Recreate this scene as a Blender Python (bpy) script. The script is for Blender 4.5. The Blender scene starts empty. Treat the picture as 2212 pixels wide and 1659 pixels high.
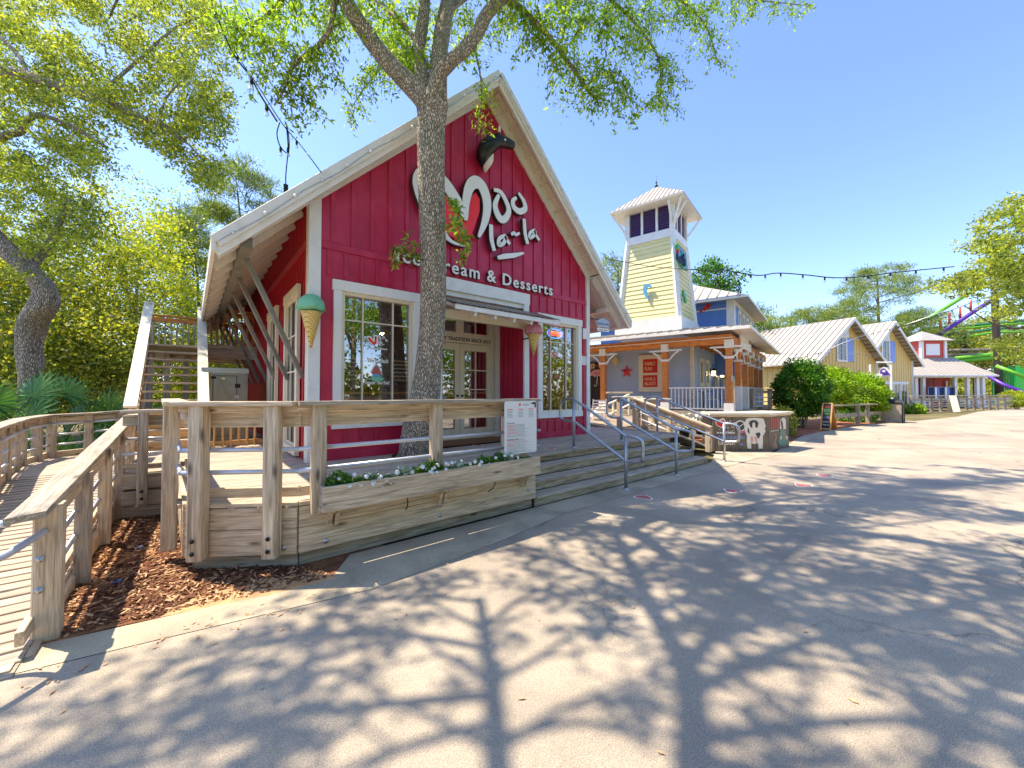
import bpy, math, random
import numpy as np
from mathutils import Matrix, Vector
random.seed(7); RNG=np.random.default_rng(7)
R=math.radians
SC=bpy.context.scene; COL=SC.collection
# ---------------------------------------------------------------- camera
FV=842.0; CXV,CYV=1105.5,829.5; HZ=848.0; EYE=1.62
AX=R(50.5); PITCH=math.atan((HZ-CYV)/FV)
cam_d=bpy.data.cameras.new('camera'); CAM=bpy.data.objects.new('camera',cam_d); COL.objects.link(CAM)
cam_d.sensor_width=36; cam_d.lens=FV/2211*36; cam_d.clip_end=900; cam_d.clip_start=.05
CAM.location=(0,0,EYE); CAM.rotation_euler=(math.pi/2+PITCH,0,AX-math.pi/2)
SC.camera=CAM
# ---------------------------------------------------------------- sky, sun, exposure
SUNDIR=Vector((-2.61,3.39,8.0)).normalized()          # towards the sun
SUN_EL=math.asin(SUNDIR.z); SUN_AZ=math.atan2(SUNDIR.x,SUNDIR.y)
world=bpy.data.worlds.new('World'); SC.world=world; world.use_nodes=True
wn=world.node_tree.nodes; wl=world.node_tree.links
sky=wn.new('ShaderNodeTexSky'); sky.sky_type='NISHITA'; sky.sun_disc=False
sky.sun_elevation=SUN_EL; sky.sun_rotation=SUN_AZ; sky.air_density=1.0; sky.dust_density=.4; sky.ozone_density=1.6; sky.altitude=0
bg=wn.get('Background'); bg.inputs['Strength'].default_value=.10
hsv=wn.new('ShaderNodeMix'); hsv.data_type='RGBA'; hsv.blend_type='MULTIPLY'; hsv.inputs[0].default_value=1; hsv.inputs[7].default_value=(.76,.80,1.0,1)
wl.new(sky.outputs[0],hsv.inputs[6]); wl.new(hsv.outputs[2],bg.inputs['Color'])
sd=bpy.data.lights.new('sun','SUN'); sd.energy=2.45; sd.angle=R(.53); sd.color=(1,.88,.70)
SUN=bpy.data.objects.new('sun',sd); COL.objects.link(SUN); SUN.rotation_euler=SUNDIR.to_track_quat('Z','Y').to_euler(); SUN.location=(0,0,40)
vs=SC.view_settings; vs.view_transform='Standard'; vs.look='None'; vs.exposure=1.92; vs.gamma=1; vs.use_curve_mapping=False
SC.render.engine='CYCLES'; SC.cycles.use_denoising=True; SC.cycles.max_bounces=8; SC.cycles.transparent_max_bounces=12
SC.cycles.sample_clamp_indirect=6
# ---------------------------------------------------------------- survey: sight lines to points on known planes
def ray(u,v):
    a=(u-CXV)/FV; b=-(v-CYV)/FV; f=Vector((math.cos(AX)*math.cos(PITCH),math.sin(AX)*math.cos(PITCH),math.sin(PITCH)))
    up=Vector((-math.cos(AX)*math.sin(PITCH),-math.sin(AX)*math.sin(PITCH),math.cos(PITCH))); rt=Vector((math.sin(AX),-math.cos(AX),0))
    return f+rt*a+up*b
O=Vector((0,0,EYE))
def atz(u,v,z): d=ray(u,v); return O+d*((z-EYE)/d.z)
def aty(u,v,y): d=ray(u,v); return O+d*(y/d.y)
def atx(u,v,x): d=ray(u,v); return O+d*(x/d.x)
def atd(u,v,d): return O+ray(u,v)*d
def SV(x,y,ox=0,oy=0,s=1.0):
    k=2211/2666; return ((ox+x/s)*k,(oy+y/s)*k)
def along(u,p0,p1):
    d=ray(u,HZ); p0=Vector(p0); e=Vector(p1)-p0; den=e.x*d.y-e.y*d.x
    return p0+e*((p0.y*d.x-p0.x*d.y)/den)
def proj(P):
    f=np.array([math.cos(AX)*math.cos(PITCH),math.sin(AX)*math.cos(PITCH),math.sin(PITCH)])
    up=np.array([-math.cos(AX)*math.sin(PITCH),-math.sin(AX)*math.sin(PITCH),math.cos(PITCH)]); rt=np.array([math.sin(AX),-math.cos(AX),0])
    q=np.asarray(P)-np.array([0,0,EYE]); w=q@f; w2=np.where(w<.05,.05,w)
    return CXV+FV*(q@rt)/w2, CYV-FV*(q@up)/w2, w
# ---------------------------------------------------------------- materials
def hx(s,k=1.0):
    s=s.lstrip('#'); c=[int(s[i:i+2],16)/255 for i in (0,2,4)]
    return tuple(k*((x/12.92) if x<=.04045 else ((x+.055)/1.055)**2.4) for x in c)
class NT:
    def __init__(s,name):
        m=bpy.data.materials.new(name); m.use_nodes=True; s.m=m; s.n=m.node_tree.nodes; s.l=m.node_tree.links
        s.b=s.n['Principled BSDF']; s.tc=s.n.new('ShaderNodeTexCoord')
    def map(s,scale=(1,1,1),src='Object',rnd=False):
        mp=s.n.new('ShaderNodeMapping'); mp.inputs['Scale'].default_value=scale; s.l.new(s.tc.outputs[src],mp.inputs[0])
        if rnd:
            oi=s.n.new('ShaderNodeObjectInfo'); mu=s.n.new('ShaderNodeMath'); mu.operation='MULTIPLY'; mu.inputs[1].default_value=57; s.l.new(oi.outputs['Random'],mu.inputs[0])
            cb=s.n.new('ShaderNodeCombineXYZ')
            for i in range(3): s.l.new(mu.outputs[0],cb.inputs[i])
            s.l.new(cb.outputs[0],mp.inputs['Location'])
        return mp.outputs[0]
    def noise(s,vec,scale,det=4,dist=0,rough=.55):
        t=s.n.new('ShaderNodeTexNoise'); t.inputs['Scale'].default_value=scale; t.inputs['Detail'].default_value=det; t.inputs['Distortion'].default_value=dist; t.inputs['Roughness'].default_value=rough
        s.l.new(vec,t.inputs['Vector']); return t.outputs['Fac']
    def ramp(s,fac,stops):
        r=s.n.new('ShaderNodeValToRGB'); e=r.color_ramp.elements
        while len(e)<len(stops): e.new(.5)
        for i,(p,c) in enumerate(stops): e[i].position=p; e[i].color=(c[0],c[1],c[2],1) if not isinstance(c,float) else (c,c,c,1)
        s.l.new(fac,r.inputs[0]); return r.outputs[0]
    def mix(s,fac,a,b,mode='MIX'):
        x=s.n.new('ShaderNodeMix'); x.data_type='RGBA'; x.blend_type=mode
        for k,v in ((0,fac),(6,a),(7,b)):
            if isinstance(v,(int,float)): x.inputs[k].default_value=v
            elif isinstance(v,tuple): x.inputs[k].default_value=(*v[:3],1)
            else: s.l.new(v,x.inputs[k])
        return x.outputs[2]
    def color(s,c):
        if isinstance(c,tuple): s.b.inputs['Base Color'].default_value=(*c[:3],1)
        else: s.l.new(c,s.b.inputs['Base Color'])
    def bump(s,h,st=.3,dist=.01):
        b=s.n.new('ShaderNodeBump'); b.inputs['Strength'].default_value=st; b.inputs['Distance'].default_value=dist; s.l.new(h,b.inputs['Height']); s.l.new(b.outputs[0],s.b.inputs['Normal'])
    def fin(s,rough=.6,metal=0,spec=None):
        s.b.inputs['Roughness'].default_value=rough; s.b.inputs['Metallic'].default_value=metal
        if spec is not None: s.b.inputs['Specular IOR Level'].default_value=spec
        return s.m
MT={}
def wood(name,c1,c2,c3,rough=.75,bmp=.35,vary=.35):
    t=NT(name); v=t.map((.9,13,13),rnd=True); n1=t.noise(v,2.2,6,1.1); v2=t.map((2.5,60,60),rnd=True); n2=t.noise(v2,1.5,3,.3)
    base=t.ramp(n1,[(.3,c1),(.5,c2),(.72,c3)]); fine=t.ramp(n2,[(.32,.64),(.6,1.16)]); c=t.mix(.75,base,fine,'MULTIPLY')
    kn=t.n.new('ShaderNodeTexVoronoi'); kn.inputs['Scale'].default_value=1.0; t.l.new(t.map((1.6,5.5,5.5),rnd=True),kn.inputs['Vector'])
    c=t.mix(t.ramp(kn.outputs['Distance'],[(.05,1.0),(.14,0.0)]),c,tuple(x*.45 for x in c1))
    cr=t.noise(t.map((.45,26,26),rnd=True),2.4,2,.2); c=t.mix(t.ramp(cr,[(.65,0.0),(.69,.5)]),c,tuple(x*.35 for x in c1))
    big=t.noise(t.map((1.3,1.3,1.3),rnd=True),1.6,3); c=t.mix(.55,c,t.ramp(big,[(.3,.84),(.65,1.16)]),'MULTIPLY')
    oi=t.n.new('ShaderNodeObjectInfo'); c=t.mix(vary,c,t.ramp(oi.outputs['Random'],[(0,.78),(1,1.16)]),'MULTIPLY')
    t.color(c); t.bump(t.mix(.5,n2,n1),bmp,.006); MT[name]=t.fin(rough); return MT[name]
def plain(name,c,rough=.5,metal=0,var=.12,scale=6,bmp=0,spec=None,dirt=None):
    t=NT(name); v=t.map((1,1,1)); n=t.noise(v,scale,5)
    col=t.mix(1.0,c,t.ramp(n,[(.3,1-var),(.7,1+var*.5)]),'MULTIPLY')
    if dirt: col=t.mix(t.ramp(t.noise(t.map((1.5,1.5,.5)),3.1,7,.6),[(.52,0.0),(.72,.55)]),col,dirt)
    t.color(col)
    if bmp: t.bump(t.noise(v,scale*6,3),bmp,.004)
    MT[name]=t.fin(rough,metal,spec); return MT[name]
wood('deck_wood',hx('8f8072'),hx('b3a28d'),hx('ccbca4'),vary=.45)
wood('rail_wood',hx('a08c74'),hx('cbb596'),hx('e0cfb2'),vary=.4)
wood('grey_wood',hx('827666'),hx('a89a85'),hx('c2b49d'),vary=.5)
wood('step_wood',hx('86755e'),hx('b9a78a'),hx('d4c3a4'),vary=.4)
wood('cedar_wood',hx('a85c26'),hx('d08038'),hx('e29a50'),rough=.6,vary=.3)
wood('fresh_wood',hx('b98a4e'),hx('d3a466'),hx('e0b87c'),vary=.2)
wood('bar_wood',hx('5d4f40'),hx('7a6a57'),hx('8c7c68'),vary=.4)
RED=hx('a3173a')
t=NT('red_paint'); n=t.noise(t.map((1,1,1)),2.2,5,.5); n2=t.noise(t.map((9,9,1.2)),3,4)
t.color(t.mix(.6,t.ramp(n,[(.25,hx('ad163c')),(.5,hx('c02147')),(.75,hx('cc3257'))]),t.ramp(n2,[(.3,.8),(.7,1.06)]),'MULTIPLY')); t.bump(n2,.12,.003); MT['red_paint']=t.fin(.42)
plain('red_metal',hx('bb1a2c'),.38,.0,.15,4)
plain('cream_trim',hx('e8ddc0'),.45,0,.05,3,.08,dirt=hx('c8bc9c'))
plain('white_trim',hx('ebe9e3'),.45,0,.05,3,.08,dirt=hx('d6d2c8'))
plain('offwhite',hx('e8e3d6'),.5,0,.05,3,.1,dirt=hx('d6cfbf'))
plain('white',hx('ecebe6'),.4,0,.05,4)
plain('sign_white',hx('f0ede4'),.35,0,.04,4)
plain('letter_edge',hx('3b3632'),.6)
plain('heart_red',hx('ff2416'),.3,0,.05)
plain('black_paint',hx('14181a'),.3,0,.2,5)
plain('black_metal',hx('1c1c1e'),.5,.2,.1)
plain('galvanized',hx('b9bcc0'),.34,.85,.12,14,.05)
plain('white_rail',hx('c9ccd2'),.3,.35,.1,14,.05)
plain('steel_door',hx('9b9a94'),.38,.75,.2,3,.15,dirt=hx('6f6b61'))
plain('metal_roof',hx('b3aca0'),.5,.1,.1,1.2,.05,dirt=hx('9a9080'))
plain('roof_seam_shade',hx('a19889'),.5,.1,.1,1.2,.05)  # darker copy of the roof metal, seam shading put into the colour
plain('corrugated',hx('a9a296'),.45,.6,.15,4)
t=NT('shingle'); br=t.n.new('ShaderNodeTexBrick'); t.l.new(t.map((1,1,1)),br.inputs[0]); br.inputs['Scale'].default_value=3; br.inputs['Color1'].default_value=(.06,.055,.05,1); br.inputs['Color2'].default_value=(.1,.09,.08,1); t.color(br.outputs[0]); MT['shingle']=t.fin(.9)
plain('brace_wood_paint',hx('7f7a6d'),.7,0,.25,8,.3)
plain('mint',hx('7cc39a'),.55,0,.12,9,.6)
plain('pink',hx('d98b98'),.55,0,.12,9,.6)
plain('blue_siding',hx('adbdd6'),.5,0,.07,3,.08)
plain('deep_blue',hx('5b84cc'),.5,0,.08,3,.08)
plain('shutter_blue',hx('7f9cd8'),.5,0,.06,3)
plain('yellow_siding',hx('ebdf9f'),.5,0,.07,3,.08)
plain('mustard',hx('e8c678'),.55,0,.1,2.5,.1)
plain('purple_louvre',hx('63508c'),.5,0,.15,8)
plain('coral',hx('c94a33'),.5,0,.12,3)
plain('sign_red',hx('cf2a26'),.4,0,.06)
plain('gold_letter',hx('e8c58a'),.4,0,.05)
plain('star_red',hx('d8151a'),.35,0,.05)
plain('lime_paint',hx('6fbb2c'),.35,.1,.08,2)
plain('green_paint',hx('2aa13f'),.35,.1,.08,2)
plain('purple_paint',hx('5a2f9a'),.35,.1,.08,2)
plain('teal_paint',hx('2f7d5c'),.35,.1,.08,2)
plain('brown_panel',hx('3a2f28'),.6,0,.15,3)
plain('navy_cloth',hx('26345f'),.8,0,.2,5)
plain('chalk_black',hx('2a2d2c'),.7,0,.2,6)
plain('chalk_red',hx('c2463f'),.6,0,.2,16)
plain('chalk_green',hx('3f9d6d'),.6,0,.2,16)
plain('chalk_blue',hx('8398d0'),.6,0,.15,16)
plain('cow_white',hx('e8dfd3'),.6,0,.06,10)
plain('cow_black',hx('4a443e'),.6,0,.15,10)
plain('udder_pink',hx('dca69c'),.6,0,.08)
plain('hot_pink',hx('e0678a'),.5,0,.08)
plain('gator_green',hx('68907a'),.6,0,.1)
plain('tan_paint',hx('a98268'),.6,0,.1)
plain('print_grey',hx('8a8a90'),.6,0,.1)
plain('print_red',hx('c0605c'),.6,0,.1)
plain('lamp_shade',hx('b08a4a'),.4,.4,.1)
plain('flower_white',hx('f2efe6'),.6,0,.05)
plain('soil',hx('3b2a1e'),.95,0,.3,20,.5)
plain('litter',hx('c9cbd6'),.6,0,.1)
plain('water_blue',hx('5fa8d8'),.4,0,.06)
plain('plaster_dark',hx('7a5c40'),.8,0,.25,2)
plain('room_brown',hx('8a6238'),.7,0,.3,2)
# waffle
t=NT('waffle'); w=t.n.new('ShaderNodeTexBrick'); t.l.new(t.map((1,1,1)),w.inputs[0])
wa=t.n.new('ShaderNodeTexWave'); wa.inputs['Scale'].default_value=14; wa.wave_type='BANDS'; t.l.new(t.map((1,1,1)),wa.inputs[0]); wa.bands_direction='DIAGONAL'
mp=t.n.new('ShaderNodeMapping'); mp.inputs['Scale'].default_value=(-1,-1,1); t.l.new(t.tc.outputs['Object'],mp.inputs[0])
wb=t.n.new('ShaderNodeTexWave'); wb.inputs['Scale'].default_value=14; wb.bands_direction='DIAGONAL'; t.l.new(mp.outputs[0],wb.inputs[0])
mm=t.mix(.5,wa.outputs['Fac'],wb.outputs['Fac']); t.color(t.ramp(mm,[(.15,hx('b98f3c')),(.6,hx('e6c878'))])); t.bump(mm,.8,.01); MT['waffle']=t.fin(.6)
# asphalt
t=NT('asphalt'); v=t.map(); n=t.noise(v,.45,6,.4); n2=t.noise(v,160,2); n3=t.noise(v,38,3)
c=t.ramp(n,[(.3,hx('95897a')),(.5,hx('aa9c88')),(.7,hx('b7a892'))]); c=t.mix(.75,c,t.ramp(n2,[(.34,.5),(.5,.97),(.68,1.45)]),'MULTIPLY'); c=t.mix(.4,c,t.ramp(n3,[(.3,.75),(.7,1.15)]),'MULTIPLY')
vo=t.n.new('ShaderNodeTexVoronoi'); vo.feature='DISTANCE_TO_EDGE'; vo.inputs['Scale'].default_value=.35
nz=t.n.new('ShaderNodeTexNoise'); nz.inputs['Scale'].default_value=1.3; nz.inputs['Detail'].default_value=8; t.l.new(v,nz.inputs['Vector'])
vm=t.n.new('ShaderNodeVectorMath'); vm.operation='MULTIPLY_ADD'; vm.inputs[1].default_value=(1.1,1.1,1.1); t.l.new(nz.outputs['Color'],vm.inputs[0]); t.l.new(v,vm.inputs[2]); t.l.new(vm.outputs[0],vo.inputs['Vector'])
ck=t.ramp(vo.outputs['Distance'],[(.0,1.0),(.007,0.0)]); gate=t.ramp(t.noise(v,.22,2),[(.43,0.0),(.53,.65)]); mk=t.mix(1.0,ck,gate,'MULTIPLY')
c=t.mix(mk,c,hx('4a4540')); st=t.noise(v,.9,3,1.5); c=t.mix(.8,c,t.ramp(st,[(.3,.80),(.5,1.0),(.72,1.06)]),'MULTIPLY'); vg=t.n.new('ShaderNodeTexVoronoi'); vg.inputs['Scale'].default_value=2.3; t.l.new(v,vg.inputs['Vector']); c=t.mix(t.ramp(vg.outputs['Distance'],[(.03,.6),(.045,0.0)]),c,hx('5c554c')); t.color(c); t.bump(t.mix(.5,n2,n3),.22,.004); MT['asphalt']=t.fin(.88)
t=NT('concrete'); v=t.map(); n=t.noise(v,1.7,7,.6); n2=t.noise(v,60,3); c=t.ramp(n,[(.3,hx('978c78')),(.6,hx('b9ab91'))]); c=t.mix(.5,c,t.ramp(n2,[(.3,.75),(.7,1.15)]),'MULTIPLY'); t.color(c); t.bump(n2,.35,.004); MT['concrete']=t.fin(.85)
t=NT('mulch'); v=t.map(); n=t.noise(v,2.5,5); n2=t.noise(t.map((1,1,1)),55,4,1.2); c=t.mix(.9,t.ramp(n,[(.3,hx('5c3822')),(.5,hx('855334')),(.7,hx('c08a58'))]),t.ramp(n2,[(.3,.5),(.7,1.5)]),'MULTIPLY'); t.color(c); t.bump(n2,1,.03); MT['mulch']=t.fin(.95)
plain('chips_light',hx('c99e74'),.85,0,.35,30); plain('chips_dark',hx('6e452c'),.9,0,.35,30)
t=NT('earth'); v=t.map(); c=t.ramp(t.noise(v,.6,8),[(.3,hx('4d4a28')),(.5,hx('6a6136')),(.7,hx('867650'))]); t.color(c); t.bump(t.noise(v,20,4),.6,.03); MT['earth']=t.fin(.95)
plain('sunlit_sand',hx('c79a6c'),.9,0,.3,9,.5)
plain('brick_pad',hx('b06a48'),.85,0,.3,9,.3)
# bark
def bark(name,a,b,c3,s=1.0):
    t=NT(name); v=t.map((s,s,s*.28)); nz=t.n.new('ShaderNodeTexNoise'); nz.inputs['Scale'].default_value=3; nz.inputs['Detail'].default_value=4; t.l.new(v,nz.inputs['Vector'])
    vm=t.n.new('ShaderNodeVectorMath'); vm.operation='MULTIPLY_ADD'; vm.inputs[1].default_value=(.09,.09,.09); t.l.new(nz.outputs['Color'],vm.inputs[0]); t.l.new(v,vm.inputs[2])
    vo=t.n.new('ShaderNodeTexVoronoi'); vo.feature='DISTANCE_TO_EDGE'; vo.inputs['Scale'].default_value=44; t.l.new(vm.outputs[0],vo.inputs['Vector'])
    n=t.noise(v,14,6); n2=t.noise(t.map((s,s,s)),1.6,5)
    h=t.ramp(vo.outputs['Distance'],[(0.0,0.0),(.22,1.0)]); c=t.ramp(h,[(0.0,a),(.35,b),(1.0,c3)]); c=t.mix(.7,c,t.ramp(n,[(.3,.6),(.7,1.25)]),'MULTIPLY'); c=t.mix(t.ramp(n2,[(.5,0.0),(.72,.5)]),c,hx('9aa089'))
    t.color(c); t.bump(t.mix(.3,h,n),1.0,.035); MT[name]=t.fin(.9)
bark('oak_bark',hx('685a4c'),hx('b0a089'),hx('dccdb4'))
bark('dark_bark',hx('6a5a4a'),hx('a6947c'),hx('cdbfa8'),.75)
bark('pine_bark',hx('4a3a2e'),hx('6f5947'),hx('8a725c'),.5)
# leaves: every blade is its own island, coloured one by one, and lets light through
def leafmat(name,cols,trans=.45,rough=.5):
    t=NT(name); g=t.n.new('ShaderNodeNewGeometry'); st=[(i/(len(cols)-1),c) for i,c in enumerate(cols)]
    c=t.ramp(g.outputs['Random Per Island'],st); big=t.noise(t.map(),.9,3); c=t.mix(.7,c,t.ramp(big,[(.3,.6),(.7,1.25)]),'MULTIPLY')
    t.color(c); t.b.inputs['Roughness'].default_value=rough
    tr=t.n.new('ShaderNodeBsdfTranslucent'); t.l.new(t.mix(1.0,c,(1.25,1.3,.5),'MULTIPLY'),tr.inputs[0]); ms=t.n.new('ShaderNodeMixShader'); ms.inputs[0].default_value=trans
    t.l.new(t.b.outputs[0],ms.inputs[1]); t.l.new(tr.outputs[0],ms.inputs[2]); t.l.new(ms.outputs[0],t.n['Material Output'].inputs[0]); MT[name]=t.m
leafmat('oak_leaf',[hx('527420'),hx('7da02c'),hx('a5c23a'),hx('cbdc52')],.55)
leafmat('live_oak_leaf',[hx('5c6e30'),hx('86943e'),hx('acb64a'),hx('d8d45c')],.55)
leafmat('thicket_leaf',[hx('55662a'),hx('84943a'),hx('b0b444'),hx('dcd060')],.45)
leafmat('yellow_leaf',[hx('6b8420'),hx('98ac2c'),hx('c3c33c'),hx('dcd65a')],.5)
leafmat('pine_leaf',[hx('4c6428'),hx('6c8438'),hx('92a44c'),hx('b4bc60')],.35)
leafmat('bush_dark',[hx('1f4c14'),hx('36701c'),hx('5a9226'),hx('8db43a')],.35)
leafmat('bush_bright',[hx('4f7a12'),hx('7ea616'),hx('a3c41e'),hx('c3da32')],.35)
leafmat('palmetto_leaf',[hx('2c5220'),hx('3f7030'),hx('5a8e3c'),hx('7aa550')],.3)
leafmat('silver_leaf',[hx('8fa098'),hx('a8b8b0'),hx('c4d0c8')],.2)
leafmat('box_leaf',[hx('2f5a18'),hx('4d8024'),hx('76a032')],.3)
# glass: reflects, and shows the room behind it
def glass(name,refl,tint=(1,1,1)):
    m=bpy.data.materials.new(name); m.use_nodes=True; n=m.node_tree.nodes; l=m.node_tree.links; n.remove(n['Principled BSDF'])
    g=n.new('ShaderNodeBsdfGlossy'); g.inputs['Roughness'].default_value=.015; g.inputs['Color'].default_value=(.95,.97,1,1); tr=n.new('ShaderNodeBsdfTransparent'); tr.inputs[0].default_value=(*tint,1)
    f=n.new('ShaderNodeFresnel'); f.inputs['IOR'].default_value=1.5; a=n.new('ShaderNodeMath'); a.operation='ADD'; a.inputs[1].default_value=refl; a.use_clamp=True; l.new(f.outputs[0],a.inputs[0])
    ms=n.new('ShaderNodeMixShader'); l.new(a.outputs[0],ms.inputs[0]); l.new(tr.outputs[0],ms.inputs[1]); l.new(g.outputs[0],ms.inputs[2]); l.new(ms.outputs[0],n['Material Output'].inputs[0]); MT[name]=m
glass('shop_glass',.28); plain('far_glass',(.03,.035,.045),.06,0,.2,1,spec=.9); glass('bulb_glass',.25)
def emit(name,c,s):
    m=bpy.data.materials.new(name); m.use_nodes=True; b=m.node_tree.nodes['Principled BSDF']; b.inputs['Base Color'].default_value=(*c,1); b.inputs['Emission Color'].default_value=(*c,1); b.inputs['Emission Strength'].default_value=s; MT[name]=m
emit('neon_red',(1,.03,.02),1.6); emit('neon_blue',(.05,.15,1),1.2); emit('warm_bulb',(1,.62,.25),24); emit('lantern_glow',(1,.7,.35),2); emit('menu_glow',(.5,.4,.3),.04)
# ---------------------------------------------------------------- objects
WM={}
def reg(o,M): WM[o.name]=M; o.matrix_basis=M
def E(name,loc,label,cat,group=None,rz=0,kind=None):
    o=bpy.data.objects.new(name,None); COL.objects.link(o); o.empty_display_size=.2
    M=Matrix.Translation(Vector(loc))@Matrix.Rotation(rz,4,'Z'); WM[o.name]=M; o.matrix_basis=M
    if label: o['label']=label
    if cat: o['category']=cat
    if group: o['group']=group
    if kind: o['kind']=kind
    return o
def link(name,me,mat,parent=None,M=None,label=None,cat=None,group=None,kind=None):
    o=bpy.data.objects.new(name,me); COL.objects.link(o)
    if mat and not me.materials: me.materials.append(MT[mat])
    M=M if M is not None else Matrix.Identity(4)
    WM[o.name]=M
    if parent: o.parent=parent; o.matrix_basis=WM[parent.name].inverted()@M
    else: o.matrix_basis=M
    if label: o['label']=label
    if cat: o['category']=cat
    if group: o['group']=group
    if kind: o['kind']=kind
    return o
FR=[Matrix.Identity(4)]
class MB:
    def __init__(s): s.v=[]; s.f=[]; s.sm=[]
    def add(s,vs,fs,T=None,smooth=False):
        b=len(s.v)
        for p in vs: s.v.append((T@Vector(p)) if T is not None else Vector(p))
        for f in fs: s.f.append([i+b for i in f]); s.sm.append(smooth)
        return s
    def box(s,x0,y0,z0,x1,y1,z1,T=None):
        v=[(x0,y0,z0),(x1,y0,z0),(x1,y1,z0),(x0,y1,z0),(x0,y0,z1),(x1,y0,z1),(x1,y1,z1),(x0,y1,z1)]
        return s.add(v,[(0,3,2,1),(4,5,6,7),(0,1,5,4),(1,2,6,5),(2,3,7,6),(3,0,4,7)],T)
    def beam(s,p0,p1,w,t,up=(0,0,1)):
        T,L=frame(p0,p1,up); return s.box(0,-w/2,-t/2,L,w/2,t/2,T)
    def prism(s,poly,h,T=None,h0=0):
        n=len(poly); v=[(x,y,h0) for x,y in poly]+[(x,y,h) for x,y in poly]
        return s.add(v,[tuple(range(n))[::-1],tuple(range(n,2*n))]+[(i,(i+1)%n,n+(i+1)%n,n+i) for i in range(n)],T)
    def tube(s,pts,rad,n=8,cap=True,smooth=True,sq=None):
        pts=[Vector(p) for p in pts]; m=len(pts); rad=[rad]*m if isinstance(rad,(int,float)) else rad
        prev=None; vs=[]; 
        for i,p in enumerate(pts):
            d=(pts[min(i+1,m-1)]-pts[max(i-1,0)]).normalized()
            if prev is None:
                a=Vector((0,0,1)) if abs(d.z)<.9 else Vector((1,0,0)); x=d.cross(a).normalized()
            else: x=(prev-d*prev.dot(d)).normalized()
            prev=x; y=d.cross(x)
            for k in range(n):
                a=2*math.pi*k/n; vs.append(p+(x*math.cos(a)+y*math.sin(a)*(sq or 1))*rad[i])
        fs=[(i*n+k,i*n+(k+1)%n,(i+1)*n+(k+1)%n,(i+1)*n+k) for i in range(m-1) for k in range(n)]
        if cap: fs+= [tuple(range(n))[::-1],tuple(range((m-1)*n,m*n))]
        return s.add(vs,fs,None,smooth)
    def lathe(s,prof,n=20,T=None,smooth=True):
        m=len(prof); vs=[(r*math.cos(2*math.pi*k/n),r*math.sin(2*math.pi*k/n),z) for r,z in prof for k in range(n)]
        fs=[(i*n+k,i*n+(k+1)%n,(i+1)*n+(k+1)%n,(i+1)*n+k) for i in range(m-1) for k in range(n)]
        fs+=[tuple(range(n))[::-1],tuple(range((m-1)*n,m*n))]
        return s.add(vs,fs,T,smooth)
    def quad(s,a,b,c,d): return s.add([a,b,c,d],[(0,1,2,3)])
    def build(s,name,mat,parent=None,label=None,cat=None,group=None,kind=None,loc=None,world=False):
        F=FR[0] if not world else Matrix.Identity(4)
        M=WM[parent.name] if parent else Matrix.Translation(Vector(loc or (0,0,0)))
        inv=M.inverted()@F; me=bpy.data.meshes.new(name); me.from_pydata([inv@v for v in s.v],[],s.f)
        if any(s.sm): me.polygons.foreach_set('use_smooth',s.sm)
        me.update(); return link(name,me,mat,parent,M,label,cat,group,kind)
def frame(p0,p1,up=(0,0,1)):
    p0=Vector(p0); p1=Vector(p1); x=(p1-p0); L=x.length; x.normalize(); z=Vector(up); z=(z-x*z.dot(x))
    if z.length<1e-4: z=Vector((0,1,0))-x*x.y
    z.normalize(); y=z.cross(x); T=Matrix((x,y,z)).transposed().to_4x4(); T.translation=p0; return T,L
BC={}
def board_mesh(L,w,t,name,mat,ch=.004,simple=False):
    k=(round(L,2),round(w,3),round(t,3),mat,simple,ch)
    if k in BC: return BC[k]
    L=k[0]; me=bpy.data.meshes.new(name); a,b=w/2,t/2; c=min(ch,b*.4,a*.4)
    if simple: m=MB().box(0,-a,-b,L,a,b)
    else:
        pr=[(-a+c,-b),(a-c,-b),(a,-b+c),(a,b-c),(a-c,b),(-a+c,b),(-a,b-c),(-a,-b+c)]
        m=MB(); m.add([(0,y*.985,z*.985) for y,z in pr]+[(min(c,L*.2),y,z) for y,z in pr]+[(L-min(c,L*.2),y,z) for y,z in pr]+[(L,y*.985,z*.985) for y,z in pr],
          [tuple(range(8))[::-1],tuple(range(24,32))]+[(r*8+i,r*8+(i+1)%8,(r+1)*8+(i+1)%8,(r+1)*8+i) for r in range(3) for i in range(8)])
    me.from_pydata([tuple(v) for v in m.v],[],m.f); me.update(); me.materials.append(MT[mat]); BC[k]=me; return me
def board(parent,p0,p1,w,t,mat,name='board',up=(0,0,1),simple=False,label=None,jit=0,ch=.004):
    F=FR[0]; T,L=frame(F@Vector(p0),F@Vector(p1),F.to_3x3()@Vector(up))
    if jit: T=T@Matrix.Rotation(random.uniform(-jit,jit),4,'Z')@Matrix.Translation((0,0,random.uniform(-jit,jit)*.5))
    return link(name,board_mesh(L,w,t,name,mat,ch,simple),None,parent,T,label)
def text(s,size,T,parent,mat,name='lettering',ext=.004,width=None,bold=0,align='LEFT',kind=None,shear=0,space=1.0):
    cu=bpy.data.curves.new(name,'FONT'); cu.body=s; cu.size=size; cu.extrude=ext; cu.offset=bold; cu.align_x=align; cu.resolution_u=3; cu.shear=shear; cu.space_character=space
    o=bpy.data.objects.new(name,cu); COL.objects.link(o); dg=bpy.context.evaluated_depsgraph_get(); me=bpy.data.meshes.new_from_object(o.evaluated_get(dg)); COL.objects.unlink(o); bpy.data.objects.remove(o)
    me.name=name; me.materials.clear()
    if width:
        xs=[v.co.x for v in me.vertices]; k=width/(max(xs)-min(xs)); me.transform(Matrix.Diagonal((k,1,1,1)))
    return link(name,me,mat,parent,FR[0]@T,kind=kind)
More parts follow.
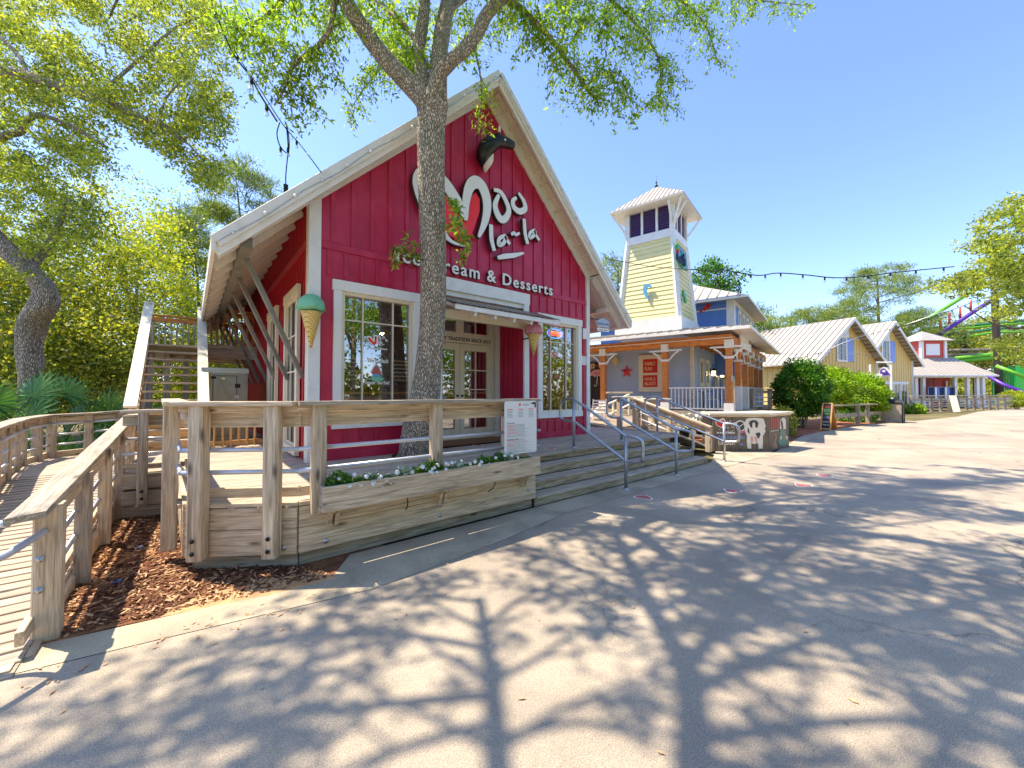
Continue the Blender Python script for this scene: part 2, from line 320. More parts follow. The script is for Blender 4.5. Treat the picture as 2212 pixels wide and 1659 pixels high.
def letters(s,size,T,parent,mat,name='letter',**k):
    o=text(s,size,T,parent,mat,name,**k); me=o.data; n=len(me.vertices); par=list(range(n))
    def find(a):
        while par[a]!=a: par[a]=par[par[a]]; a=par[a]
        return a
    for e in me.edges:
        a,b=find(e.vertices[0]),find(e.vertices[1])
        if a!=b: par[a]=b
    co=[v.co.copy() for v in me.vertices]; g={}
    for i in range(n): g.setdefault(find(i),[]).append(i)
    fs={}
    for p in me.polygons: fs.setdefault(find(p.vertices[0]),[]).append(tuple(p.vertices))
    for r,vs_ in g.items():
        ix={v:j for j,v in enumerate(vs_)}; m=bpy.data.meshes.new(name); m.from_pydata([co[v] for v in vs_],[],[[ix[v] for v in f] for f in fs.get(r,[])]); link(name,m,mat,parent,WM[o.name])
    bpy.data.objects.remove(o)
def VT(x,y,z,ax=(1,0,0),n=(0,-1,0)):   # frame on a wall: local x along ax, local y up, local z out of the wall
    X=Vector(ax).normalized(); Z=Vector(n).normalized(); Y=Z.cross(X); T=Matrix((X,Y,Z)).transposed().to_4x4(); T.translation=(x,y,z); return T
def ribbon(pts,ws,h,T,mb,h0=0):
    # variable-width stroke, extruded
    P=[Vector((p[0],p[1])) for p in pts]
    # smooth (Catmull-Rom)
    Q=[];W=[]
    n=len(P)
    for i in range(n-1):
        p0=P[max(i-1,0)];p1=P[i];p2=P[i+1];p3=P[min(i+2,n-1)]
        for k in range(5):
            u=k/5; Q.append(.5*((2*p1)+(p2-p0)*u+(2*p0-5*p1+4*p2-p3)*u*u+(3*p1-p0-3*p2+p3)*u**3)); W.append(ws[i]*(1-u)+ws[i+1]*u)
    Q.append(P[-1]); W.append(ws[-1]); m=len(Q); vs=[]
    for i in range(m):
        d=(Q[min(i+1,m-1)]-Q[max(i-1,0)]); d.normalize(); nn=Vector((-d.y,d.x))
        a=Q[i]+nn*W[i]/2; b=Q[i]-nn*W[i]/2; vs+=[(a.x,a.y,h0),(b.x,b.y,h0),(b.x,b.y,h),(a.x,a.y,h)]
    fs=[(0,3,2,1),(4*m-4,4*m-3,4*m-2,4*m-1)]
    for i in range(m-1):
        q=4*i
        for k in range(4): fs.append((q+k,q+(k+1)%4,q+4+(k+1)%4,q+4+k))
    mb.add(vs,fs,T); return mb
def npmesh(name,V,quads):
    me=bpy.data.meshes.new(name); n=len(V); m=len(quads); k=quads.shape[1]
    me.vertices.add(n); me.vertices.foreach_set('co',np.ascontiguousarray(V,dtype=np.float32).ravel())
    me.loops.add(m*k); me.loops.foreach_set('vertex_index',quads.astype(np.int32).ravel())
    me.polygons.add(m); me.polygons.foreach_set('loop_start',np.arange(m,dtype=np.int32)*k); me.polygons.foreach_set('loop_total',np.full(m,k,dtype=np.int32)); me.update(calc_edges=True); return me
def leaves(C,size,ratio,mat,parent,name='crown',droop=.35,D=None,kind=None,var=.35,**kw):
    C=np.asarray(C,dtype=np.float64); n=len(C)
    if n==0: return None
    d=RNG.normal(size=(n,3)); d[:,2]-=droop*1.5
    if D is not None: d=d*.6+D*1.2
    d/=np.linalg.norm(d,axis=1)[:,None]; r=RNG.normal(size=(n,3)); s=np.cross(d,r); s/=np.linalg.norm(s,axis=1)[:,None]
    L=(size*(1+var*RNG.uniform(-1,1,n)))[:,None]; W=L*ratio; nr=np.cross(d,s)
    V=np.stack([C,C+d*L*.45+s*W*.5+nr*W*.12,C+d*L,C+d*L*.45-s*W*.5+nr*W*.12],1).reshape(-1,3)
    M=WM[parent.name] if parent else Matrix.Identity(4); t=np.array(M.translation)
    me=npmesh(name,V-t,np.arange(4*n).reshape(n,4)); return link(name,me,mat,parent,Matrix.Translation(Vector(t)),kind=kind,**kw)
def curve(pts,k=6):
    P=[Vector(p) for p in pts]; n=len(P); Q=[]
    for i in range(n-1):
        p0=P[max(i-1,0)];p1=P[i];p2=P[i+1];p3=P[min(i+2,n-1)]
        for j in range(k):
            u=j/k; Q.append(.5*((2*p1)+(p2-p0)*u+(2*p0-5*p1+4*p2-p3)*u*u+(3*p1-p0-3*p2+p3)*u**3))
    Q.append(P[-1]); return Q
# ================================================================ GROUND
D=.58; WY=6.42; KS=6.42/5.85
sx=lambda x:x*KS
sz=lambda z:EYE+(z-EYE)*KS
gm=MB(); gm.quad((-150,-150,-.06),(300,-150,-.06),(300,250,-.06),(-150,250,-.06)); gm.build('ground','earth',kind='structure')
CURB=[(-60,4.2),(-6,3.85),(-.81,3.59),(1.16,3.24),(2.6,3.38),(3.9,3.6),(5.65,3.62),(8.0,3.62),(10.2,3.7),(12.33,3.3),(13.8,3.5),(17.5,4.0),(21.3,3.95),(26.0,3.5),(31.5,2.6),(40,1.2),(52,.4),(66,-2),(90,-8)]
def sheet(name,poly,z,mat,kind='structure',**k):
    m=MB(); m.add([(x,y,z) for x,y in poly],[tuple(range(len(poly)))]); return m.build(name,mat,kind=kind,**k)
STREET=[p for p in CURB]
sheet('street',CURB+[(90,-60),(-60,-60)],0,'asphalt')
def off(p,d): return (p[0],p[1]+d)
IN=[(p[0],4.06) if 2<p[0]<9 else off(p,.36 if p[0]>9 else .30) for p in CURB]
IN[3]=(.95,3.62); IN.insert(4,(1.25,4.06)); CURB.insert(4,(1.4,3.25))
m=MB(); n=len(CURB); 
for i in range(n-1):
    a,b,c,d=CURB[i],CURB[i+1],IN[i+1],IN[i]
    if a[0]>26: break
    m.add([(a[0],a[1],.004),(b[0],b[1],.004),(c[0],c[1],.006),(d[0],d[1],.006)],[(0,1,2,3)])
m.build('curb_strip','concrete',kind='structure')
sheet('mulch_bed',[(-.78,3.88),(-.4,3.86),(.78,3.62),(1.6,3.6),(1.6,4.3),(.9,12),(-.9,12),(-.78,4.5)],.0,'mulch')
sheet('mulch_patch',[(12.2,3.75),(13.8,3.85),(17.5,4.35),(21,4.3),(22.5,6.5),(13,7)],.0,'mulch')
sheet('brick_path',[(17.8,4.35),(21.3,4.3),(26,3.9),(31,3.0),(33,6.2),(25,7),(20.5,5.6)],.005,'brick_pad')
sheet('side_boardwalk_pad',[(9.1,3.98),(11.2,4.75),(12.3,3.85),(12.2,3.6),(9,3.6)],.008,'concrete')
sheet('sunlit_sand_patch',[(-.15,3.80),(.5,3.66),(1.0,3.62),(.95,3.85),(.5,3.98),(.1,4.05)],.006,'sunlit_sand')  # paler sheet: sun on the sandy mulch edge is put into its colour
# loose mulch chips: real, uncountable
def chips(name,poly,n,mats,zb=.0):
    xs=[p[0] for p in poly]; ys=[p[1] for p in poly]; C=[]
    def inside(x,y):
        c=False
        for i in range(len(poly)):
            (x1,y1),(x2,y2)=poly[i],poly[i-1]
            if (y1>y)!=(y2>y) and x<(x2-x1)*(y-y1)/(y2-y1)+x1: c=not c
        return c
    while len(C)<n:
        x=random.uniform(min(xs),max(xs)); y=random.uniform(min(ys),max(ys))
        if inside(x,y): C.append((x,y))
    for j,mt in enumerate(mats):
        m=MB()
        for x,y in C[j::len(mats)]:
            T=Matrix.Translation((x,y,zb+random.uniform(.002,.02)))@Matrix.Rotation(random.uniform(0,6.3),4,'Z')@Matrix.Rotation(random.uniform(-.4,.4),4,'X')@Matrix.Rotation(random.uniform(-.3,.3),4,'Y')
            l=random.uniform(.012,.045); w=random.uniform(.004,.011); m.add([(-l,-w,0),(l,-w*.6,0),(l*.8,w,.003),(-l,w*.7,.002),(0,0,-.004)],[(0,1,2,3),(0,4,1),(3,2,4)],T)
        m.build(name,mt,kind='stuff')
chips('mulch_chips',[(-.76,3.92),(-.4,3.9),(.5,3.72),(.95,3.66),(.9,4.0),(.1,4.6),(.0,8),(-.75,8)],5200,['chips_light','chips_dark','mulch'])
chips('bark_chips',[(12.3,3.8),(13.8,3.9),(17.5,4.4),(20.8,4.4),(20,6),(13,6)],1600,['chips_light','chips_dark'])
for i,(u,v,l) in enumerate(((300,1182,'crumpled white paper scrap on the mulch beside the ramp'),(252,1256,'crumpled bluish wrapper on the mulch nearer the kerb'))):
    p=atz(u,v,.03); m=MB(); 
    for k in range(9): 
        q=[Vector((p.x+random.uniform(-.04,.04),p.y+random.uniform(-.03,.03),.02+random.uniform(0,.03))) for _ in range(3)]; m.add(q,[(0,1,2)])
    m.build('litter','litter' if i==0 else 'chalk_blue',label=l,cat='litter',loc=(p.x,p.y,0))
# painted hearts
HEART=[(0,-1),(.45,-.55),(.85,-.05),(.98,.35),(.85,.68),(.5,.82),(.2,.7),(0,.42),(-.2,.7),(-.5,.82),(-.85,.68),(-.98,.35),(-.85,-.05),(-.45,-.55)]
def heart(p,s,rot,z,label,lx=1.0):
    T=Matrix.Translation((p.x,p.y,z))@Matrix.Rotation(rot,4,'Z')
    r=E('painted_heart',(p.x,p.y,z),label,'heart marking','red hearts painted on the ground'); m=MB(); m.prism([(x*s*1.22,y*s*1.22) for x,y in HEART],.002,T); m.build('outline','sign_white',r)
    m=MB(); m.prism([(x*s,y*s) for x,y in HEART],.004,T); m.build('fill','print_red',r)
heart(atz(1390,1074,0),.125,1.9,.001,'painted red heart on the asphalt, nearest the bottom step')
heart(atz(1580,1060,0),.125,2.9,.001,'painted red heart at the tip of the building shadow')
heart(atz(1732,1048,0),.125,2.6,.001,'painted red heart on sunlit asphalt, second furthest from the steps')
heart(atz(1778,1027,0),.125,2.6,.001,'small painted red heart furthest out on the street')
heart(atz(1190,969,D),.10,1.6,D+.001,'painted red heart on the top step beside the menu board')
heart(atz(1034,962,D),.10,1.6,D+.001,'painted red heart on the deck before the shop doors')
# ================================================================ DECK
deck=E('timber_deck',(3,5,0),'weathered timber deck platform with boards around the red shop','deck')
def planks(parent,y0,y1,xr,z,mat='deck_wood',pw=.14,name='plank',maxl=3.7):
    y=y0+pw/2; k=0
    while y<y1:
        for a,b in xr(y):
            x=a
            while x<b-.05:
                e=min(b,x+(maxl if x>a else maxl*random.uniform(.4,1))); 
                if b-e<.5: e=b
                board(parent,(x,y,z-.019),(e-.004,y,z-.019),pw-.008,.038,mat,name,jit=.0015); x=e
        y+=pw
def xr(y):
    if y<4.10: return []
    if y<4.62: return [(.0+max(0,(4.62-y)*.79/.54),3.78)]
    if y<4.83: return [(-.04,3.78)]
    if y<WY: return [(-.08,9.35+(y-4.83)*.35)] if y<6.95 else []
    if y<6.95: return [(-.08,1.4),(7.8,10.0)]
    if y<13.5: return [(-.66,1.4),(7.8,10.3)]
    return []
planks(deck,4.08,13.4,xr,D)
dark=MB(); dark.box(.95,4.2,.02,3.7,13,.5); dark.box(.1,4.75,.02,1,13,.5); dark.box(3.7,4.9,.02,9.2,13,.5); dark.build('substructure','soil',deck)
P0=Vector((.0,4.62,0)); P1=Vector((.79,4.08,0)); P2=Vector((3.76,4.08,0)); PL=Vector((-.08,6.95,0))
def run(pts,zc,w,t,mat,name='fascia_board',offn=0,parent=deck):
    for a,b in zip(pts[:-1],pts[1:]):
        d=(b-a).normalized(); nrm=Vector((d.y,-d.x,0)); o=nrm*offn
        board(parent,(a.x+o.x,a.y+o.y,zc),(b.x+o.x,b.y+o.y,zc),t,w,mat,name)
EDGE=[PL,P0,P1,P2]
for z,w in ((.47,.19),(.255,.235)): run(EDGE,z,w,.04,'rail_wood',offn=.02)
run([PL+Vector((.05,0,0)),P0+Vector((.06,.04,0)),P1+Vector((.02,.06,0)),P2+Vector((0,.06,0))],.065,.13,.04,'grey_wood','skirt_board')
run(EDGE,.593,.038,.06,'rail_wood','edge_trim',.01)
run([PL,P0,P1,P2],.69,.09,.04,'rail_wood','curb_board',-.05)
def bolt(parent,p,n,r=.014,mat='black_metal'):
    n=Vector(n).normalized(); T=n.to_track_quat('Z','Y').to_matrix().to_4x4(); T.translation=Vector(p); m=MB(); m.lathe([(r*1.4,0),(r*1.4,.004),(r,.006),(r*.8,.014),(0.001,.015)],8,T); m.build('bolt',mat,parent)
nch=Vector((P1-P0)).normalized(); nch=Vector((nch.y,-nch.x,0))
for u,zz in ((428,.2),(617,.2)): 
    q=along(u,P0+nch*.04,P1+nch*.04) if u<640 else None
    if q: bolt(deck,(q.x,q.y,zz),nch,.018,'galvanized')
for x,zz in ((1.02,.2),(2.25,.32),(2.25,.2),(3.62,.28)): bolt(deck,(x,4.04,zz),(0,-1,0),.018,'galvanized')
for _ in range(60):
    x=random.uniform(.85,3.7); 
    for zz in (.2,.4): pass
# front railing --------------------------------------------------
rail=E('deck_railing',(1.5,4.05,D),'weathered timber railing with white pipes above the flower box','railing')
def post(parent,x,y,z0,z1,s=.122,mat='rail_wood',ang=0):
    up=(math.cos(ang),math.sin(ang),0); b=board(parent,(x,y,z0),(x,y,z1),s,s,mat,'post',up=up,ch=.012); return b
CH=math.atan2(P1.y-P0.y,P1.x-P0.x)
def chp(u): q=along(u,P0+nch*.11,P1+nch*.11); return q
for u in (432,591):
    q=chp(u); post(rail,q.x,q.y,.15,1.50,ang=CH)
    for zz in (.33,.22): bolt(rail,(q.x+nch.x*.07,q.y+nch.y*.07,zz),nch)
post(rail,-.14,5.02,.12,1.5)
for u in (689,942,1125):
    q=along(u,(0,4.0,0),(4,4.0,0)); post(rail,q.x,q.y,.5,1.50)
post(rail,3.85,4.83,D,1.36,.12); post(rail,-.16,6.85,.1,1.5)
A0=Vector((-.2,6.9,0)); A1=Vector((-.09,4.57,0)); A2=Vector((.755,3.99,0)); A3=along(1158,(0,3.99,0),(5,3.99,0))
for a,b in ((A0,A1),(A1,A2),(A2,A3)):
    board(rail,(a.x,a.y,1.52),(b.x,b.y,1.52),.19,.04,'grey_wood' if b is A3 else 'rail_wood','cap')
    d=(b-a).normalized(); nn=Vector((-d.y,d.x,0))*.11
    board(rail,(a.x+nn.x,a.y+nn.y,1.37),(b.x+nn.x,b.y+nn.y,1.37),.04,.14,'rail_wood','rail_board')
    board(rail,(a.x+nn.x*.5,a.y+nn.y*.5,1.47),(b.x+nn.x*.5,b.y+nn.y*.5,1.47),.07,.06,'rail_wood','sub_rail')
    for zz in (1.10,.90):
        m=MB(); m.tube([a+nn*.3+Vector((0,0,zz)),b+nn*.3+Vector((0,0,zz))],.021,10); m.build('pipe','white_rail',rail)
for zz in (1.08,.86):
    m=MB(); m.tube([(3.85,4.83,zz),(3.85,4.4,zz),(3.85,4.05,zz)],.02,10); m.build('pipe','galvanized',rail)
# joining section between the ramp and the deck
jn=E('rail_section',(-.4,6.95,0),'short grey timber rail section closing the gap beside the ramp','railing')
J0=Vector((-.66,7.05,0)); J1=Vector((-.1,6.9,0))
for u in (311,372):
    q=along(u,J0+Vector((0,-.1,0)),J1+Vector((0,-.1,0))); post(jn,q.x,q.y,.2,1.36,.1,'grey_wood'); bolt(jn,(q.x,q.y-.05,.36),(0,-1,0)); bolt(jn,(q.x,q.y-.05,.27),(0,-1,0))
board(jn,(J0.x,J0.y-.08,1.38),(J1.x,J1.y-.08,1.38),.16,.04,'grey_wood','cap'); board(jn,(J0.x,J0.y,1.26),(J1.x,J1.y,1.26),.04,.14,'grey_wood','rail_board')
for zz in (1.02,.83): 
    m=MB(); m.tube([(J0.x,J0.y,zz),(J1.x,J1.y,zz)],.02,8); m.build('pipe','white_rail',jn)
for zz,w in ((.66,.08),(.47,.2),(.25,.2),(.08,.14)): board(jn,(J0.x,J0.y,zz),(J1.x+.05,J1.y,zz),.04,w-.01,'grey_wood','fascia_board')
# flower box
fb=E('flower_box',(2.25,3.9,.5),'long timber planter box of small white flowers hung on the deck front','planter')
FX0,FX1=.93,3.6
board(fb,(FX0,3.79,.655),(FX1,3.79,.655),.03,.23,'rail_wood','side_board'); board(fb,(FX0,3.985,.655),(FX1,3.985,.655),.03,.23,'grey_wood','side_board')
board(fb,(FX0+.02,3.80,.655),(FX0+.02,3.98,.655),.03,.22,'grey_wood','end_board'); board(fb,(FX1-.02,3.80,.655),(FX1-.02,3.98,.655),.03,.22,'rail_wood','end_board')
board(fb,(FX0,3.89,.55),(FX1,3.89,.55),.18,.02,'rail_wood','floor_board')
m=MB(); m.box(FX0+.03,3.81,.6,FX1-.03,3.97,.725); m.build('soil','soil',fb)
for x in (1.02,2.2,3.45):
    T=Matrix.Translation((x,4.06,.54))@Matrix(((0,0,1,0),(-1,0,0,0),(0,1,0,0),(0,0,0,1)))
    m=MB(); pr=[(0,0),(.22,0),(.215,-.03),(.16,-.045),(.12,-.08),(.1,-.14),(.08,-.19),(0,-.19)]; m.prism(pr,.035,T,0); m.build('bracket','rail_wood',fb)
    m=MB(); m.prism(pr,.095,T,.06); m.build('bracket','rail_wood',fb)
m=MB(); m.tube(curve([(1.75,3.83,.54),(1.76,3.84,.46),(1.75,3.86,.4)],4),.006,6); m.build('drip_tube','black_metal',fb)
m=MB(); m.tube(curve([(2.9,3.83,.54),(2.87,3.84,.46),(2.8,3.85,.42)],4),.006,6); m.build('drip_tube','black_metal',fb)
C=[];C2=[];
for _ in range(7800):
    x=random.uniform(FX0+.05,FX1-.1); h=.05+.05*math.sin(x*7)+.03*math.sin(x*19)
    C.append((x,random.uniform(3.80,3.98),.72+random.uniform(0,max(.03,h*1.2))))
leaves(C,.03,.6,'box_leaf',fb,'foliage',droop=-.2,kind='stuff')
for x0 in (1.42,1.72,2.35,3.05,3.1):
    m=MB(); cc=[]; dd=[]
    for _ in range(70):
        a=random.uniform(0,6.28); r=random.uniform(.01,.09); cc.append((x0+r*math.cos(a),3.87+r*math.sin(a)*.8,.75+random.uniform(0,.10)*(1-r*5))); dd.append((math.cos(a),math.sin(a),.8))
    leaves(cc,.06,.28,'silver_leaf',fb,'dusty_plant',D=np.array(dd))
def flower(x,y,z,s=.016):
    m=MB(); m.lathe([(s*.2,0),(s,.004),(s*1.1,.008),(s*.3,.003)],9,Matrix.Translation((x,y,z))@Matrix.Rotation(random.uniform(.5,1.3),4,'X')@Matrix.Rotation(random.uniform(-.5,.5),4,'Y')); m.build('flower','flower_white',fb)
for _ in range(52):
    x=min(random.gauss(1.95,.5),3.4); x=max(x,1.05); f=random.random(); flower(x,random.uniform(3.76,3.86),.70+.14*f,.016+.008*random.random())
# steps
steps=E('deck_steps',(6,4.4,0),'four wide weathered timber steps with three metal handrails','steps')
SYY=[4.06,4.31,4.57,4.83]; r=D/4; XE=[9.1,9.1,8.95,8.9]
for i,y in enumerate(SYY):
    z=r*(i+1); x1=9.1-i*.12+(.1 if i==3 else 0)
    cuts=[3.8,5.2+.7*i%2,7.3-.5*i,x1]; cuts=sorted(cuts)
    for a,b in zip(cuts[:-1],cuts[1:]):
        board(steps,(a,y+.05,z-r/2-.016),(b-.004,y+.05,z-r/2-.016),.036,r-.036,'step_wood','riser_board')
    if i<3:
        for yy,w in ((y+.06,.135),(y+.20,.135)):
            c2=sorted([3.8,random.uniform(5,8),x1+.02])
            for a,b in zip(c2[:-1],c2[1:]): board(steps,(a,yy,z-.017),(b-.004,yy,z-.017),w-.004,.036,'deck_wood','tread_board')
    # return down the right end
    board(steps,(x1,y,z-r/2-.016),(x1,5.2,z-r/2-.016),.036,r-.036,'step_wood','riser_board')
def handrail(xb,yb,xt,yt,label):
    h=E('handrail',(xb,yb,0),label,'handrail','steel handrails on the deck steps')
    zt=D; R0=.025; top=.90
    for (x,y,z,hh) in ((xb,yb,0,top),(xt,yt,zt,top+.02)):
        m=MB(); m.tube([(x,y,z+.01),(x,y,z+hh)],.027,12); m.build('post','galvanized',h)
        m=MB(); m.lathe([(.06,0),(.06,.008),(.03,.02),(.028,.03)],14,Matrix.Translation((x,y,z))); m.build('base_flange','galvanized',h)
    b=Vector((xb,yb,top)); t=Vector((xt,yt,zt+top+.02)); d=Vector((t.x-b.x,t.y-b.y,0)).normalized(); lo=.42
    m=MB(); m.tube(curve([b-d*.30+Vector((0,0,-.4)),b-d*.31+Vector((0,0,-.1)),b-d*.24+Vector((0,0,-.03)),b-d*.1,b,b+(t-b)*.1,b+(t-b)*.5,b+(t-b)*.9,t,t+d*.12,t+d*.26+Vector((0,0,-.03)),t+d*.32+Vector((0,0,-.12)),t+d*.32+Vector((0,0,-.34)),t+d*.24+Vector((0,0,-lo+.01)),t+d*.1+Vector((0,0,-lo)),t+Vector((0,0,-lo)),b+(t-b)*.9+Vector((0,0,-lo)),b+(t-b)*.5+Vector((0,0,-lo)),b+(t-b)*.1+Vector((0,0,-lo)),b+Vector((0,0,-lo)),b-d*.12+Vector((0,0,-lo)),b-d*.26+Vector((0,0,-lo+.02)),b-d*.31+Vector((0,0,-.33)),b-d*.31+Vector((0,0,-.25))],4),.0255,12); m.build('rail_loop','galvanized',h)
handrail(5.63,3.84,5.57,4.93,'grey steel handrail nearest the menu board, in front of the shop corner')
handrail(7.36,3.87,7.12,4.96,'grey steel handrail in the middle of the three on the steps')
handrail(9.64,3.9,9.4,5.45,'grey steel handrail beside the painted cow bar, rightmost on the steps')
# menu board on the rail
mb_=E('menu_board',(3.45,3.88,1.2),'white menu board with small print hung on the railing end','sign')
a=aty(1090,867,3.86); b=aty(1159,975,3.86); mw=b.x-a.x; mh=a.z-b.z
m=MB(); pr=[(.02,0),(mw-.02,0),(mw,.02),(mw,mh-.02),(mw-.02,mh),(.02,mh),(0,mh-.02),(0,.02)]; TM=VT(a.x,3.87,b.z); m.prism(pr,.006,TM); m.build('panel','white',mb_)
m=MB()
for c in range(3):
    for k in range(5): m.prism([(mw*(.08+.33*c),mh*(.81-.028*k)),(mw*(.08+.33*c)+mw*random.uniform(.12,.2),mh*(.81-.028*k)),(mw*(.08+.33*c)+mw*.15,mh*(.818-.028*k)),(mw*(.08+.33*c),mh*(.818-.028*k))],.0075,TM,.0062)
for k in range(26):
    if k in (12,): continue
    y=mh*(.55-.021*k); m.prism([(mw*.07,y),(mw*random.uniform(.6,.93),y),(mw*.6,y+mh*.006),(mw*.07,y+mh*.006)],.0075,TM,.0062)
m.build('small_print','print_grey',mb_,kind='stuff')
m=MB()
for c in range(3): m.prism([(mw*(.08+.33*c),mh*.84),(mw*(.24+.33*c),mh*.84),(mw*(.24+.33*c),mh*.852),(mw*(.08+.33*c),mh*.852)],.008,TM,.0062)
for k in (2,5,8,15,19): m.prism([(mw*.07,mh*(.57-.021*k)),(mw*.3,mh*(.57-.021*k)),(mw*.3,mh*(.579-.021*k)),(mw*.07,mh*(.579-.021*k))],.008,TM,.0062)
m.prism([(mw*.46+x*.018,mh*.93+y*.022) for x,y in HEART],.008,TM,.0062); m.build('red_print','heart_red',mb_)
text('oo la-la',.035,TM@Matrix.Translation((mw*.55,mh*.915,.006)),mb_,'letter_edge','logo_print',.001)
text('Smoothies',.03,TM@Matrix.Translation((mw*.07,mh*.575,.006)),mb_,'letter_edge','heading',.001); text('Specialty Sundaes',.028,TM@Matrix.Translation((mw*.07,mh*.27,.006)),mb_,'letter_edge','heading',.001)
m=MB(); m.prism([(mw*.8,mh*.95),(mw*.86,mh*.97),(mw*.97,mh*.98),(mw*.98,mh*.88),(mw*.94,mh*.86),(mw*.93,mh*.93)],.0085,TM,.0062); m.build('cow_print','black_paint',mb_)
# ================================================================ RAMP
zr=lambda y: min(.03+.072*(y-3.85),.40)
ramp=E('timber_ramp',(-1.4,6,0),'weathered timber ramp boards rising from the kerb to the left','ramp')
def left_x(y): return -2.05-.02*(y-4) if y<10.6 else -2.2
y=3.62; 
while y<11.6:
    x0=left_x(y)-.15; x1=-.76 if y<7.2 else -.68
    if y<4.2: x0-=.6*(4.2-y)
    if x1>x0+.05: board(ramp,(x0,y,zr(y)-.019),(x1,y,zr(y)-.019),.134,.038,'deck_wood','plank',jit=.002)
    y+=.14
for a,b in ((3.75,6.4),(6.4,9.3)):
    board(ramp,(-.74,a,zr(a)-.12),(-.74,b,zr(b)-.12),.04,.22,'rail_wood','side_board')
    board(ramp,(-.78,a,zr(a)+.1),(-.78,b,zr(b)+.1),.04,.09,'rail_wood','curb_board')
board(ramp,(-3.2,3.62,.0),(-.78,3.64,.0),.1,.05,'rail_wood','edge_trim')
rr=E('ramp_railing',(-.7,4,0),'weathered ramp handrail with grey pipes, nearest the camera on the left','railing')
ys=[3.98,4.92,6.0,7.1,8.2]
for i,yy in enumerate(ys):
    zt=.90+.07*(yy-4)
    s=.14 if i in (0,) else .1; post(rr,-.69 if i else -.71,yy,-.02,zt-.02,s if i else .13,'rail_wood' if i%2==0 else 'deck_wood')
c0,c1=(-.74,3.62,.90),(-.70,8.75,1.26)
board(rr,(-.76,3.70,.86),(-.72,8.8,1.25),.17,.042,'grey_wood','cap',up=(-.12,0,1))
board(rr,(-.72,3.95,.80),(-.69,8.8,1.13),.04,.14,'rail_wood','rail_board')
for dz in (.32,.52):
    m=MB(); m.tube([(-.74,3.9,dz+.02),(-.72,8.6,dz+.36)],.02,10); m.build('pipe','galvanized',rr)
m=MB(); m.tube(curve([(-.72,3.9,.72),(-.76,3.78,.70),(-.84,3.62,.665),(-.98,3.46,.65),(-1.16,3.40,.66),(-1.3,3.48,.70),(-1.33,3.62,.74),(-1.26,3.8,.78),(-1.1,3.9,.80),(-.95,3.86,.82),(-.84,3.76,.83)],5),.022,10); m.build('end_loop','white_rail',rr)
lr=E('curved_railing',(-2.1,9,0),'curving timber railing with white pipes on the far side of the ramp','railing')
LP=[Vector(p) for p in ((-1.72,4.6,0),(-1.92,8.0,0),(-2.18,10.3,0),(-2.05,11.1,0),(-1.5,11.42,0),(-.9,11.7,0),(.3,11.9,0))]
cz=[1.02,1.17,1.17,1.19,1.2,1.24,1.3]
for i in range(len(LP)-1):
    a,b=LP[i],LP[i+1]; d=(b-a).normalized(); nn=Vector((d.y,-d.x,0))
    A=(a.x,a.y,cz[i]);B_=(b.x,b.y,cz[i+1]); board(lr,A,B_,.19,.04,'grey_wood','cap')
    board(lr,(a.x,a.y,cz[i]-.11),(b.x,b.y,cz[i+1]-.11),.04,.14,'rail_wood','rail_board'); board(lr,(a.x,a.y,cz[i]-.74),(b.x,b.y,cz[i+1]-.74),.05,.12,'rail_wood','curb_board')
    for dz,rr_ in ((.16,.02),(.36,.018),(.55,.018)):
        o=nn*(.07 if dz<.2 else .03); m=MB(); m.tube([(a.x+o.x,a.y+o.y,cz[i]-dz),(b.x+o.x,b.y+o.y,cz[i+1]-dz)],rr_,8); m.build('pipe','white_rail',lr)
for q in (0,.25,.5,.75,1.0,1.35,1.7,2.0,2.6,3.1,3.9,4.6,5.2):
    i=int(q) if q<6 else 5; f=q-i; p=LP[i].lerp(LP[i+1],f); z=cz[i]*(1-f)+cz[i+1]*f; post(lr,p.x,p.y,z-1.1,z-.02,.12,'deck_wood')
# ================================================================ RED SHOP
shop=E('ice_cream_shop',(4.59,9.5,D),'tall red board and batten gabled ice cream shop with white trim','building')
XL,XR,XA=1.372,7.82,4.59; ZP=sz(4.45); ZA=7.87; YB=15.9
def gz(x): return ZA-(ZA-ZP)*abs(x-XA)/(XR-XA)
W1=(1.74,3.1,1.12,3.30); W2=(6.07,7.45,1.10,3.34); DR=(3.56,5.62,D,3.55)
m=MB(); T_=.14
def wbox(x0,x1,z0,z1): m.box(x0,WY,z0,x1,WY+T_,z1)
cols=[XL,W1[0],W1[1],DR[0],DR[1],W2[0],W2[1],XR]
wbox(XL,W1[0],D-.3,ZP); wbox(W1[0],W1[1],D-.3,W1[2]); wbox(W1[0],W1[1],W1[3],ZP); wbox(W1[1],DR[0],D-.3,ZP); wbox(DR[0],DR[1],DR[3],ZP); wbox(DR[1],W2[0],D-.3,ZP); wbox(W2[0],W2[1],D-.3,W2[2]); wbox(W2[0],W2[1],W2[3],ZP); wbox(W2[1],XR,D-.3,ZP)
m.add([(XL,WY,ZP),(XR,WY,ZP),(XA,WY,ZA),(XL,WY+T_,ZP),(XR,WY+T_,ZP),(XA,WY+T_,ZA)],[(0,1,2),(3,5,4),(0,3,4,1),(1,4,5,2),(2,5,3,0)])
m.build('front_wall','red_paint',shop)
BZ=3.89
def clear(x,z0,z1):
    segs=[(z0,z1)]
    for (a,b,c,d) in (W1,W2,DR):
        if a-.16<x<b+.16:
            out=[]
            for s,e in segs:
                if c-.12>s: out.append((s,min(e,c-.12)))
                if d+.14<e: out.append((max(s,d+.14),e))
            segs=[q for q in out if q[1]-q[0]>.05]
    return segs
x=XL+.30
while x<XR-.1:
    board(shop,(x,WY-.012,BZ+.06),(x,WY-.012,gz(x)-.10),.062,.024,'red_paint','batten',up=(0,-1,0),simple=True); x+=.305
x=XL+.25
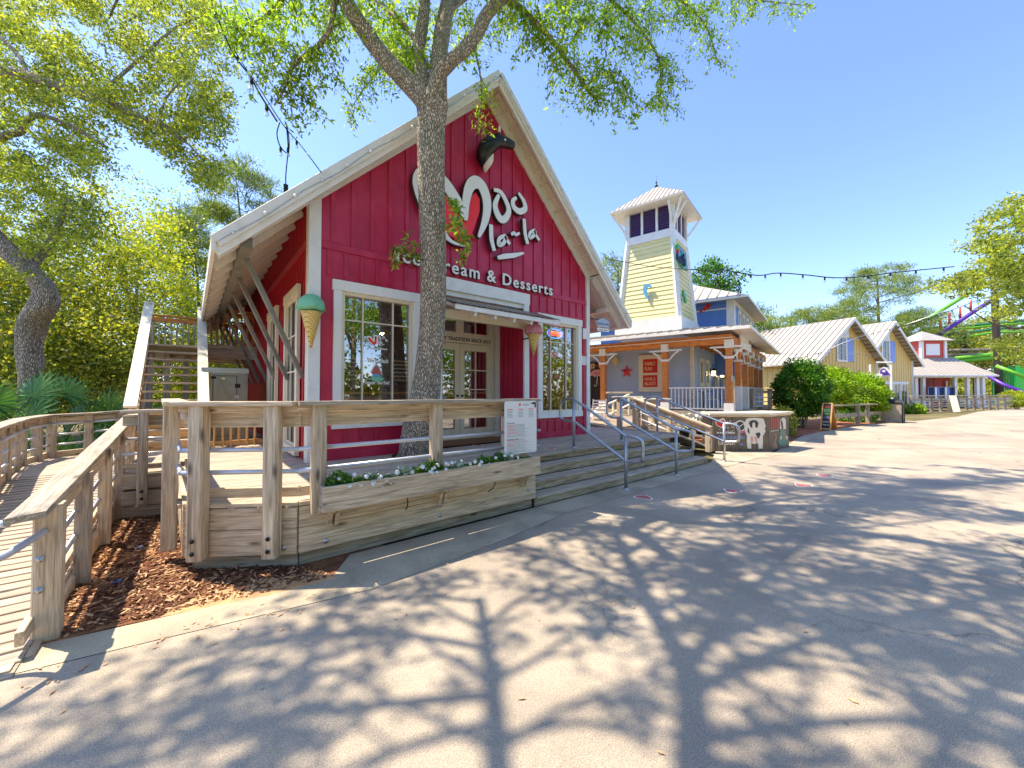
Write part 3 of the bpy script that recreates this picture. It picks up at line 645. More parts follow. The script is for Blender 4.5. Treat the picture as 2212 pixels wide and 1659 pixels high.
while x<XR-.1:
    for s,e in clear(x,D+.14,BZ-.06): board(shop,(x,WY-.011,s),(x,WY-.011,e),.055,.022,'red_paint','batten',up=(0,-1,0),simple=True)
    x+=.25
board(shop,(XL+.14,WY-.014,BZ),(XR-.12,WY-.014,BZ),.11,.028,'red_paint','band_board',up=(0,-1,0))
for a,b in ((XL+.14,DR[0]-.1),(DR[1]+.1,XR-.12)): board(shop,(a,WY-.014,D+.07),(b,WY-.014,D+.07),.14,.028,'red_paint','base_board',up=(0,-1,0))
# corner trims, frieze under the rake
for xx in (XL+.045,XR-.05): board(shop,(xx,WY-.02,D-.1),(xx,WY-.02,ZP+.0),.17 if xx<2 else .12,.05,'white_trim','corner_trim',up=(0,-1,0))
board(shop,(XL-.025,WY+.06,D-.1),(XL-.025,WY+.06,ZP),.12,.04,'cream_trim','corner_trim',up=(-1,0,0))
sl=(ZA-ZP)/(XR-XA); ca=math.cos(math.atan(sl))
for s in (-1,1):
    a=Vector((XA+s*(XR-XA+.05),WY-.03,ZP-.05-.05*sl)); b=Vector((XA,WY-.03,ZA-.05)); o=Vector((s*.0,0,-.06))
    board(shop,a+o,b+o,.26,.05,'offwhite','frieze_board',up=(0,-1,0))
# side walls
m=MB(); m.box(XL,WY+T_,D-.3,XL+.14,YB,ZP+.1); m.build('side_wall','red_metal',shop)
m=MB(); m.box(XR-.14,WY+T_,D-.3,XR,YB,ZP+.1); m.build('side_wall','red_paint',shop)
m=MB(); m.box(XL+.14,YB-.14,D-.3,XR-.14,YB,ZP); m.build('rear_wall','red_paint',shop)
y=WY+.22; SWIN=[(7.0,8.15),(9.0,10.15)]
while y<YB:
    if any(a-.14<y<b+.14 for a,b in SWIN): board(shop,(XL-.012,y,3.4),(XL-.012,y,ZP-.05),.035,.022,'red_metal','rib',up=(-1,0,0),simple=True)
    else: board(shop,(XL-.012,y,D),(XL-.012,y,ZP-.05),.035,.022,'red_metal','rib',up=(-1,0,0),simple=True)
    y+=.115
board(shop,(XL-.03,WY+.1,3.89),(XL-.03,YB,3.89),.12,.03,'red_metal','band_board',up=(-1,0,0))
# roof
RZ0=aty(1055,140,6.0).z-.02; EX=4.38; RY0,RY1=5.98,YB+.3
def rz_(x): return RZ0-(RZ0-(RZ0-EX*1.0))*abs(x-XA)/EX
EZ=sz(3.40)-.02; slope=(RZ0-EZ)/EX
def rz_(x): return RZ0-slope*abs(x-XA)
for s in (-1,1):
    Rm=MB(); e=XA+s*EX
    Rm.add([(XA,RY0,RZ0),(e,RY0,EZ),(e,RY1,EZ),(XA,RY1,RZ0),(XA,RY0,RZ0-.1),(e,RY0,EZ-.1),(e,RY1,EZ-.1),(XA,RY1,RZ0-.1)],[(0,1,2,3),(4,7,6,5),(0,4,5,1),(1,5,6,2),(2,6,7,3),(3,7,4,0)])
    Rm.build('roof_slope','shingle',shop)
    # rake fascia: two stepped boards on the gable edge, eave fascia
    for (dy,dz,w,th) in ((-.04,-.085,.15,.05),(-.0,-.20,.13,.05)):
        board(shop,(e,RY0+dy,EZ+dz),(XA,RY0+dy,RZ0+dz),w,th,'offwhite','rake_board',up=(0,-1,0))
    board(shop,(e+s*.02,RY0-.05,EZ-.11),(e+s*.02,RY1,EZ-.11),.2,.045,'offwhite','eave_board',up=(s,0,0))
    # soffit boards along the slope under the side overhang
    y=RY0+.1; xi=XA+s*(XR-XA+.02); xo=e-s*.02
    while y<RY1:
        board(shop,(xo,y,rz_(xo)-.125),(xi,y,rz_(xi)-.125),.135,.022,'offwhite','soffit_board',up=(0,0,-1),simple=True); y+=.145
    y=RY0+.3
    while y<RY1:
        board(shop,(xo,y,rz_(xo)-.185),(xi,y,rz_(xi)-.185),.05,.1,'offwhite','rafter_tail',up=(0,0,1),simple=True); y+=.62
    # rake soffit boards (between fascia and wall), lines running down the slope
    for k in range(3):
        yy=RY0+.08+k*.14; board(shop,(XA+s*(XR-XA),yy,rz_(XA+s*(XR-XA))-.115),(XA,yy,RZ0-.115),.13,.02,'cream_trim','soffit_board',up=(0,0,-1),simple=True)
    t_=.04
    while t_<1:
        xx=XA+s*(XR-XA)*t_; board(shop,(xx,RY0+.03,rz_(xx)-.135),(xx,WY-.03,rz_(xx)-.135),.04,.035,'cream_trim','lookout',simple=True); t_+=.07
# round lights along both rakes
for s,nn_ in ((-1,13),(1,9)):
    for k in range(nn_):
        f=(k+.5)/nn_; x=XA+s*EX*f; p=(x,RY0-.085,rz_(x)-.12); m=MB(); m.lathe([(.0,0),(.02,.004),(.024,.02),(.014,.036),(0.002,.042)],10,Matrix.Translation(p)@Matrix.Rotation(math.pi/2,4,'X')); m.build('rake_light','bulb_glass' if k%3==0 else 'white',shop)
    m=MB(); m.tube([(XA+s*EX*f,RY0-.075,rz_(XA+s*EX*f)-.13-.02*math.sin(f*30)) for f in [i/40 for i in range(41)]],.005,5); m.build('light_cable','galvanized',shop)
# beam and struts under the left overhang
bx=.55; bz=rz_(bx)-.28
board(shop,(bx,RY0+.22,bz),(bx,RY1-.8,bz),.13,.15,'brace_wood_paint','brace_beam')
for k in range(7):
    yy=RY0+.75+k*1.2; board(shop,(bx+.03,yy,bz-.03),(XL-.03,yy,1.85+.0*k),.06,.11,'brace_wood_paint','strut',up=(0,1,0))
bx2=XR+.62; bz2=rz_(bx2)-.28
board(shop,(XR+.02,WY+.25,bz2+.02),(bx2+.1,WY+.25,bz2+.02),.06,.07,'brace_wood_paint','strut',up=(0,1,0))
board(shop,(bx2,RY0+.3,bz2),(bx2,RY1-.8,bz2),.1,.1,'offwhite','brace_beam')
# windows
def window(parent,x0,x1,z0,z1,y,n=(0,-1,0),ax=(1,0,0),tw=.12,top=.16,sill=.12,frame_mat='white_trim',inner='cream_trim',vs=(.27,.73),hs=(.8,),glassm='shop_glass',name='window',org=None,inset=.07,depth=.05):
    """window in a local wall frame: x along ax, z up; n outward"""
    T=VT(*(org or (0,y,0)),ax=ax,n=n) if org else VT(0,y,0,ax,n)
    w=MB(); w.add([(x0,z0,0)],[],T); 
    root=bpy.data.objects.new(name,None); COL.objects.link(root); root.empty_display_size=.2; root.parent=parent
    M=FR[0]@T@Matrix.Translation((x0,z0,0)); Mr=Matrix.Translation(M.translation); WM[root.name]=Mr; root.matrix_basis=WM[parent.name].inverted()@Mr
    def rb(a,b,c,d,h0,h1,mat,nm):
        q=MB(); q.box(a,c,h0,b,d,h1,T); return q.build(nm,mat,root)
    rb(x0-tw*.0,x0+tw,z0,z1,.0,depth,frame_mat,'trim'); rb(x1-tw,x1,z0,z1,.0,depth,frame_mat,'trim')
    rb(x0-.02,x1+.02,z1-top+.02,z1+.02,.001,depth+.012,frame_mat,'trim'); rb(x0-.015,x1+.015,z0-.01,z0+sill,.001,depth+.018,frame_mat,'sill')
    ix0,ix1,iz0,iz1=x0+tw,x1-tw,z0+sill,z1-top+.02
    fw=.05; rb(ix0,ix0+fw,iz0,iz1,-inset,.02,inner,'frame'); rb(ix1-fw,ix1,iz0,iz1,-inset,.02,inner,'frame'); rb(ix0+fw,ix1-fw,iz1-fw,iz1,-inset,.019,inner,'frame'); rb(ix0+fw,ix1-fw,iz0,iz0+fw*.8,-inset,.021,inner,'frame')
    gx0,gx1,gz0,gz1=ix0+fw,ix1-fw,iz0+fw*.8,iz1-fw
    for v in vs: xx=gx0+(gx1-gx0)*v; rb(xx-.011,xx+.011,gz0,gz1,-inset+.012,-inset+.036,inner,'muntin')
    for h in hs: zz=gz0+(gz1-gz0)*h; rb(gx0,gx1,zz-.011,zz+.011,-inset+.010,-inset+.034,inner,'muntin')
    q=MB(); q.add([(gx0,gz0,-inset),(gx1,gz0,-inset),(gx1,gz1,-inset),(gx0,gz1,-inset)],[(0,1,2,3)],T); q.build('pane',glassm,root)
    return (gx0,gx1,gz0,gz1)
G1=window(shop,1.69,3.14,1.07,3.354,WY-.002); G2=window(shop,6.02,7.50,1.05,3.40,WY-.002)
for a,b in SWIN:
    window(shop,a,b,.62,3.35,0,n=(-1,0,0),ax=(0,-1,0),org=(XL-.02,a+b,0),glassm='far_glass',inset=-.006,vs=(.5,),hs=(.25,.5,.75),frame_mat='cream_trim',tw=.14)
# entrance recess
for x0,x1 in ((DR[0]-.12,DR[0]+.02),(DR[1]-.02,DR[1]+.12)): board(shop,((x0+x1)/2,WY-.03,D),((x0+x1)/2,WY-.03,3.56),.14,.05,'white_trim','door_trim',up=(0,-1,0))
board(shop,(DR[0]-.14,WY-.032,3.67),(DR[1]+.14,WY-.032,3.67),.24,.055,'white_trim','door_trim',up=(0,-1,0))
DY=7.42
rc=MB(); rc.box(DR[1],WY+T_,D,DR[1]+.1,DY+.1,3.6); rc.box(DR[0]-.1,WY+T_,D,DR[0],DY+.1,3.6); rc.build('recess_wall','red_paint',shop)
for y_ in (6.65,6.82,6.99,7.16): board(shop,(DR[1]-.012,y_,D),(DR[1]-.012,y_,3.5),.04,.022,'red_paint','batten',up=(-1,0,0),simple=True)
m=MB(); m.box(DR[0],WY+.0,3.46,DR[1],DY+.1,3.56); m.build('recess_ceiling','white_trim',shop)
board(shop,(DR[1]-.05,7.31,D),(DR[1]-.05,7.31,3.45),.1,.1,'offwhite','recess_post')
ent=E('_tmp',(0,0,0),None,None); bpy.data.objects.remove(ent)
m=MB(); m.box(DR[0],DY,2.74,DR[1],DY+.06,3.46); 
def dbox(name,x0,x1,z0,z1,y0,y1,mat,parent=shop): q=MB(); q.box(x0,y0,z0,x1,y1,z1); return q.build(name,mat,parent)
dbox('door_frame',3.60,3.73,D,3.46,DY-.03,DY+.06,'cream_trim'); dbox('door_frame',5.47,5.60,D,3.46,DY-.03,DY+.06,'cream_trim'); dbox('door_frame',3.73,5.47,3.36,3.46,DY-.03,DY+.06,'cream_trim')
dbox('lintel',3.73,5.47,2.72,2.90,DY-.04,DY+.06,'cream_trim'); text('A FAMILY TRADITION SINCE 2013',.11,VT(3.80,DY-.041,2.765),shop,'letter_edge','lettering',.003,width=1.62,bold=.003)
for x0,x1 in ((3.73,4.60),(4.60,5.47)):
    T0=MB(); root=E('_x',(0,0,0),None,None); bpy.data.objects.remove(root)
    tr=bpy.data.objects.new('transom',None); COL.objects.link(tr); tr.parent=shop; M=Matrix.Translation((x0,DY,2.9)); WM[tr.name]=M; tr.matrix_basis=WM[shop.name].inverted()@M
    dbox('frame',x0,x0+.1,2.9,3.36,DY-.02,DY+.04,'cream_trim',tr); dbox('frame',x1-.1,x1,2.9,3.36,DY-.02,DY+.04,'cream_trim',tr); dbox('frame',x0+.1,x1-.1,3.28,3.36,DY-.02,DY+.04,'cream_trim',tr); dbox('frame',x0+.1,x1-.1,2.9,2.96,DY-.02,DY+.04,'cream_trim',tr); dbox('muntin',(x0+x1)/2-.012,(x0+x1)/2+.012,2.96,3.28,DY-.01,DY+.02,'cream_trim',tr)
    q=MB(); q.quad((x0+.1,DY+.02,2.96),(x1-.1,DY+.02,2.96),(x1-.1,DY+.02,3.28),(x0+.1,DY+.02,3.28)); q.build('pane','shop_glass',tr)
    dr=bpy.data.objects.new('door',None); COL.objects.link(dr); dr.parent=shop; M=Matrix.Translation((x0,DY,D)); WM[dr.name]=M; dr.matrix_basis=WM[shop.name].inverted()@M
    dbox('stile',x0+.005,x0+.125,D+.01,2.71,DY-.02,DY+.03,'cream_trim',dr); dbox('stile',x1-.125,x1-.005,D+.01,2.71,DY-.02,DY+.03,'cream_trim',dr); dbox('door_rail',x0+.125,x1-.125,2.56,2.71,DY-.02,DY+.03,'cream_trim',dr); dbox('door_rail',x0+.125,x1-.125,D+.01,D+.24,DY-.02,DY+.03,'cream_trim',dr)
    gx0,gx1,gz0,gz1=x0+.125,x1-.125,D+.24,2.56
    dbox('muntin',(gx0+gx1)/2-.012,(gx0+gx1)/2+.012,gz0,gz1,DY-.01,DY+.02,'cream_trim',dr)
    for k in (1,2,3): zz=gz0+(gz1-gz0)*k/4; dbox('muntin',gx0,gx1,zz-.012,zz+.012,DY-.009,DY+.019,'cream_trim',dr)
    q=MB(); q.quad((gx0,DY+.012,gz0),(gx1,DY+.012,gz0),(gx1,DY+.012,gz1),(gx0,DY+.012,gz1)); q.build('pane','shop_glass',dr)
    hxx=x1-.06 if x0<4 else x0+.06
    for zz in (1.55,1.43): q=MB(); q.lathe([(.028,0),(.028,.01),(.018,.02),(.02,.04),(0.002,.05)],12,Matrix.Translation((hxx,DY-.02,zz))@Matrix.Rotation(math.pi/2,4,'X')); q.build('knob','black_metal',dr)
# canopy over the doors
cn=MB(); cy0,cy1=5.72,WY; cx0,cx1=3.45,6.0
dbox('canopy_beam',cx0,cx1-.25,2.98,3.14,6.2,6.3,'cream_trim')
q=MB(); q.add([(cx0,cy0,3.07),(cx1,cy0,3.07),(cx1,cy1,3.34),(cx0,cy1,3.34),(cx0,cy0,3.13),(cx1,cy0,3.13),(cx1,cy1,3.40),(cx0,cy1,3.40)],[(0,3,2,1),(4,5,6,7),(0,1,5,4),(1,2,6,5),(2,3,7,6),(3,0,4,7)]); q.build('canopy_deck','offwhite',shop)
q=MB(); nx=66
vs_=[]; fs_=[]
for i in range(nx+1):
    x=cx0-.03+(cx1-cx0+.06)*i/nx; z=.012*math.sin(i*math.pi/1.5); vs_+=[(x,cy0-.05,3.145+z),(x,cy1,3.415+z)]
for i in range(nx): fs_.append((2*i,2*i+2,2*i+3,2*i+1))
q.add(vs_,fs_); q.build('canopy_sheet','corrugated',shop)
for x in (3.9,4.35,4.8,5.25): board(shop,(x,cy0+.02,3.02),(x,cy1,3.28),.045,.09,'white_trim','rafter',simple=True)
board(shop,(cx0,cy0-.012,3.09),(cx1,cy0-.012,3.09),.09,.025,'white_trim','canopy_fascia',up=(0,-1,0))
q=MB(); q.box(5.28,6.5,3.3,5.5,6.75,3.42); q.box(5.24,6.46,3.36,5.54,6.79,3.40); q.build('ceiling_light_box','offwhite',shop)  # small security light box under the recess ceiling, unlit
# small notice, blade sign, speaker-like plate on the right corner
def plate(name,u0,v0,u1,v1,y,mat,label,cat,group=None):
    a=aty(u0,v0,y); b=aty(u1,v1,y); r=E(name,(a.x,y,b.z),label,cat,group); m=MB(); m.box(a.x,y,b.z,b.x,y+.02,a.z); m.build('panel',mat,r); return r,a,b
nt,a,b=plate('notice',1256,765,1270,789,WY-.03,'white','small white notice with red heading on the shop corner','sign')
dbox('heading',a.x,b.x,a.z-.05,a.z,WY-.034,WY-.031,'sign_red',nt); 
for k in range(6): dbox('print_line',a.x+.02,b.x-.02,a.z-.08-k*.03,a.z-.075-k*.03,WY-.033,WY-.031,'print_grey',nt)
nt2,a,b=plate('wall_plate',1259,709,1267,733,WY-.06,'white','narrow white bracket plate beside the restrooms sign','bracket')
bs=E('restroom_sign',(7.95,6.35,3.2),'small grey restrooms sign hanging out from the shop corner','sign')
c0=aty(1266,709,6.35); c1=aty(1300,709,6.1)
TB=VT(7.95,6.25,3.30,ax=(1,-.12,0),n=(-.12,-1,0)); q=MB(); q.prism([(0,0),(.42,0),(.42,.16),(.3,.2),(.21,.24),(.12,.2),(0,.16)],.02,TB); q.build('panel','blue_siding',bs)
text('RESTROOMS',.07,TB@Matrix.Translation((.02,.05,.021)),bs,'letter_edge','lettering',.002,width=.38)
q=MB(); q.prism([(0,-.11),(.42,-.11),(.42,-.03),(0,-.03)],.02,TB); q.build('lower_panel','white',bs); text('Game Zone',.05,TB@Matrix.Translation((.05,-.09,.021)),bs,'letter_edge','lettering',.002,width=.3)
q=MB(); q.tube([(7.8,6.33,3.5),(8.3,6.27,3.5)],.012,6); q.tube([(7.95,6.31,3.5),(7.95,6.31,3.42)],.006,5); q.tube([(8.2,6.28,3.5),(8.2,6.28,3.42)],.006,5); q.build('bracket','black_metal',bs)
# ---------------------------------------------------------------- wall lettering
sgn=E('shop_sign',(5.3,WY-.06,4.9),'raised white handwritten shop name with a red heart on the red gable','sign')
SY=WY-.10
def wp(pts):   # survey points of the sign (close-up grid) on the wall plane
    out=[]
    for x,y in pts:
        p=aty(*SV(x,y,1000,250,2.765),SY); out.append((p.x,p.z))
    return out
TS=VT(0,SY+.06,0)
def stroke(pts,ws,name='letter_stroke',h=.09):
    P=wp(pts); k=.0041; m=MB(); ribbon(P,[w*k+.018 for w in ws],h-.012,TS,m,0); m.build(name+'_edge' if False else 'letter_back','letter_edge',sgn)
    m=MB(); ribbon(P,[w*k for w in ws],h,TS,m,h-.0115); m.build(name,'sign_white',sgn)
q=MB(); q.prism(wp([(330,600),(300,700),(330,830),(430,980),(600,1072),(650,950),(690,830),(690,740),(660,695),(630,720),(600,880),(585,910),(520,790),(420,650),(370,590)])[::-1],.05,TS); q.build('heart','heart_red',sgn)
stroke([(575,1085),(480,1050),(400,960),(290,800),(240,640),(262,560),(330,540),(430,630),(520,760),(585,885)],[5,16,34,46,50,46,48,58,54,26])
stroke([(583,900),(585,760),(612,655),(660,625),(708,670),(736,780),(722,900),(675,1020)],[18,40,50,60,56,50,38,14],h=.094)
stroke([(785,680),(832,695),(872,760),(893,830),(868,885),(835,890),(805,840),(795,780),(822,715)],[16,22,26,30,34,38,34,28,16])
stroke([(962,702),(1000,760),(1010,815),(970,835),(930,805),(922,760),(948,735)],[14,24,30,32,28,24,14])
stroke([(765,930),(768,1030),(788,1118)],[22,24,20]); stroke([(870,1008),(825,1030),(822,1075),(855,1062),(872,1020),(875,1035),(900,1070)],[18,20,22,20,18,18,18])
stroke([(910,1002),(928,990),(945,1002),(970,990)],[14,18,16,12]); stroke([(1003,888),(1010,990),(1028,1068)],[20,22,20]); stroke([(1082,968),(1046,988),(1045,1022),(1072,1008),(1082,975),(1085,1000),(1112,1042)],[16,18,20,18,16,16,16])
stroke([(812,1168),(860,1158),(930,1150),(1000,1134)],[16,26,24,10])
a=aty(*SV(82,1185,1000,250,2.765),SY); b=aty(*SV(1210,1415,1000,250,2.765),SY)
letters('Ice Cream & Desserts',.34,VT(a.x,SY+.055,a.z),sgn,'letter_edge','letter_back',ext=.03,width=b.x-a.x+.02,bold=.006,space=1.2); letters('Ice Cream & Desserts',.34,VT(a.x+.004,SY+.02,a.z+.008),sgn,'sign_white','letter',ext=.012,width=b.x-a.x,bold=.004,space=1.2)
# cow head
cw=E('cow_sculpture',(5.45,WY-.2,6),'black and white cow head sculpture mounted high on the red gable','sculpture')
def cp(x,y,dy): p=aty(*SV(x,y,1000,250,2.765),WY-dy); return p
q=MB(); q.tube(curve([cp(722,545,.06),cp(715,500,.1),cp(712,440,.16),cp(730,385,.22),cp(770,345,.28),cp(820,325,.32),cp(865,335,.34),cp(905,350,.36),cp(935,358,.37)],3),[.02]*1+[.03,.045,.07,.095,.12,.135,.15,.155,.16,.165,.165,.16,.15,.145,.135,.13,.12,.11,.105,.1,.09,.085,.075,.05],14); q.build('head','black_paint',cw)
q=MB(); q.tube(curve([cp(726,552,.07),cp(735,500,.14),cp(760,440,.2),cp(785,415,.26)],4),[.01,.03,.05,.07,.085,.095,.1,.1,.095,.08,.06,.04,.02],10); q.build('throat','cow_white',cw)
q=MB(); q.tube([cp(828,270,.4),cp(830,235,.42),cp(830,208,.43)],[.035,.03,.006],10); q.build('horn','cow_white',cw)
q=MB(); q.tube(curve([cp(815,290,.4),cp(822,278,.44),cp(838,268,.47)],3),[.03,.045,.05,.045,.04,.03,.01],8,sq=.4); q.build('ear','black_paint',cw)
q=MB(); q.lathe([(.001,0),(.022,.01),(.022,.02),(.001,.03)],10,Matrix.Translation(cp(868,318,.5))@Matrix.Rotation(math.pi/2,4,'X')); q.build('eye','white',cw)
# cones
def cone(x,y,zt,h,r,mat,label):
    o=E('ice_cream_cone',(x,y,zt-h),label,'cone sculpture','giant ice cream cones on the shop front'); s=r
    q=MB(); q.lathe([(.012,0),(r*.42,h*.33),(r*.72,h*.62),(r*.80,h*.67),(r*.1,h*.67)],28,Matrix.Translation((x,y,zt-h))); q.build('cone','waffle',o)
    pr=[]; N=28; vs=[]; fs=[]; rows=12
    q=MB(); 
    for i in range(rows+1):
        a=-.35+(math.pi/2+.35)*i/rows
        for k in range(N):
            th=2*math.pi*k/N; wob=1+(.05*math.sin(7*th)+.03*math.sin(11*th+1)) * (1 if i<3 else .15)+.015*math.sin(5*th+i); rr=r*math.cos(a)*wob*(1.06 if i==1 else 1); vs.append((x+rr*math.cos(th),y+rr*math.sin(th),zt-r*.98+r*.98*math.sin(a)+(-.02*math.sin(5*th) if i<2 else 0)))
    for i in range(rows):
        for k in range(N): fs.append((i*N+k,i*N+(k+1)%N,(i+1)*N+(k+1)%N,(i+1)*N+k))
    fs.append(tuple(range(N))[::-1]); q.add(vs,fs,None,True); q.build('scoop',mat,o)
    q=MB(); q.tube([(x,y,zt-h*.45),(x,WY-.0,zt-h*.45)],.015,6); q.build('bracket','black_metal',o)
a=aty(638,655,6.18); b=aty(705,655,6.18); cone((a.x+b.x)/2,6.18,aty(676,636,6.18).z,.78,(b.x-a.x)/2*.87,'mint','giant waffle cone with mint green scoop on the left shop corner')
p=aty(1152,705,6.05); cone(p.x,6.05,aty(1152,697,6.05).z,.70,.185,'pink','giant waffle cone with pink scoop beside the shop entrance')
# ---------------------------------------------------------------- inside the shop
room=MB(); 
def rq(nm,mat,*c): q=MB(); q.quad(*c); q.build(nm,mat,shop)
rq('room_floor','room_brown',(XL+.14,WY+.14,D+.01),(XR-.14,WY+.14,D+.01),(XR-.14,12,D+.01),(XL+.14,12,D+.01))
rq('room_ceiling','plaster_dark',(XL+.14,WY+.14,4.2),(XR-.14,WY+.14,4.2),(XR-.14,12,4.2),(XL+.14,12,4.2))
rq('room_wall','plaster_dark',(XL+.14,11.9,D),(XR-.14,11.9,D),(XR-.14,11.9,4.2),(XL+.14,11.9,4.2))
ct=E('serving_counter',(4,9.6,D),'brown serving counter seen through the big left window','counter'); q=MB(); q.box(2,9.3,D+.01,6.6,9.9,D+1.0); q.build('counter_body','room_brown',ct); q=MB(); q.box(1.95,9.25,D+1.0,6.65,9.95,D+1.06); q.build('counter_top','fresh_wood',ct)
for i,(x,y) in enumerate(((2.3,8.3),(3.3,8.6),(4.7,8.4),(6.6,8.4))):
    o=E('pendant_lamp',(x,y,2.95),['brass pendant lamp behind the left window, left one','brass pendant lamp behind the left window, right one','brass pendant lamp glowing behind the transoms','brass pendant lamp glowing behind the right window'][i],'lamp','pendant lamps inside the shop')
    q=MB(); q.lathe([(.22,0),(.2,.03),(.06,.12),(.03,.16),(.03,.2)],18,Matrix.Translation((x,y,2.95))); q.build('shade','lamp_shade',o); q=MB(); q.lathe([(.002,-.05),(.04,-.02),(.04,.02),(.01,.05)],12,Matrix.Translation((x,y,2.96))); q.build('bulb','warm_bulb',o); q=MB(); q.tube([(x,y,3.15),(x,y,4.2)],.006,5); q.build('cord','black_metal',o)
mn=E('menu_wall_board',(3,11.8,2),'dark menu boards on the back wall inside the shop','menu board')
for k in range(3): q=MB(); q.box(2.0+k*1.4,11.78,1.9,3.2+k*1.4,11.84,2.8); q.build('board','chalk_black',mn)
for k in range(3):
    for j in range(6): q=MB(); q.box(2.1+k*1.4,11.77,2.0+j*.12,2.1+k*1.4+random.uniform(.5,.95),11.779,2.03+j*.12); q.build('text_line','menu_glow',mn)
bn=E('window_bench',(3,6.9,D),'plain wooden bench back just inside the left window','bench'); board(bn,(1.7,6.95,1.3),(3.3,6.95,1.3),.04,.22,'fresh_wood','back_rail'); board(bn,(1.7,7.1,1.05),(3.3,7.1,1.05),.35,.04,'fresh_wood','seat')
for x in (1.8,3.2): board(bn,(x,7.0,D+.02),(x,7.0,1.2),.06,.06,'fresh_wood','leg')
# window decals
dc=E('window_decal',(2.3,WY+.05,1.9),'white and red lettering decal on the big left window','decal')
GY=WY+.058
def zp(pts,ox,oy,s,y): return [(lambda p:(p.x,p.z))(aty(*SV(x,yy,ox,oy,s),y)) for x,yy in pts]
TD=VT(0,GY,0); z7=(940,780,5.923)
q=MB(); q.prism(zp([(110,590),(120,620),(200,705),(230,690),(245,620),(235,575),(215,640),(195,660),(160,610),(135,585)],*z7,GY)[::-1],.002,TD); q.build('heart','heart_red',dc)
def ds(pts,w,o=dc,y=GY,T=TD,zz=z7,mat='sign_white'): q=MB(); ribbon(zp(pts,*zz,y),[w]*len(pts),.004,T,q,.001); q.build('stroke',mat,o)
ds([(190,710),(130,660),(95,600),(105,578),(140,580),(200,650),(195,590),(225,555),(250,580),(250,650),(238,685)],.02)
ds([(280,570),(300,590),(305,620),(285,615),(285,580)],.013); ds([(340,560),(360,580),(350,600),(330,590),(340,570)],.012); ds([(265,655),(280,700)],.014); ds([(310,650),(290,670),(300,685),(320,660),(325,680)],.011); ds([(375,600),(385,650)],.012); ds([(405,620),(395,640),(415,640)],.01); ds([(300,710),(360,690)],.009)
def dt(s,x,y,w,size,o=dc,mat='sign_white',zz=z7,yy=GY): 
    a=zp([(x,y)],*zz,yy)[0]; b=zp([(x+w,y)],*zz,yy)[0]; text(s,size,VT(a[0],yy-.001,a[1]),o,mat,'lettering',.001,width=b[0]-a[0],bold=.002)
dt("We're Back",100,965,330,.1); dt('Sweeter Than Ever!',62,1305,375,.085); dt('Ice Cream & Desserts',150,762,255,.04)
q=MB(); q.prism(zp([(155,1125),(240,1010),(325,1150),(300,1160),(240,1150),(180,1150)],*z7,GY)[::-1],.002,TD); q.build('roof_print','print_red',dc)
ds([(155,1125),(240,1005),(325,1155)],.01)
q=MB(); q.prism(zp([(185,1150),(295,1155),(295,1200),(185,1200)],*z7,GY)[::-1],.002,TD); q.build('house_print','water_blue',dc)
q=MB(); q.prism(zp([(145,1210),(185,1190),(295,1195),(360,1215),(330,1250),(250,1270),(180,1255)],*z7,GY)[::-1],.003,TD); q.build('lawn_print','mint',dc)
dc2=E('small_window_decal',(6.8,WY+.05,1.9),'small red heart decal on the right window','decal'); z8=(1380,900,12.29)
q=MB(); q.prism(zp([(690,230),(780,350),(830,400),(840,330),(840,210),(825,200),(810,320),(740,240)],*z8,GY)[::-1],.002,TD); q.build('heart','heart_red',dc2)
ds([(670,210),(720,320),(830,410)],.012,dc2,zz=z8); ds([(670,210),(710,205),(800,300),(800,190),(830,170),(850,200),(850,330)],.012,dc2,zz=z8); ds([(880,190),(890,240),(905,200)],.01,dc2,zz=z8); ds([(930,190),(940,235),(955,200)],.01,dc2,zz=z8)
q=MB(); q.prism(zp([(780,950),(870,930),(890,1040),(770,1030)],*z8,GY)[::-1],.002,TD); q.build('house_print','print_red',dc2)
op=E('open_sign',(6.9,WY+.1,3.0),'glowing neon OPEN sign in red with blue oval in the right window','neon sign')
c=[aty(*SV(400,468,1300,700,2.765),WY+.10),aty(*SV(350,468,1300,700,2.765),WY+.10),aty(*SV(400,435,1300,700,2.765),WY+.10)]
rx_=(c[0].x-c[1].x)*1.08; rz2=(c[2].z-c[0].z); q=MB(); q.tube([(c[0].x+rx_*math.cos(t),WY+.10,c[0].z+rz2*math.sin(t)) for t in [i*2*math.pi/30 for i in range(31)]],.009,6); q.build('oval_tube','neon_blue',op)
text('OPEN',.14,VT(c[0].x-rx_*.82,WY+.09,c[0].z-.05),op,'neon_red','lettering',.006,width=rx_*1.64,bold=.003)
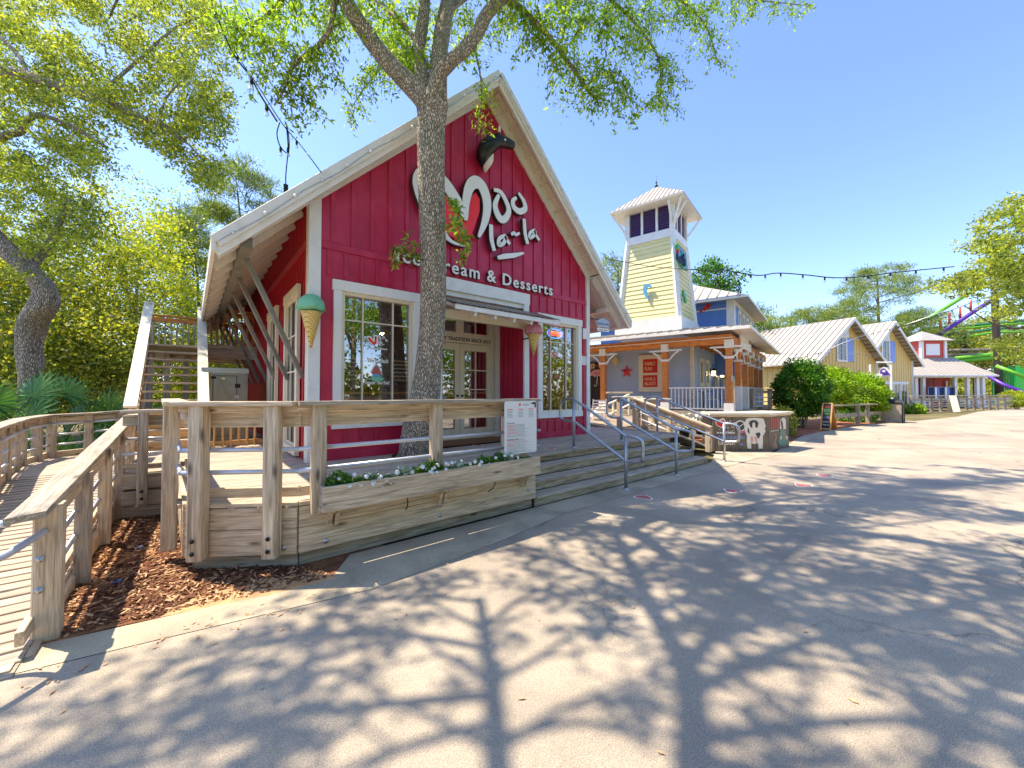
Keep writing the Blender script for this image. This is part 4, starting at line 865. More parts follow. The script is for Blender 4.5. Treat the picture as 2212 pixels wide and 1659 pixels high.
# hidden-side stairs and cooler ------------------------------------
st=E('timber_stairs',(-.4,9.5,D),'steep timber staircase with caps tinted sunlit pale climbing beside the shop','stairs')
y0_,y1_=9.3,12.3; zs0,zs1=D,2.74; nst=12
SX0,SX1=-.74,.16
for i in range(nst):
    f=(i+1)/nst; yy=y0_+(y1_-y0_)*i/nst; zz=zs0+(zs1-zs0)*f
    board(st,(SX0,yy+.12,zz-.02),(SX1,yy+.12,zz-.02),.26,.04,'rail_wood','tread',simple=True)
    if i<4: board(st,(SX0,yy+.0,zz-.1),(SX1,yy+.0,zz-.1),.03,.14,'fresh_wood','riser',simple=True)
for xx in (SX0-.03,SX1+.03):
    board(st,(xx,y0_-.1,zs0+.0),(xx,y1_,zs1-.1),.05,.28,'rail_wood','stringer')
    board(st,(xx,y0_-.25,zs0+.80),(xx,y1_+.1,zs1+.98),.17,.045,'cream_trim','cap')  # cream colour stands in for full sun on the timber caps
    board(st,(xx,y0_-.2,zs0+.68),(xx,y1_,zs1+.84),.04,.14,'rail_wood','rail_board')
    for f in (0,.5,1): board(st,(xx,y0_+(y1_-y0_)*f,zs0+(zs1-zs0)*f-.2),(xx,y0_+(y1_-y0_)*f,zs0+(zs1-zs0)*f+.86+.1*f),.09,.09,'rail_wood','post')
    for k in range(20): f=(k+.5)/20; yy=y0_+(y1_-y0_)*f; zz=zs0+(zs1-zs0)*f; board(st,(xx,yy,zz+.08),(xx,yy,zz+.72),.035,.035,'rail_wood','baluster',simple=True)
ld=E('upper_landing',(.3,13,2.6),'raised timber landing with balusters behind the staircase','landing')
for k in range(14): board(ld,(-.9,y1_+.1+k*.14,zs1-.02),(1.4,y1_+.1+k*.14,zs1-.02),.13,.035,'grey_wood','plank',simple=True)
board(ld,(SX1+.06,y1_+.0,zs1-.14),(1.38,y1_+.0,zs1-.14),.04,.24,'rail_wood','fascia_board'); board(ld,(SX1+.06,y1_+.02,zs1+.04),(1.38,y1_+.02,zs1+.04),.04,.1,'rail_wood','fascia_board'); board(ld,(-.85,y1_+2,zs1-.14),(1.38,y1_+2,zs1-.14),.04,.24,'rail_wood','fascia_board')
for (a,b,yy) in ((SX1+.06,1.38,y1_+.02),(-.85,1.38,y1_+2)):
    board(ld,(a,yy,zs1+.98),(b,yy,zs1+.98),.14,.04,'cedar_wood','cap'); board(ld,(a,yy+.01,zs1+.87),(b,yy+.01,zs1+.87),.04,.12,'cedar_wood','rail_board'); x=a+.04
    while x<b: board(ld,(x,yy,zs1+.08),(x,yy,zs1+.84),.06,.035,'cedar_wood' if yy<13 else 'grey_wood','baluster',simple=True,up=(1,0,0)); x+=.125
for x,yy in ((-.85,y1_+2),(-.1,y1_+2),(-.5,y1_+1.9),(1.3,y1_+2),(-.85,y1_+.2)): board(ld,(x,yy,0),(x,yy,zs1),.12,.12,'grey_wood','post')
bx_=E('cooler_box',(.6,10.2,D),'galvanised metal walk-in cooler box with a steel door','cooler')
ya=10.0; a=aty(437,800,ya); b=aty(535,800,ya); cxa,cxb=a.x,b.x; cz1=aty(480,796,ya).z
q=MB(); q.box(cxa,ya,D,cxb,ya+1.1,cz1); q.build('body','steel_door',bx_)
a=aty(461,812,ya); b=aty(509,880,ya); dbox('door',a.x,b.x,D+.15,a.z,ya-.03,ya,'steel_door',bx_); dbox('door_seam',a.x-.012,b.x+.012,D+.14,a.z+.012,ya-.008,ya+.0,'black_metal',bx_); dbox('top_flashing',cxa-.02,cxb+.02,cz1-.09,cz1+.01,ya-.02,ya+1.12,'galvanized',bx_)
dbox('hinge',a.x-.04,a.x+.04,1.9,1.95,ya-.05,ya-.03,'black_metal',bx_); dbox('latch',b.x-.02,b.x+.07,1.72,1.8,ya-.06,ya-.03,'black_metal',bx_); dbox('latch',b.x-.02,b.x+.05,1.5,1.56,ya-.06,ya-.03,'galvanized',bx_); dbox('sticker',a.x+.35*(b.x-a.x),a.x+.5*(b.x-a.x),a.z-.07,a.z-.03,ya-.034,ya-.031,'yellow_siding',bx_)
board(bx_,(cxa-.1,ya-.6,D+.02),(cxa-.1,ya-.6,D+.02+.3),.04,.04,'fresh_wood','leg',simple=True)
# low baluster gate behind the deck rail
lg=E('baluster_gate',(.5,8.9,D),'low fresh timber baluster gate at the back of the side deck','gate'); yy=9.0
x=.22
while x<1.05: board(lg,(x,yy,D+.03),(x,yy,D+.72),.06,.03,'fresh_wood','baluster',simple=True,up=(1,0,0)); x+=.125
board(lg,(.18,yy+.03,D+.1),(1.1,yy+.03,D+.1),.03,.09,'fresh_wood','rail_board'); board(lg,(.18,yy+.03,D+.68),(1.1,yy+.03,D+.68),.03,.09,'fresh_wood','rail_board')

# dry leaves blown along the kerb and street
m=MB()
for _ in range(420):
    if random.random()<.6:
        t_=random.random()*10; x=-.7+t_; y=3.55-abs(random.gauss(0,.22)); 
    else: x,y=random.uniform(-1,14),random.uniform(-2,3.4)
    T=Matrix.Translation((x,y,.006))@Matrix.Rotation(random.uniform(0,6.3),4,'Z')@Matrix.Rotation(random.uniform(-.3,.3),4,'X'); l=random.uniform(.012,.028); m.add([(-l,0,0),(0,-l*.35,.003),(l,0,.004),(0,l*.35,.001)],[(0,1,2,3)],T)
m.build('fallen_leaves','chips_light',kind='stuff')
# ================================================================ helpers for the far side
def onplane(u,v,P,n):
    d=ray(u,v); P=Vector(P); n=Vector(n); return O+d*((P-O).dot(n)/d.dot(n))
def rotz(a,loc): return Matrix.Translation(Vector(loc))@Matrix.Rotation(a,4,'Z')
def pbox(name,x0,x1,y0,y1,z0,z1,mat,parent,**k): q=MB(); q.box(x0,y0,z0,x1,y1,z1); return q.build(name,mat,parent,**k)
# ================================================================ TOWER CAFE
A12=R(12); CF=Vector((14.93,5.84,0)); cafe=E('cafe_building',CF,'pale blue cafe with cedar porch and a yellow louvred tower under metal roofs','building',rz=A12)
FR[0]=rotz(A12,CF); FZ=.92; XD=Vector((math.cos(A12),math.sin(A12),0)); YD=Vector((-math.sin(A12),math.cos(A12),0))
pbox('porch_floor',-.25,11,-.25,9,.0,FZ,'grey_wood',cafe)
def siding(parent,x0,x1,y,z0,z1,mat,face,h=.13,name='siding_board'):
    z=z0
    while z<z1-.02:
        hh=min(h,z1-z)
        if face=='L': board(parent,(y-.012,x0,z+hh/2),(y-.012,x1,z+hh/2),hh+.012,.02,mat,name,up=(-1,0,-.14),simple=True)
        else: board(parent,(x0,y-.012,z+hh/2),(x1,y-.012,z+hh/2),hh+.012,.02,mat,name,up=(0,-1,-.14),simple=True)
        z+=h
pbox('left_wall',1.5,1.65,1.6,9,FZ,3.95,'blue_siding',cafe); siding(cafe,1.6,8.9,1.5,FZ,3.6,'blue_siding','L')
pbox('street_wall',1.65,11,1.6,1.75,FZ,3.95,'blue_siding',cafe); siding(cafe,1.6,11,1.6,FZ,3.6,'blue_siding','F')
board(cafe,(1.48,1.6,FZ),(1.48,1.6,3.7),.14,.1,'cream_trim','corner_trim',up=(-1,0,0))
for x in (2.5,3.6): window(cafe,x,x+.75,1.9,3.1,1.575,tw=.1,hs=(.5,),vs=(.5,),frame_mat='cream_trim',glassm='far_glass',inset=-.005,top=.12)
for x in (5.0,7.0):
    pbox('door',x,x+1.0,1.52,1.57,FZ,3.0,'deep_blue',cafe); pbox('door_pane',x+.2,x+.8,1.505,1.518,FZ+.9,2.8,'far_glass',cafe)
posts_L=[(0,0),(0,2.23),(0,4.87),(0,7.4)]; posts_R=[(1.9,0),(3.7,0),(5.5,0),(7.3,0),(9.1,0)]
def cafe_post(x,y,ax):
    pbox('post',x-.1,x+.1,y-.1,y+.1,FZ+.3,3.38,'cedar_wood',cafe); w_=.16 if ax=='Y' else .12; pbox('post_base',x-w_,x+w_,y-w_,y+w_,FZ,FZ+.32 if ax=='Y' else FZ+.95,'white_trim',cafe)
    pbox('post_collar',x-.14,x+.14,y-.14,y+.14,2.84,2.92,'white_trim',cafe); pbox('post_cap',x-.13,x+.13,y-.135,y+.135,3.22,3.52,'white_trim',cafe)
    for s in (-1,1):
        d=(0,s,0) if ax=='Y' else (s,0,0); p=Vector((x,y,2.93)); o=Vector(d); q=MB(); q.tube(curve([p+o*.12,p+o*.2+Vector((0,0,.02)),p+o*.3+Vector((0,0,.16)),p+o*.5+Vector((0,0,.30))],3),.035,6); q.build('bracket','white_trim',cafe)
        a=p+o*.13+Vector((0,0,.34)); b=p+o*.62+Vector((0,0,.34)); board(cafe,a,b,.08,.06,'white_trim','bracket_arm',simple=True)
for x,y in posts_L: cafe_post(x,y,'Y')
for x,y in posts_R: cafe_post(x,y,'X')
board(cafe,(0,-.1,3.55),(0,9,3.55),.16,.34,'cedar_wood','porch_beam'); board(cafe,(.1,0,3.55),(11,0,3.55),.16,.34,'cedar_wood','porch_beam')
board(cafe,(-.1,-.1,3.60),(-.1,9,3.60),.03,.03,'white_trim','beam_strip'); 
for k in range(10): board(cafe,(.1,.6+k*.85,3.62),(1.5,.6+k*.85,3.62),.1,.16,'cedar_wood','rafter',simple=True)
for k in range(10): board(cafe,(1.9+k*.9,.1,3.62),(1.9+k*.9,1.6,3.62),.1,.16,'cedar_wood','rafter',simple=True)
# porch roof
e0=(-.7,-.75); ex,ey=11.3,9.6; ze=3.88; ti=3.3; zi=ze+ti*.18
q=MB(); V=[(e0[0],e0[1],ze),(ex,e0[1],ze),(ex,e0[1]+ti,zi),(e0[0]+ti,e0[1]+ti,zi),(e0[0],ey,ze),(e0[0]+ti,ey,zi)]
q.add(V,[(0,1,2,3),(0,3,5,4)]); q.add([(x,y,z-.05) for x,y,z in V],[(3,2,1,0),(4,5,3,0)]); q.build('porch_roof','metal_roof',cafe)
x=e0[0]+.2
while x<ex: 
    t_=min(ti,max(.1,x-e0[0])); board(cafe,(x,e0[1],ze+.02),(x,e0[1]+t_,ze+t_*.18+.02),.025,.05,'roof_seam_shade','seam',simple=True); x+=.41
y=e0[1]+.2
while y<ey:
    t_=min(ti,max(.1,y-e0[1])); board(cafe,(e0[0],y,ze+.02),(e0[0]+t_,y,ze+t_*.18+.02),.025,.05,'roof_seam_shade','seam',simple=True); y+=.41
board(cafe,(e0[0]-.02,e0[1],ze-.06),(e0[0]-.02,ey,ze-.06),.1,.03,'white_trim','eave_board',up=(-1,0,0)); board(cafe,(e0[0],e0[1]-.02,ze-.06),(ex,e0[1]-.02,ze-.06),.1,.03,'white_trim','eave_board',up=(0,-1,0))
q=MB(); q.add([(e0[0],e0[1],ze-.08),(ex,e0[1],ze-.08),(ex,-.1,ze-.02),(-.1,-.1,ze-.02),(-.1,ey,ze-.02),(e0[0],ey,ze-.08)],[(0,1,2,3),(0,3,4,5)]); q.build('porch_soffit','white_trim',cafe)
# tower
bx0,bx1,by0,by1=1.35,4.05,2.05,4.75; tx0,tx1,ty0,ty1=1.7,3.7,2.4,4.4; zb,zt=4.45,8.5
def lerp(a,b,f): return a+(b-a)*f
def tw(f): return (lerp(bx0,tx0,f),lerp(bx1,tx1,f),lerp(by0,ty0,f),lerp(by1,ty1,f),lerp(zb,zt,f))
a=tw(0);b=tw(1); q=MB(); q.add([(a[0],a[2],zb),(a[1],a[2],zb),(a[1],a[3],zb),(a[0],a[3],zb),(b[0],b[2],zt),(b[1],b[2],zt),(b[1],b[3],zt),(b[0],b[3],zt)],[(0,1,5,4),(1,2,6,5),(2,3,7,6),(3,0,4,7)]); q.build('tower_core','yellow_siding',cafe)
nb=20
for i in range(nb):
    f=i/nb; g=(i+1)/nb+.006; a=tw(f); b=tw(g); o=.04
    q=MB(); q.add([(a[0]-o,a[2]+.02,a[4]),(a[0]-o,a[3]-.02,a[4]),(b[0]-.008,b[3]-.02,b[4]),(b[0]-.008,b[2]+.02,b[4]),(a[0],a[2]+.02,a[4]),(a[0],a[3]-.02,a[4])],[(0,3,2,1),(0,1,5,4)]); q.build('siding_board','yellow_siding',cafe)
    q=MB(); q.add([(a[0]+.02,a[2]-o,a[4]),(a[1]-.02,a[2]-o,a[4]),(b[1]-.02,b[2]-.008,b[4]),(b[0]+.02,b[2]-.008,b[4]),(a[0]+.02,a[2],a[4]),(a[1]-.02,a[2],a[4])],[(0,1,2,3),(0,4,5,1)]); q.build('siding_board','yellow_siding',cafe)
for cx_,cy_ in ((0,2),(0,3),(1,2)):
    a=tw(0);b=tw(1); s1=-1 if cx_==0 else 1; s2=-1 if cy_==2 else 1
    board(cafe,(a[cx_]+.05*-s1*0+s1*.0,a[cy_],zb),(b[cx_],b[cy_],zt),.19,.19,'white_trim','tower_trim')
a=tw(0); pbox('tower_skirt',a[0]-.12,a[1]+.12,a[2]-.12,a[3]+.12,4.05,4.82,'white_trim',cafe)
b=tw(1); pbox('tower_ledge',b[0]-.08,b[1]+.08,b[2]-.08,b[3]+.08,8.42,8.78,'white_trim',cafe)
pbox('belfry_core',b[0]+.08,b[1]-.08,b[2]+.08,b[3]-.08,8.78,10.05,'purple_louvre',cafe)
for x,y in ((b[0],b[2]),(b[0],b[3]),(b[1],b[2]),(b[1],b[3])): pbox('belfry_post',x-.1,x+.1,y-.1,y+.1,8.78,10.1,'white_trim',cafe)
for f in (1/3,2/3):
    yy=lerp(b[2],b[3],f); pbox('belfry_mullion',b[0]-.03,b[0]+.07,yy-.05,yy+.05,8.78,10.05,'white_trim',cafe); xx=lerp(b[0],b[1],f); pbox('belfry_mullion',xx-.05,xx+.05,b[2]-.03,b[2]+.07,8.78,10.05,'white_trim',cafe)
for k in range(3):
    for j in range(11):
        zz=8.84+j*.11; ya=lerp(b[2],b[3],k/3)+.06; yb=lerp(b[2],b[3],(k+1)/3)-.06; board(cafe,(b[0]+.03,ya,zz),(b[0]+.03,yb,zz),.09,.015,'purple_louvre','louvre',up=(-.6,0,.8),simple=True)
        xa=lerp(b[0],b[1],k/3)+.06; xb=lerp(b[0],b[1],(k+1)/3)-.06; board(cafe,(xa,b[2]+.03,zz),(xb,b[2]+.03,zz),.09,.015,'purple_louvre','louvre',up=(0,-.6,.8),simple=True)
pbox('belfry_beam',b[0]-.1,b[1]+.1,b[2]-.1,b[3]+.1,10.0,10.14,'white_trim',cafe)
ov=.62; rx0,rx1,ry0,ry1=b[0]-ov,b[1]+ov,b[2]-ov,b[3]+ov; ac=((rx0+rx1)/2,(ry0+ry1)/2,11.35); zr_=9.98
q=MB(); q.add([(rx0,ry0,zr_),(rx1,ry0,zr_),(rx1,ry1,zr_),(rx0,ry1,zr_),ac,(rx0,ry0,zr_-.1),(rx1,ry0,zr_-.1),(rx1,ry1,zr_-.1),(rx0,ry1,zr_-.1)],[(0,1,4),(1,2,4),(2,3,4),(3,0,4),(0,5,6,1),(3,8,5,0),(1,6,7,2),(2,7,8,3)]); q.build('tower_roof','metal_roof',cafe)
q=MB(); q.add([(rx0,ry0,zr_-.1),(rx1,ry0,zr_-.1),(rx1,ry1,zr_-.1),(rx0,ry1,zr_-.1)],[(0,3,2,1)]); q.build('tower_soffit','offwhite',cafe)
for k in range(1,16):
    f=k/16; t_=1-abs(2*f-1)
    y=lerp(ry0,ry1,f); board(cafe,(rx0,y,zr_+.015),(lerp(rx0,ac[0],t_),y,lerp(zr_,ac[2],t_)+.015),.02,.03,'roof_seam_shade','seam',simple=True)
    x=lerp(rx0,rx1,f); board(cafe,(x,ry0,zr_+.015),(x,lerp(ry0,ac[1],t_),lerp(zr_,ac[2],t_)+.015),.02,.03,'roof_seam_shade','seam',simple=True)
for (px,py),(qx,qy) in (((b[0],b[2]),(rx0+.1,ry0+.1)),((b[0],b[3]),(rx0+.1,ry1-.1)),((b[1],b[2]),(rx1-.1,ry0+.1)),((b[0],b[2]),(b[0],ry0+.05)),((b[0],b[2]),(rx0+.05,b[2]))): board(cafe,(px,py,8.85),(qx,qy,9.85),.08,.08,'white_trim','belfry_brace',simple=True)
q=MB(); q.lathe([(.05,0),(.09,.06),(.05,.14),(.02,.18),(.045,.24),(.012,.3),(.004,.62)],10,Matrix.Translation((ac[0],ac[1],11.3))); q.build('finial','black_metal',cafe)
FR[0]=Matrix.Identity(4)
# ornaments on the tower and the walls
PLft=CF+XD*1.4; nL=-XD
def wallpt(pts,P,n): return [onplane(u,v,P,n) for u,v in pts]
def relief(name,uv,P,n,mat,parent,t=.05,h0=0.01,**k):
    pts=wallpt(uv,P,n); n=Vector(n).normalized(); q=MB(); m_=len(pts); vs=[p+n*h0 for p in pts]+[p+n*t for p in pts]; q.add(vs,[tuple(range(m_)),tuple(range(m_,2*m_))[::-1]]+[(i,(i+1)%m_,m_+(i+1)%m_,m_+i) for i in range(m_)]); return q.build(name,mat,parent,**k)
z3=(1500,450,3.318)
def s3(pts): return [SV(x,y,*z3) for x,y in pts]
tn=(-XD+Vector((0,0,-.08))).normalized()*-1
PT=CF+XD*1.46+YD*3.4+Vector((0,0,5.6))
wv=E('wave_ornament',PT-XD*.1,'pale blue curling wave ornament on the yellow tower','ornament')
relief('wave',s3([(640,1115),(600,1070),(583,1030),(585,990),(605,968),(635,963),(655,980),(652,1000),(640,990),(622,988),(612,1005),(615,1040),(628,1080)]),PT-XD*.08,nL,'water_blue',wv,.08,.0)
PF=CF+XD*2.5+YD*2.15+Vector((0,0,5.6)); nF=-YD
sh=E('seahorse_ornament',PF-YD*.1,'small green seahorse ornament on the street side of the yellow tower','ornament')
relief('seahorse',s3([(913,1015),(925,1040),(938,1060),(935,1085),(943,1110),(935,1130),(928,1110),(925,1085),(912,1060)]),PF-YD*.12,nF,'green_paint',sh,.08,.0)
ls=E('tower_sign',PF+Vector((0,0,1.8)),'dark scripted sign high on the street side of the tower','sign')
relief('panel',s3([(848,615),(885,640),(930,700),(945,850),(905,830),(865,760),(862,700)]),PF-YD*.1,nF,'teal_paint',ls,.1,.0)
P_=onplane(*SV(868,700,*z3),PF-YD*.22,nF); text("LuLu's",.62,VT(P_.x,P_.y,P_.z-.2,ax=XD,n=-YD),ls,'navy_cloth','lettering',.04,width=1.2,bold=.02)
for k,c in enumerate(('green_paint','coral','water_blue')): P_=onplane(*SV(862+k*8,640+k*30,*z3),PF-YD*.2,nF); q=MB(); q.lathe([(.001,0),(.13,.02),(.13,.06),(.001,.08)],9,Matrix.Translation(P_)@Matrix.Rotation(math.pi/2,4,'X')); q.build('leaf_print',c,ls)
PW=CF+XD*1.47
def rectuv(u0,v0,u1,v1,P,n): # rectangle on wall from two diagonal sightings
    a=onplane(u0,v0,P,n); b=onplane(u1,v1,P,n); return a,b
po=E('family_fun_poster',CF+XD*1.4+YD*2.8+Vector((0,0,2)),'red two-panel FAMILY FUN HAVE A BLAST sign in a cream frame on the porch wall','sign')
a=onplane(1380,768,PW,nL); b=onplane(1431,846,PW,nL)
def wallbox(name,P0_,P1_,n,h0,h1,mat,parent,grow=0):
    n=Vector(n); q=MB(); x0,y0,z0=P0_; x1,y1,z1=P1_; zl,zh=min(z0,z1)-grow,max(z0,z1)+grow; d=Vector((x1-x0,y1-y0,0)); 
    if d.length>0: d.normalize()
    A=Vector((x0,y0,0))-d*grow; B=Vector((x1,y1,0))+d*grow
    vs=[]
    for h in (h0,h1):
        o=n*h; vs+=[(A.x+o.x,A.y+o.y,zl),(B.x+o.x,B.y+o.y,zl),(B.x+o.x,B.y+o.y,zh),(A.x+o.x,A.y+o.y,zh)]
    q.add(vs,[(0,1,2,3),(7,6,5,4),(0,4,5,1),(1,5,6,2),(2,6,7,3),(3,7,4,0)]); return q.build(name,mat,parent)
wallbox('frame',a,b,nL,0.02,.08,'cream_trim',po)
for (v0,v1,ls_) in ((777,805,('FAMILY','FUN!')),(811,836,('HAVE A','BLAST!'))):
    c=onplane(1390,v0,PW,nL); d_=onplane(1421,v1,PW,nL); wallbox('panel',c,d_,nL,.08,.10,'sign_red',po)
    hgt=abs(c.z-d_.z); wd=(Vector((c.x,c.y))-Vector((d_.x,d_.y))).length
    for j,s in enumerate(ls_): text(s,hgt*.36,VT(c.x-XD.x*.101+(-YD.x)*wd*.12,c.y-XD.y*.101+(-YD.y)*wd*.12,max(c.z,d_.z)-hgt*(.45+.38*j),ax=-YD,n=-XD),po,'gold_letter','lettering',.008,width=wd*(.75 if len(s)>4 else .5),bold=.004)
star=E('red_star',CF+XD*1.4+YD*4.4+Vector((0,0,2.2)),'glossy red five-pointed star on the pale blue porch wall','ornament')
c=onplane(1354,803,PW,nL); pts=[]
for k in range(10): r_=.30 if k%2==0 else .125; t_=math.pi/2+k*math.pi/5; pts.append((r_*math.cos(t_),r_*math.sin(t_)))
q=MB(); T=VT(c.x,c.y,c.z,ax=-YD,n=-XD); q.prism(pts,.05,T,.02); q.add([(x,y,.05) for x,y in pts]+[(0,0,.10)],[(i,(i+1)%10,10) for i in range(10)],T); q.build('star','star_red',star)
fl=E('painted_door_panel',CF+XD*1.4+YD*6.3+Vector((0,0,2)),'dark panel painted with daisies and a striped umbrella at the left of the porch','mural')
a=onplane(1272,783,PW,nL); b=onplane(1310,875,PW,nL); wallbox('panel',a,b,nL,.02,.06,'brown_panel',fl)
for (u,v,r_,mt,mc) in ((1281,791,.15,'gold_letter','bar_wood'),(1298,789,.15,'udder_pink','hot_pink'),(1306,798,.08,'coral','gold_letter'),(1276,799,.07,'coral','gold_letter')):
    c=onplane(u,v,PW,nL); T=VT(c.x,c.y,c.z,ax=-YD,n=-XD); pts=[]
    for k in range(24): rr_=r_*(1 if k%4 in (0,1) else .72); t_=k*math.pi/12; pts.append((rr_*math.cos(t_),rr_*math.sin(t_)))
    q=MB(); q.prism(pts,.075,T,.062); q.build('daisy',mt,fl); q=MB(); q.lathe([(r_*.3,.076),(r_*.28,.085)],12,T); q.build('daisy_centre',mc,fl)
relief('umbrella',[(1274,814),(1277,805),(1284,799),(1295,798),(1303,803),(1309,814),(1304,812),(1299,815),(1293,811),(1286,815),(1280,811)],PW,nL,'udder_pink',fl,.09,.062)
P_=onplane(1284,809,PW-XD*.1,nL); text('BLAST',.15,VT(P_.x,P_.y,P_.z,ax=-YD,n=-XD),fl,'star_red','lettering',.004,width=.42)
q=MB(); q.tube([onplane(u,v,PW-XD*.1,nL) for u,v in ((1290,812),(1289,827),(1288,833),(1285,835),(1283,831))],.02,6); q.build('umbrella_handle','cow_white',fl)
# porch furniture, railing, lanterns
FR[0]=rotz(A12,CF)
pr=E('porch_railing',CF+Vector((0,0,FZ)),'white baluster railing on the cafe porch','railing',rz=A12)
board(pr,(-.02,.12,1.80),(-.02,2.1,1.80),.07,.05,'white_trim','top_rail'); board(pr,(-.02,.12,1.02),(-.02,2.1,1.02),.05,.05,'white_trim','bottom_rail'); y=.24
while y<2.1: board(pr,(-.02,y,1.03),(-.02,y,1.79),.03,.03,'white_trim','baluster',simple=True); y+=.135
def chair(x,y,a,label,mat='galvanized',zz=FZ,group='metal chairs on the cafe porch',s=1):
    T=FR[0]@Matrix.Translation((x,y,zz))@Matrix.Rotation(a,4,'Z')@Matrix.Scale(s,4); base=T.translation; c=E('patio_chair',base,label,'chair',group); old=FR[0]; FR[0]=T
    pbox('seat',-.22,.22,-.22,.22,.43,.46,mat,c)
    for sx_ in (-.2,.2):
        for sy_ in (-.2,.2): board(c,(sx_*1.1,sy_*1.1,0),(sx_,sy_,.43 if sy_<0 else .45),.025,.025,mat,'leg',simple=True)
        board(c,(sx_,.2,.45),(sx_,.27,.86),.025,.025,mat,'back_post',simple=True)
    for k in range(4): board(c,(-.2,.215+.015*k,.55+.09*k),(.2,.215+.015*k,.55+.09*k),.05,.015,mat,'slat',up=(0,1,0),simple=True)
    FR[0]=old; return c
chair(.6,.7,.3,'metal chair behind the white porch railing, nearest the corner post'); chair(.7,1.5,2.2,'metal chair behind the white porch railing, nearer the middle post'); chair(2.8,.7,1.2,'metal chair on the porch beside the blue doors')
tb=E('patio_table',FR[0]@Vector((1.0,1.1,FZ)),'round dark table on the cafe porch behind the white railing','table'); q=MB(); q.lathe([(.35,.72),(.35,.75),(.001,.752)],20,Matrix.Translation((1.0,1.1,FZ))); q.build('top','navy_cloth',tb); q=MB(); q.tube([(1,1.1,FZ),(1,1.1,FZ+.72)],.03,8); q.build('leg','black_metal',tb); q=MB(); q.lathe([(.22,0),(.22,.02),(.03,.04)],16,Matrix.Translation((1,1.1,FZ))); q.build('foot','black_metal',tb)
for x,l in ((4.6,'black wall lantern beside the first blue porch door'),(6.6,'black wall lantern further along the porch')):
    o=E('wall_lantern',FR[0]@Vector((x,1.4,2.55)),l,'lantern','lanterns along the porch'); pbox('backplate',x-.05,x+.05,1.53,1.57,2.5,2.8,'black_metal',o); pbox('lantern_glass',x-.07,x+.07,1.34,1.48,2.42,2.64,'lantern_glow',o); q=MB(); q.lathe([(.13,2.64),(.1,2.7),(.02,2.78)],8,Matrix.Translation((x,1.41,0))); q.build('cap','black_metal',o)
sp=E('porch_post_sign',FR[0]@Vector((-.12,0,2)),'tiny grey sign fixed to the cedar corner post','sign',rz=A12); pbox('panel',-.28,.16,-.13,-.11,2.02,2.22,'galvanized',sp)
# gold hanging shell by the second post
sh2=E('wall_shell',FR[0]@Vector((1.3,4.6,2.6)),'small gold shell ornament high beside the porch post','ornament'); c=onplane(1329,781,CF+XD*1.3,nL); FR[0]=Matrix.Identity(4); q=MB(); q.prism([(0,-.22),(.14,0),(.1,.14),(0,.2),(-.1,.14),(-.14,0)],.05,VT(c.x,c.y,c.z,ax=-YD,n=-XD)); q.build('shell','gold_letter',sh2)
# ---------------------------------------------------------------- blue upper building
Bc=atd(1584,690,19.0); BB=E('blue_building',(Bc.x,Bc.y,0),'blue two-storey building with white corner boards and metal hip roof behind the tower','building',rz=A12); FR[0]=rotz(A12,(Bc.x,Bc.y,0))
zt2=6.15; LW=7.0
pbox('wall_body',.0,7,.0,LW,2.5,zt2,'deep_blue',BB); siding(BB,.3,LW,.0,4.2,zt2-.15,'deep_blue','L',.15); siding(BB,.3,7,.0,4.2,zt2-.15,'deep_blue','F',.15)
pbox('corner_board',-.04,.3,-.04,.3,4,zt2,'white_trim',BB); pbox('frieze_board',-.05,.0,.3,LW,zt2-.42,zt2-.36,'white_trim',BB); pbox('frieze_board',.3,7,-.05,0,zt2-.2,zt2,'white_trim',BB)
for x in (1.0,2.3,3.6,4.9): window(BB,x,x+.8,4.4,5.8,-.03,tw=.1,hs=(.5,),vs=(),glassm='far_glass',inset=-.005,top=.12)
q=MB(); o_=.7; q.add([(-o_,-o_,zt2),(7+o_,-o_,zt2),(7+o_,LW+o_,zt2),(-o_,LW+o_,zt2),(2.6,3.3,zt2+2.0),(4.4,3.7,zt2+2.0)],[(0,1,5,4),(1,2,5),(2,3,4,5),(3,0,4),(0,3,2,1)]); q.build('roof','metal_roof',BB)
for k in range(1,19): 
    f=k/19; y=lerp(-o_,LW+o_,f); t_=(1-abs(2*f-1)); board(BB,(-o_,y,zt2+.02),(lerp(-o_,2.6,t_),lerp(y,3.3,0),zt2+2.0*t_*.98+.02),.025,.05,'roof_seam_shade','seam',simple=True)
board(BB,(-o_-.01,-o_,zt2-.04),(-o_-.01,LW+o_,zt2-.04),.1,.03,'white_trim','eave_board',up=(-1,0,0)); board(BB,(-o_,-o_-.01,zt2-.04),(7+o_,-o_-.01,zt2-.04),.1,.03,'white_trim','eave_board',up=(0,-1,0))
FR[0]=Matrix.Identity(4)
for (u,v,s,w) in ((1531,662,.15,'largest and topmost'),(1524,668,.11,'middle'),(1516,673,.08,'smallest and lowest')):
    c=onplane(u-2,v,(Bc.x,Bc.y,0),-XD); c=c-XD*.04; o=E('red_diamond',c,'small red diamond on the blue upper wall, %s'%w,'ornament','red diamonds on the blue wall'); q=MB(); q.prism([(-s,0),(0,-s),(s,0),(0,s)],.05,VT(c.x,c.y,c.z,ax=-YD,n=-XD)); q.build('diamond','star_red',o)
o=E('roof_scroll_sign',atd(1597,630,17.5),'dark scroll-shaped sign standing at the roof corner of the blue building','sign'); q=MB(); p=atd(1597,632,17.5)
for k in range(5): q.tube([p+Vector((.1*math.sin(t*1.3+k)*(k%3),0,.1*k+.14*math.sin(t)))+Vector((0.1*math.cos(t),0,0)) for t in [i*.7 for i in range(10)]],.012,5)
q.build('scroll','black_metal',o,kind='stuff')
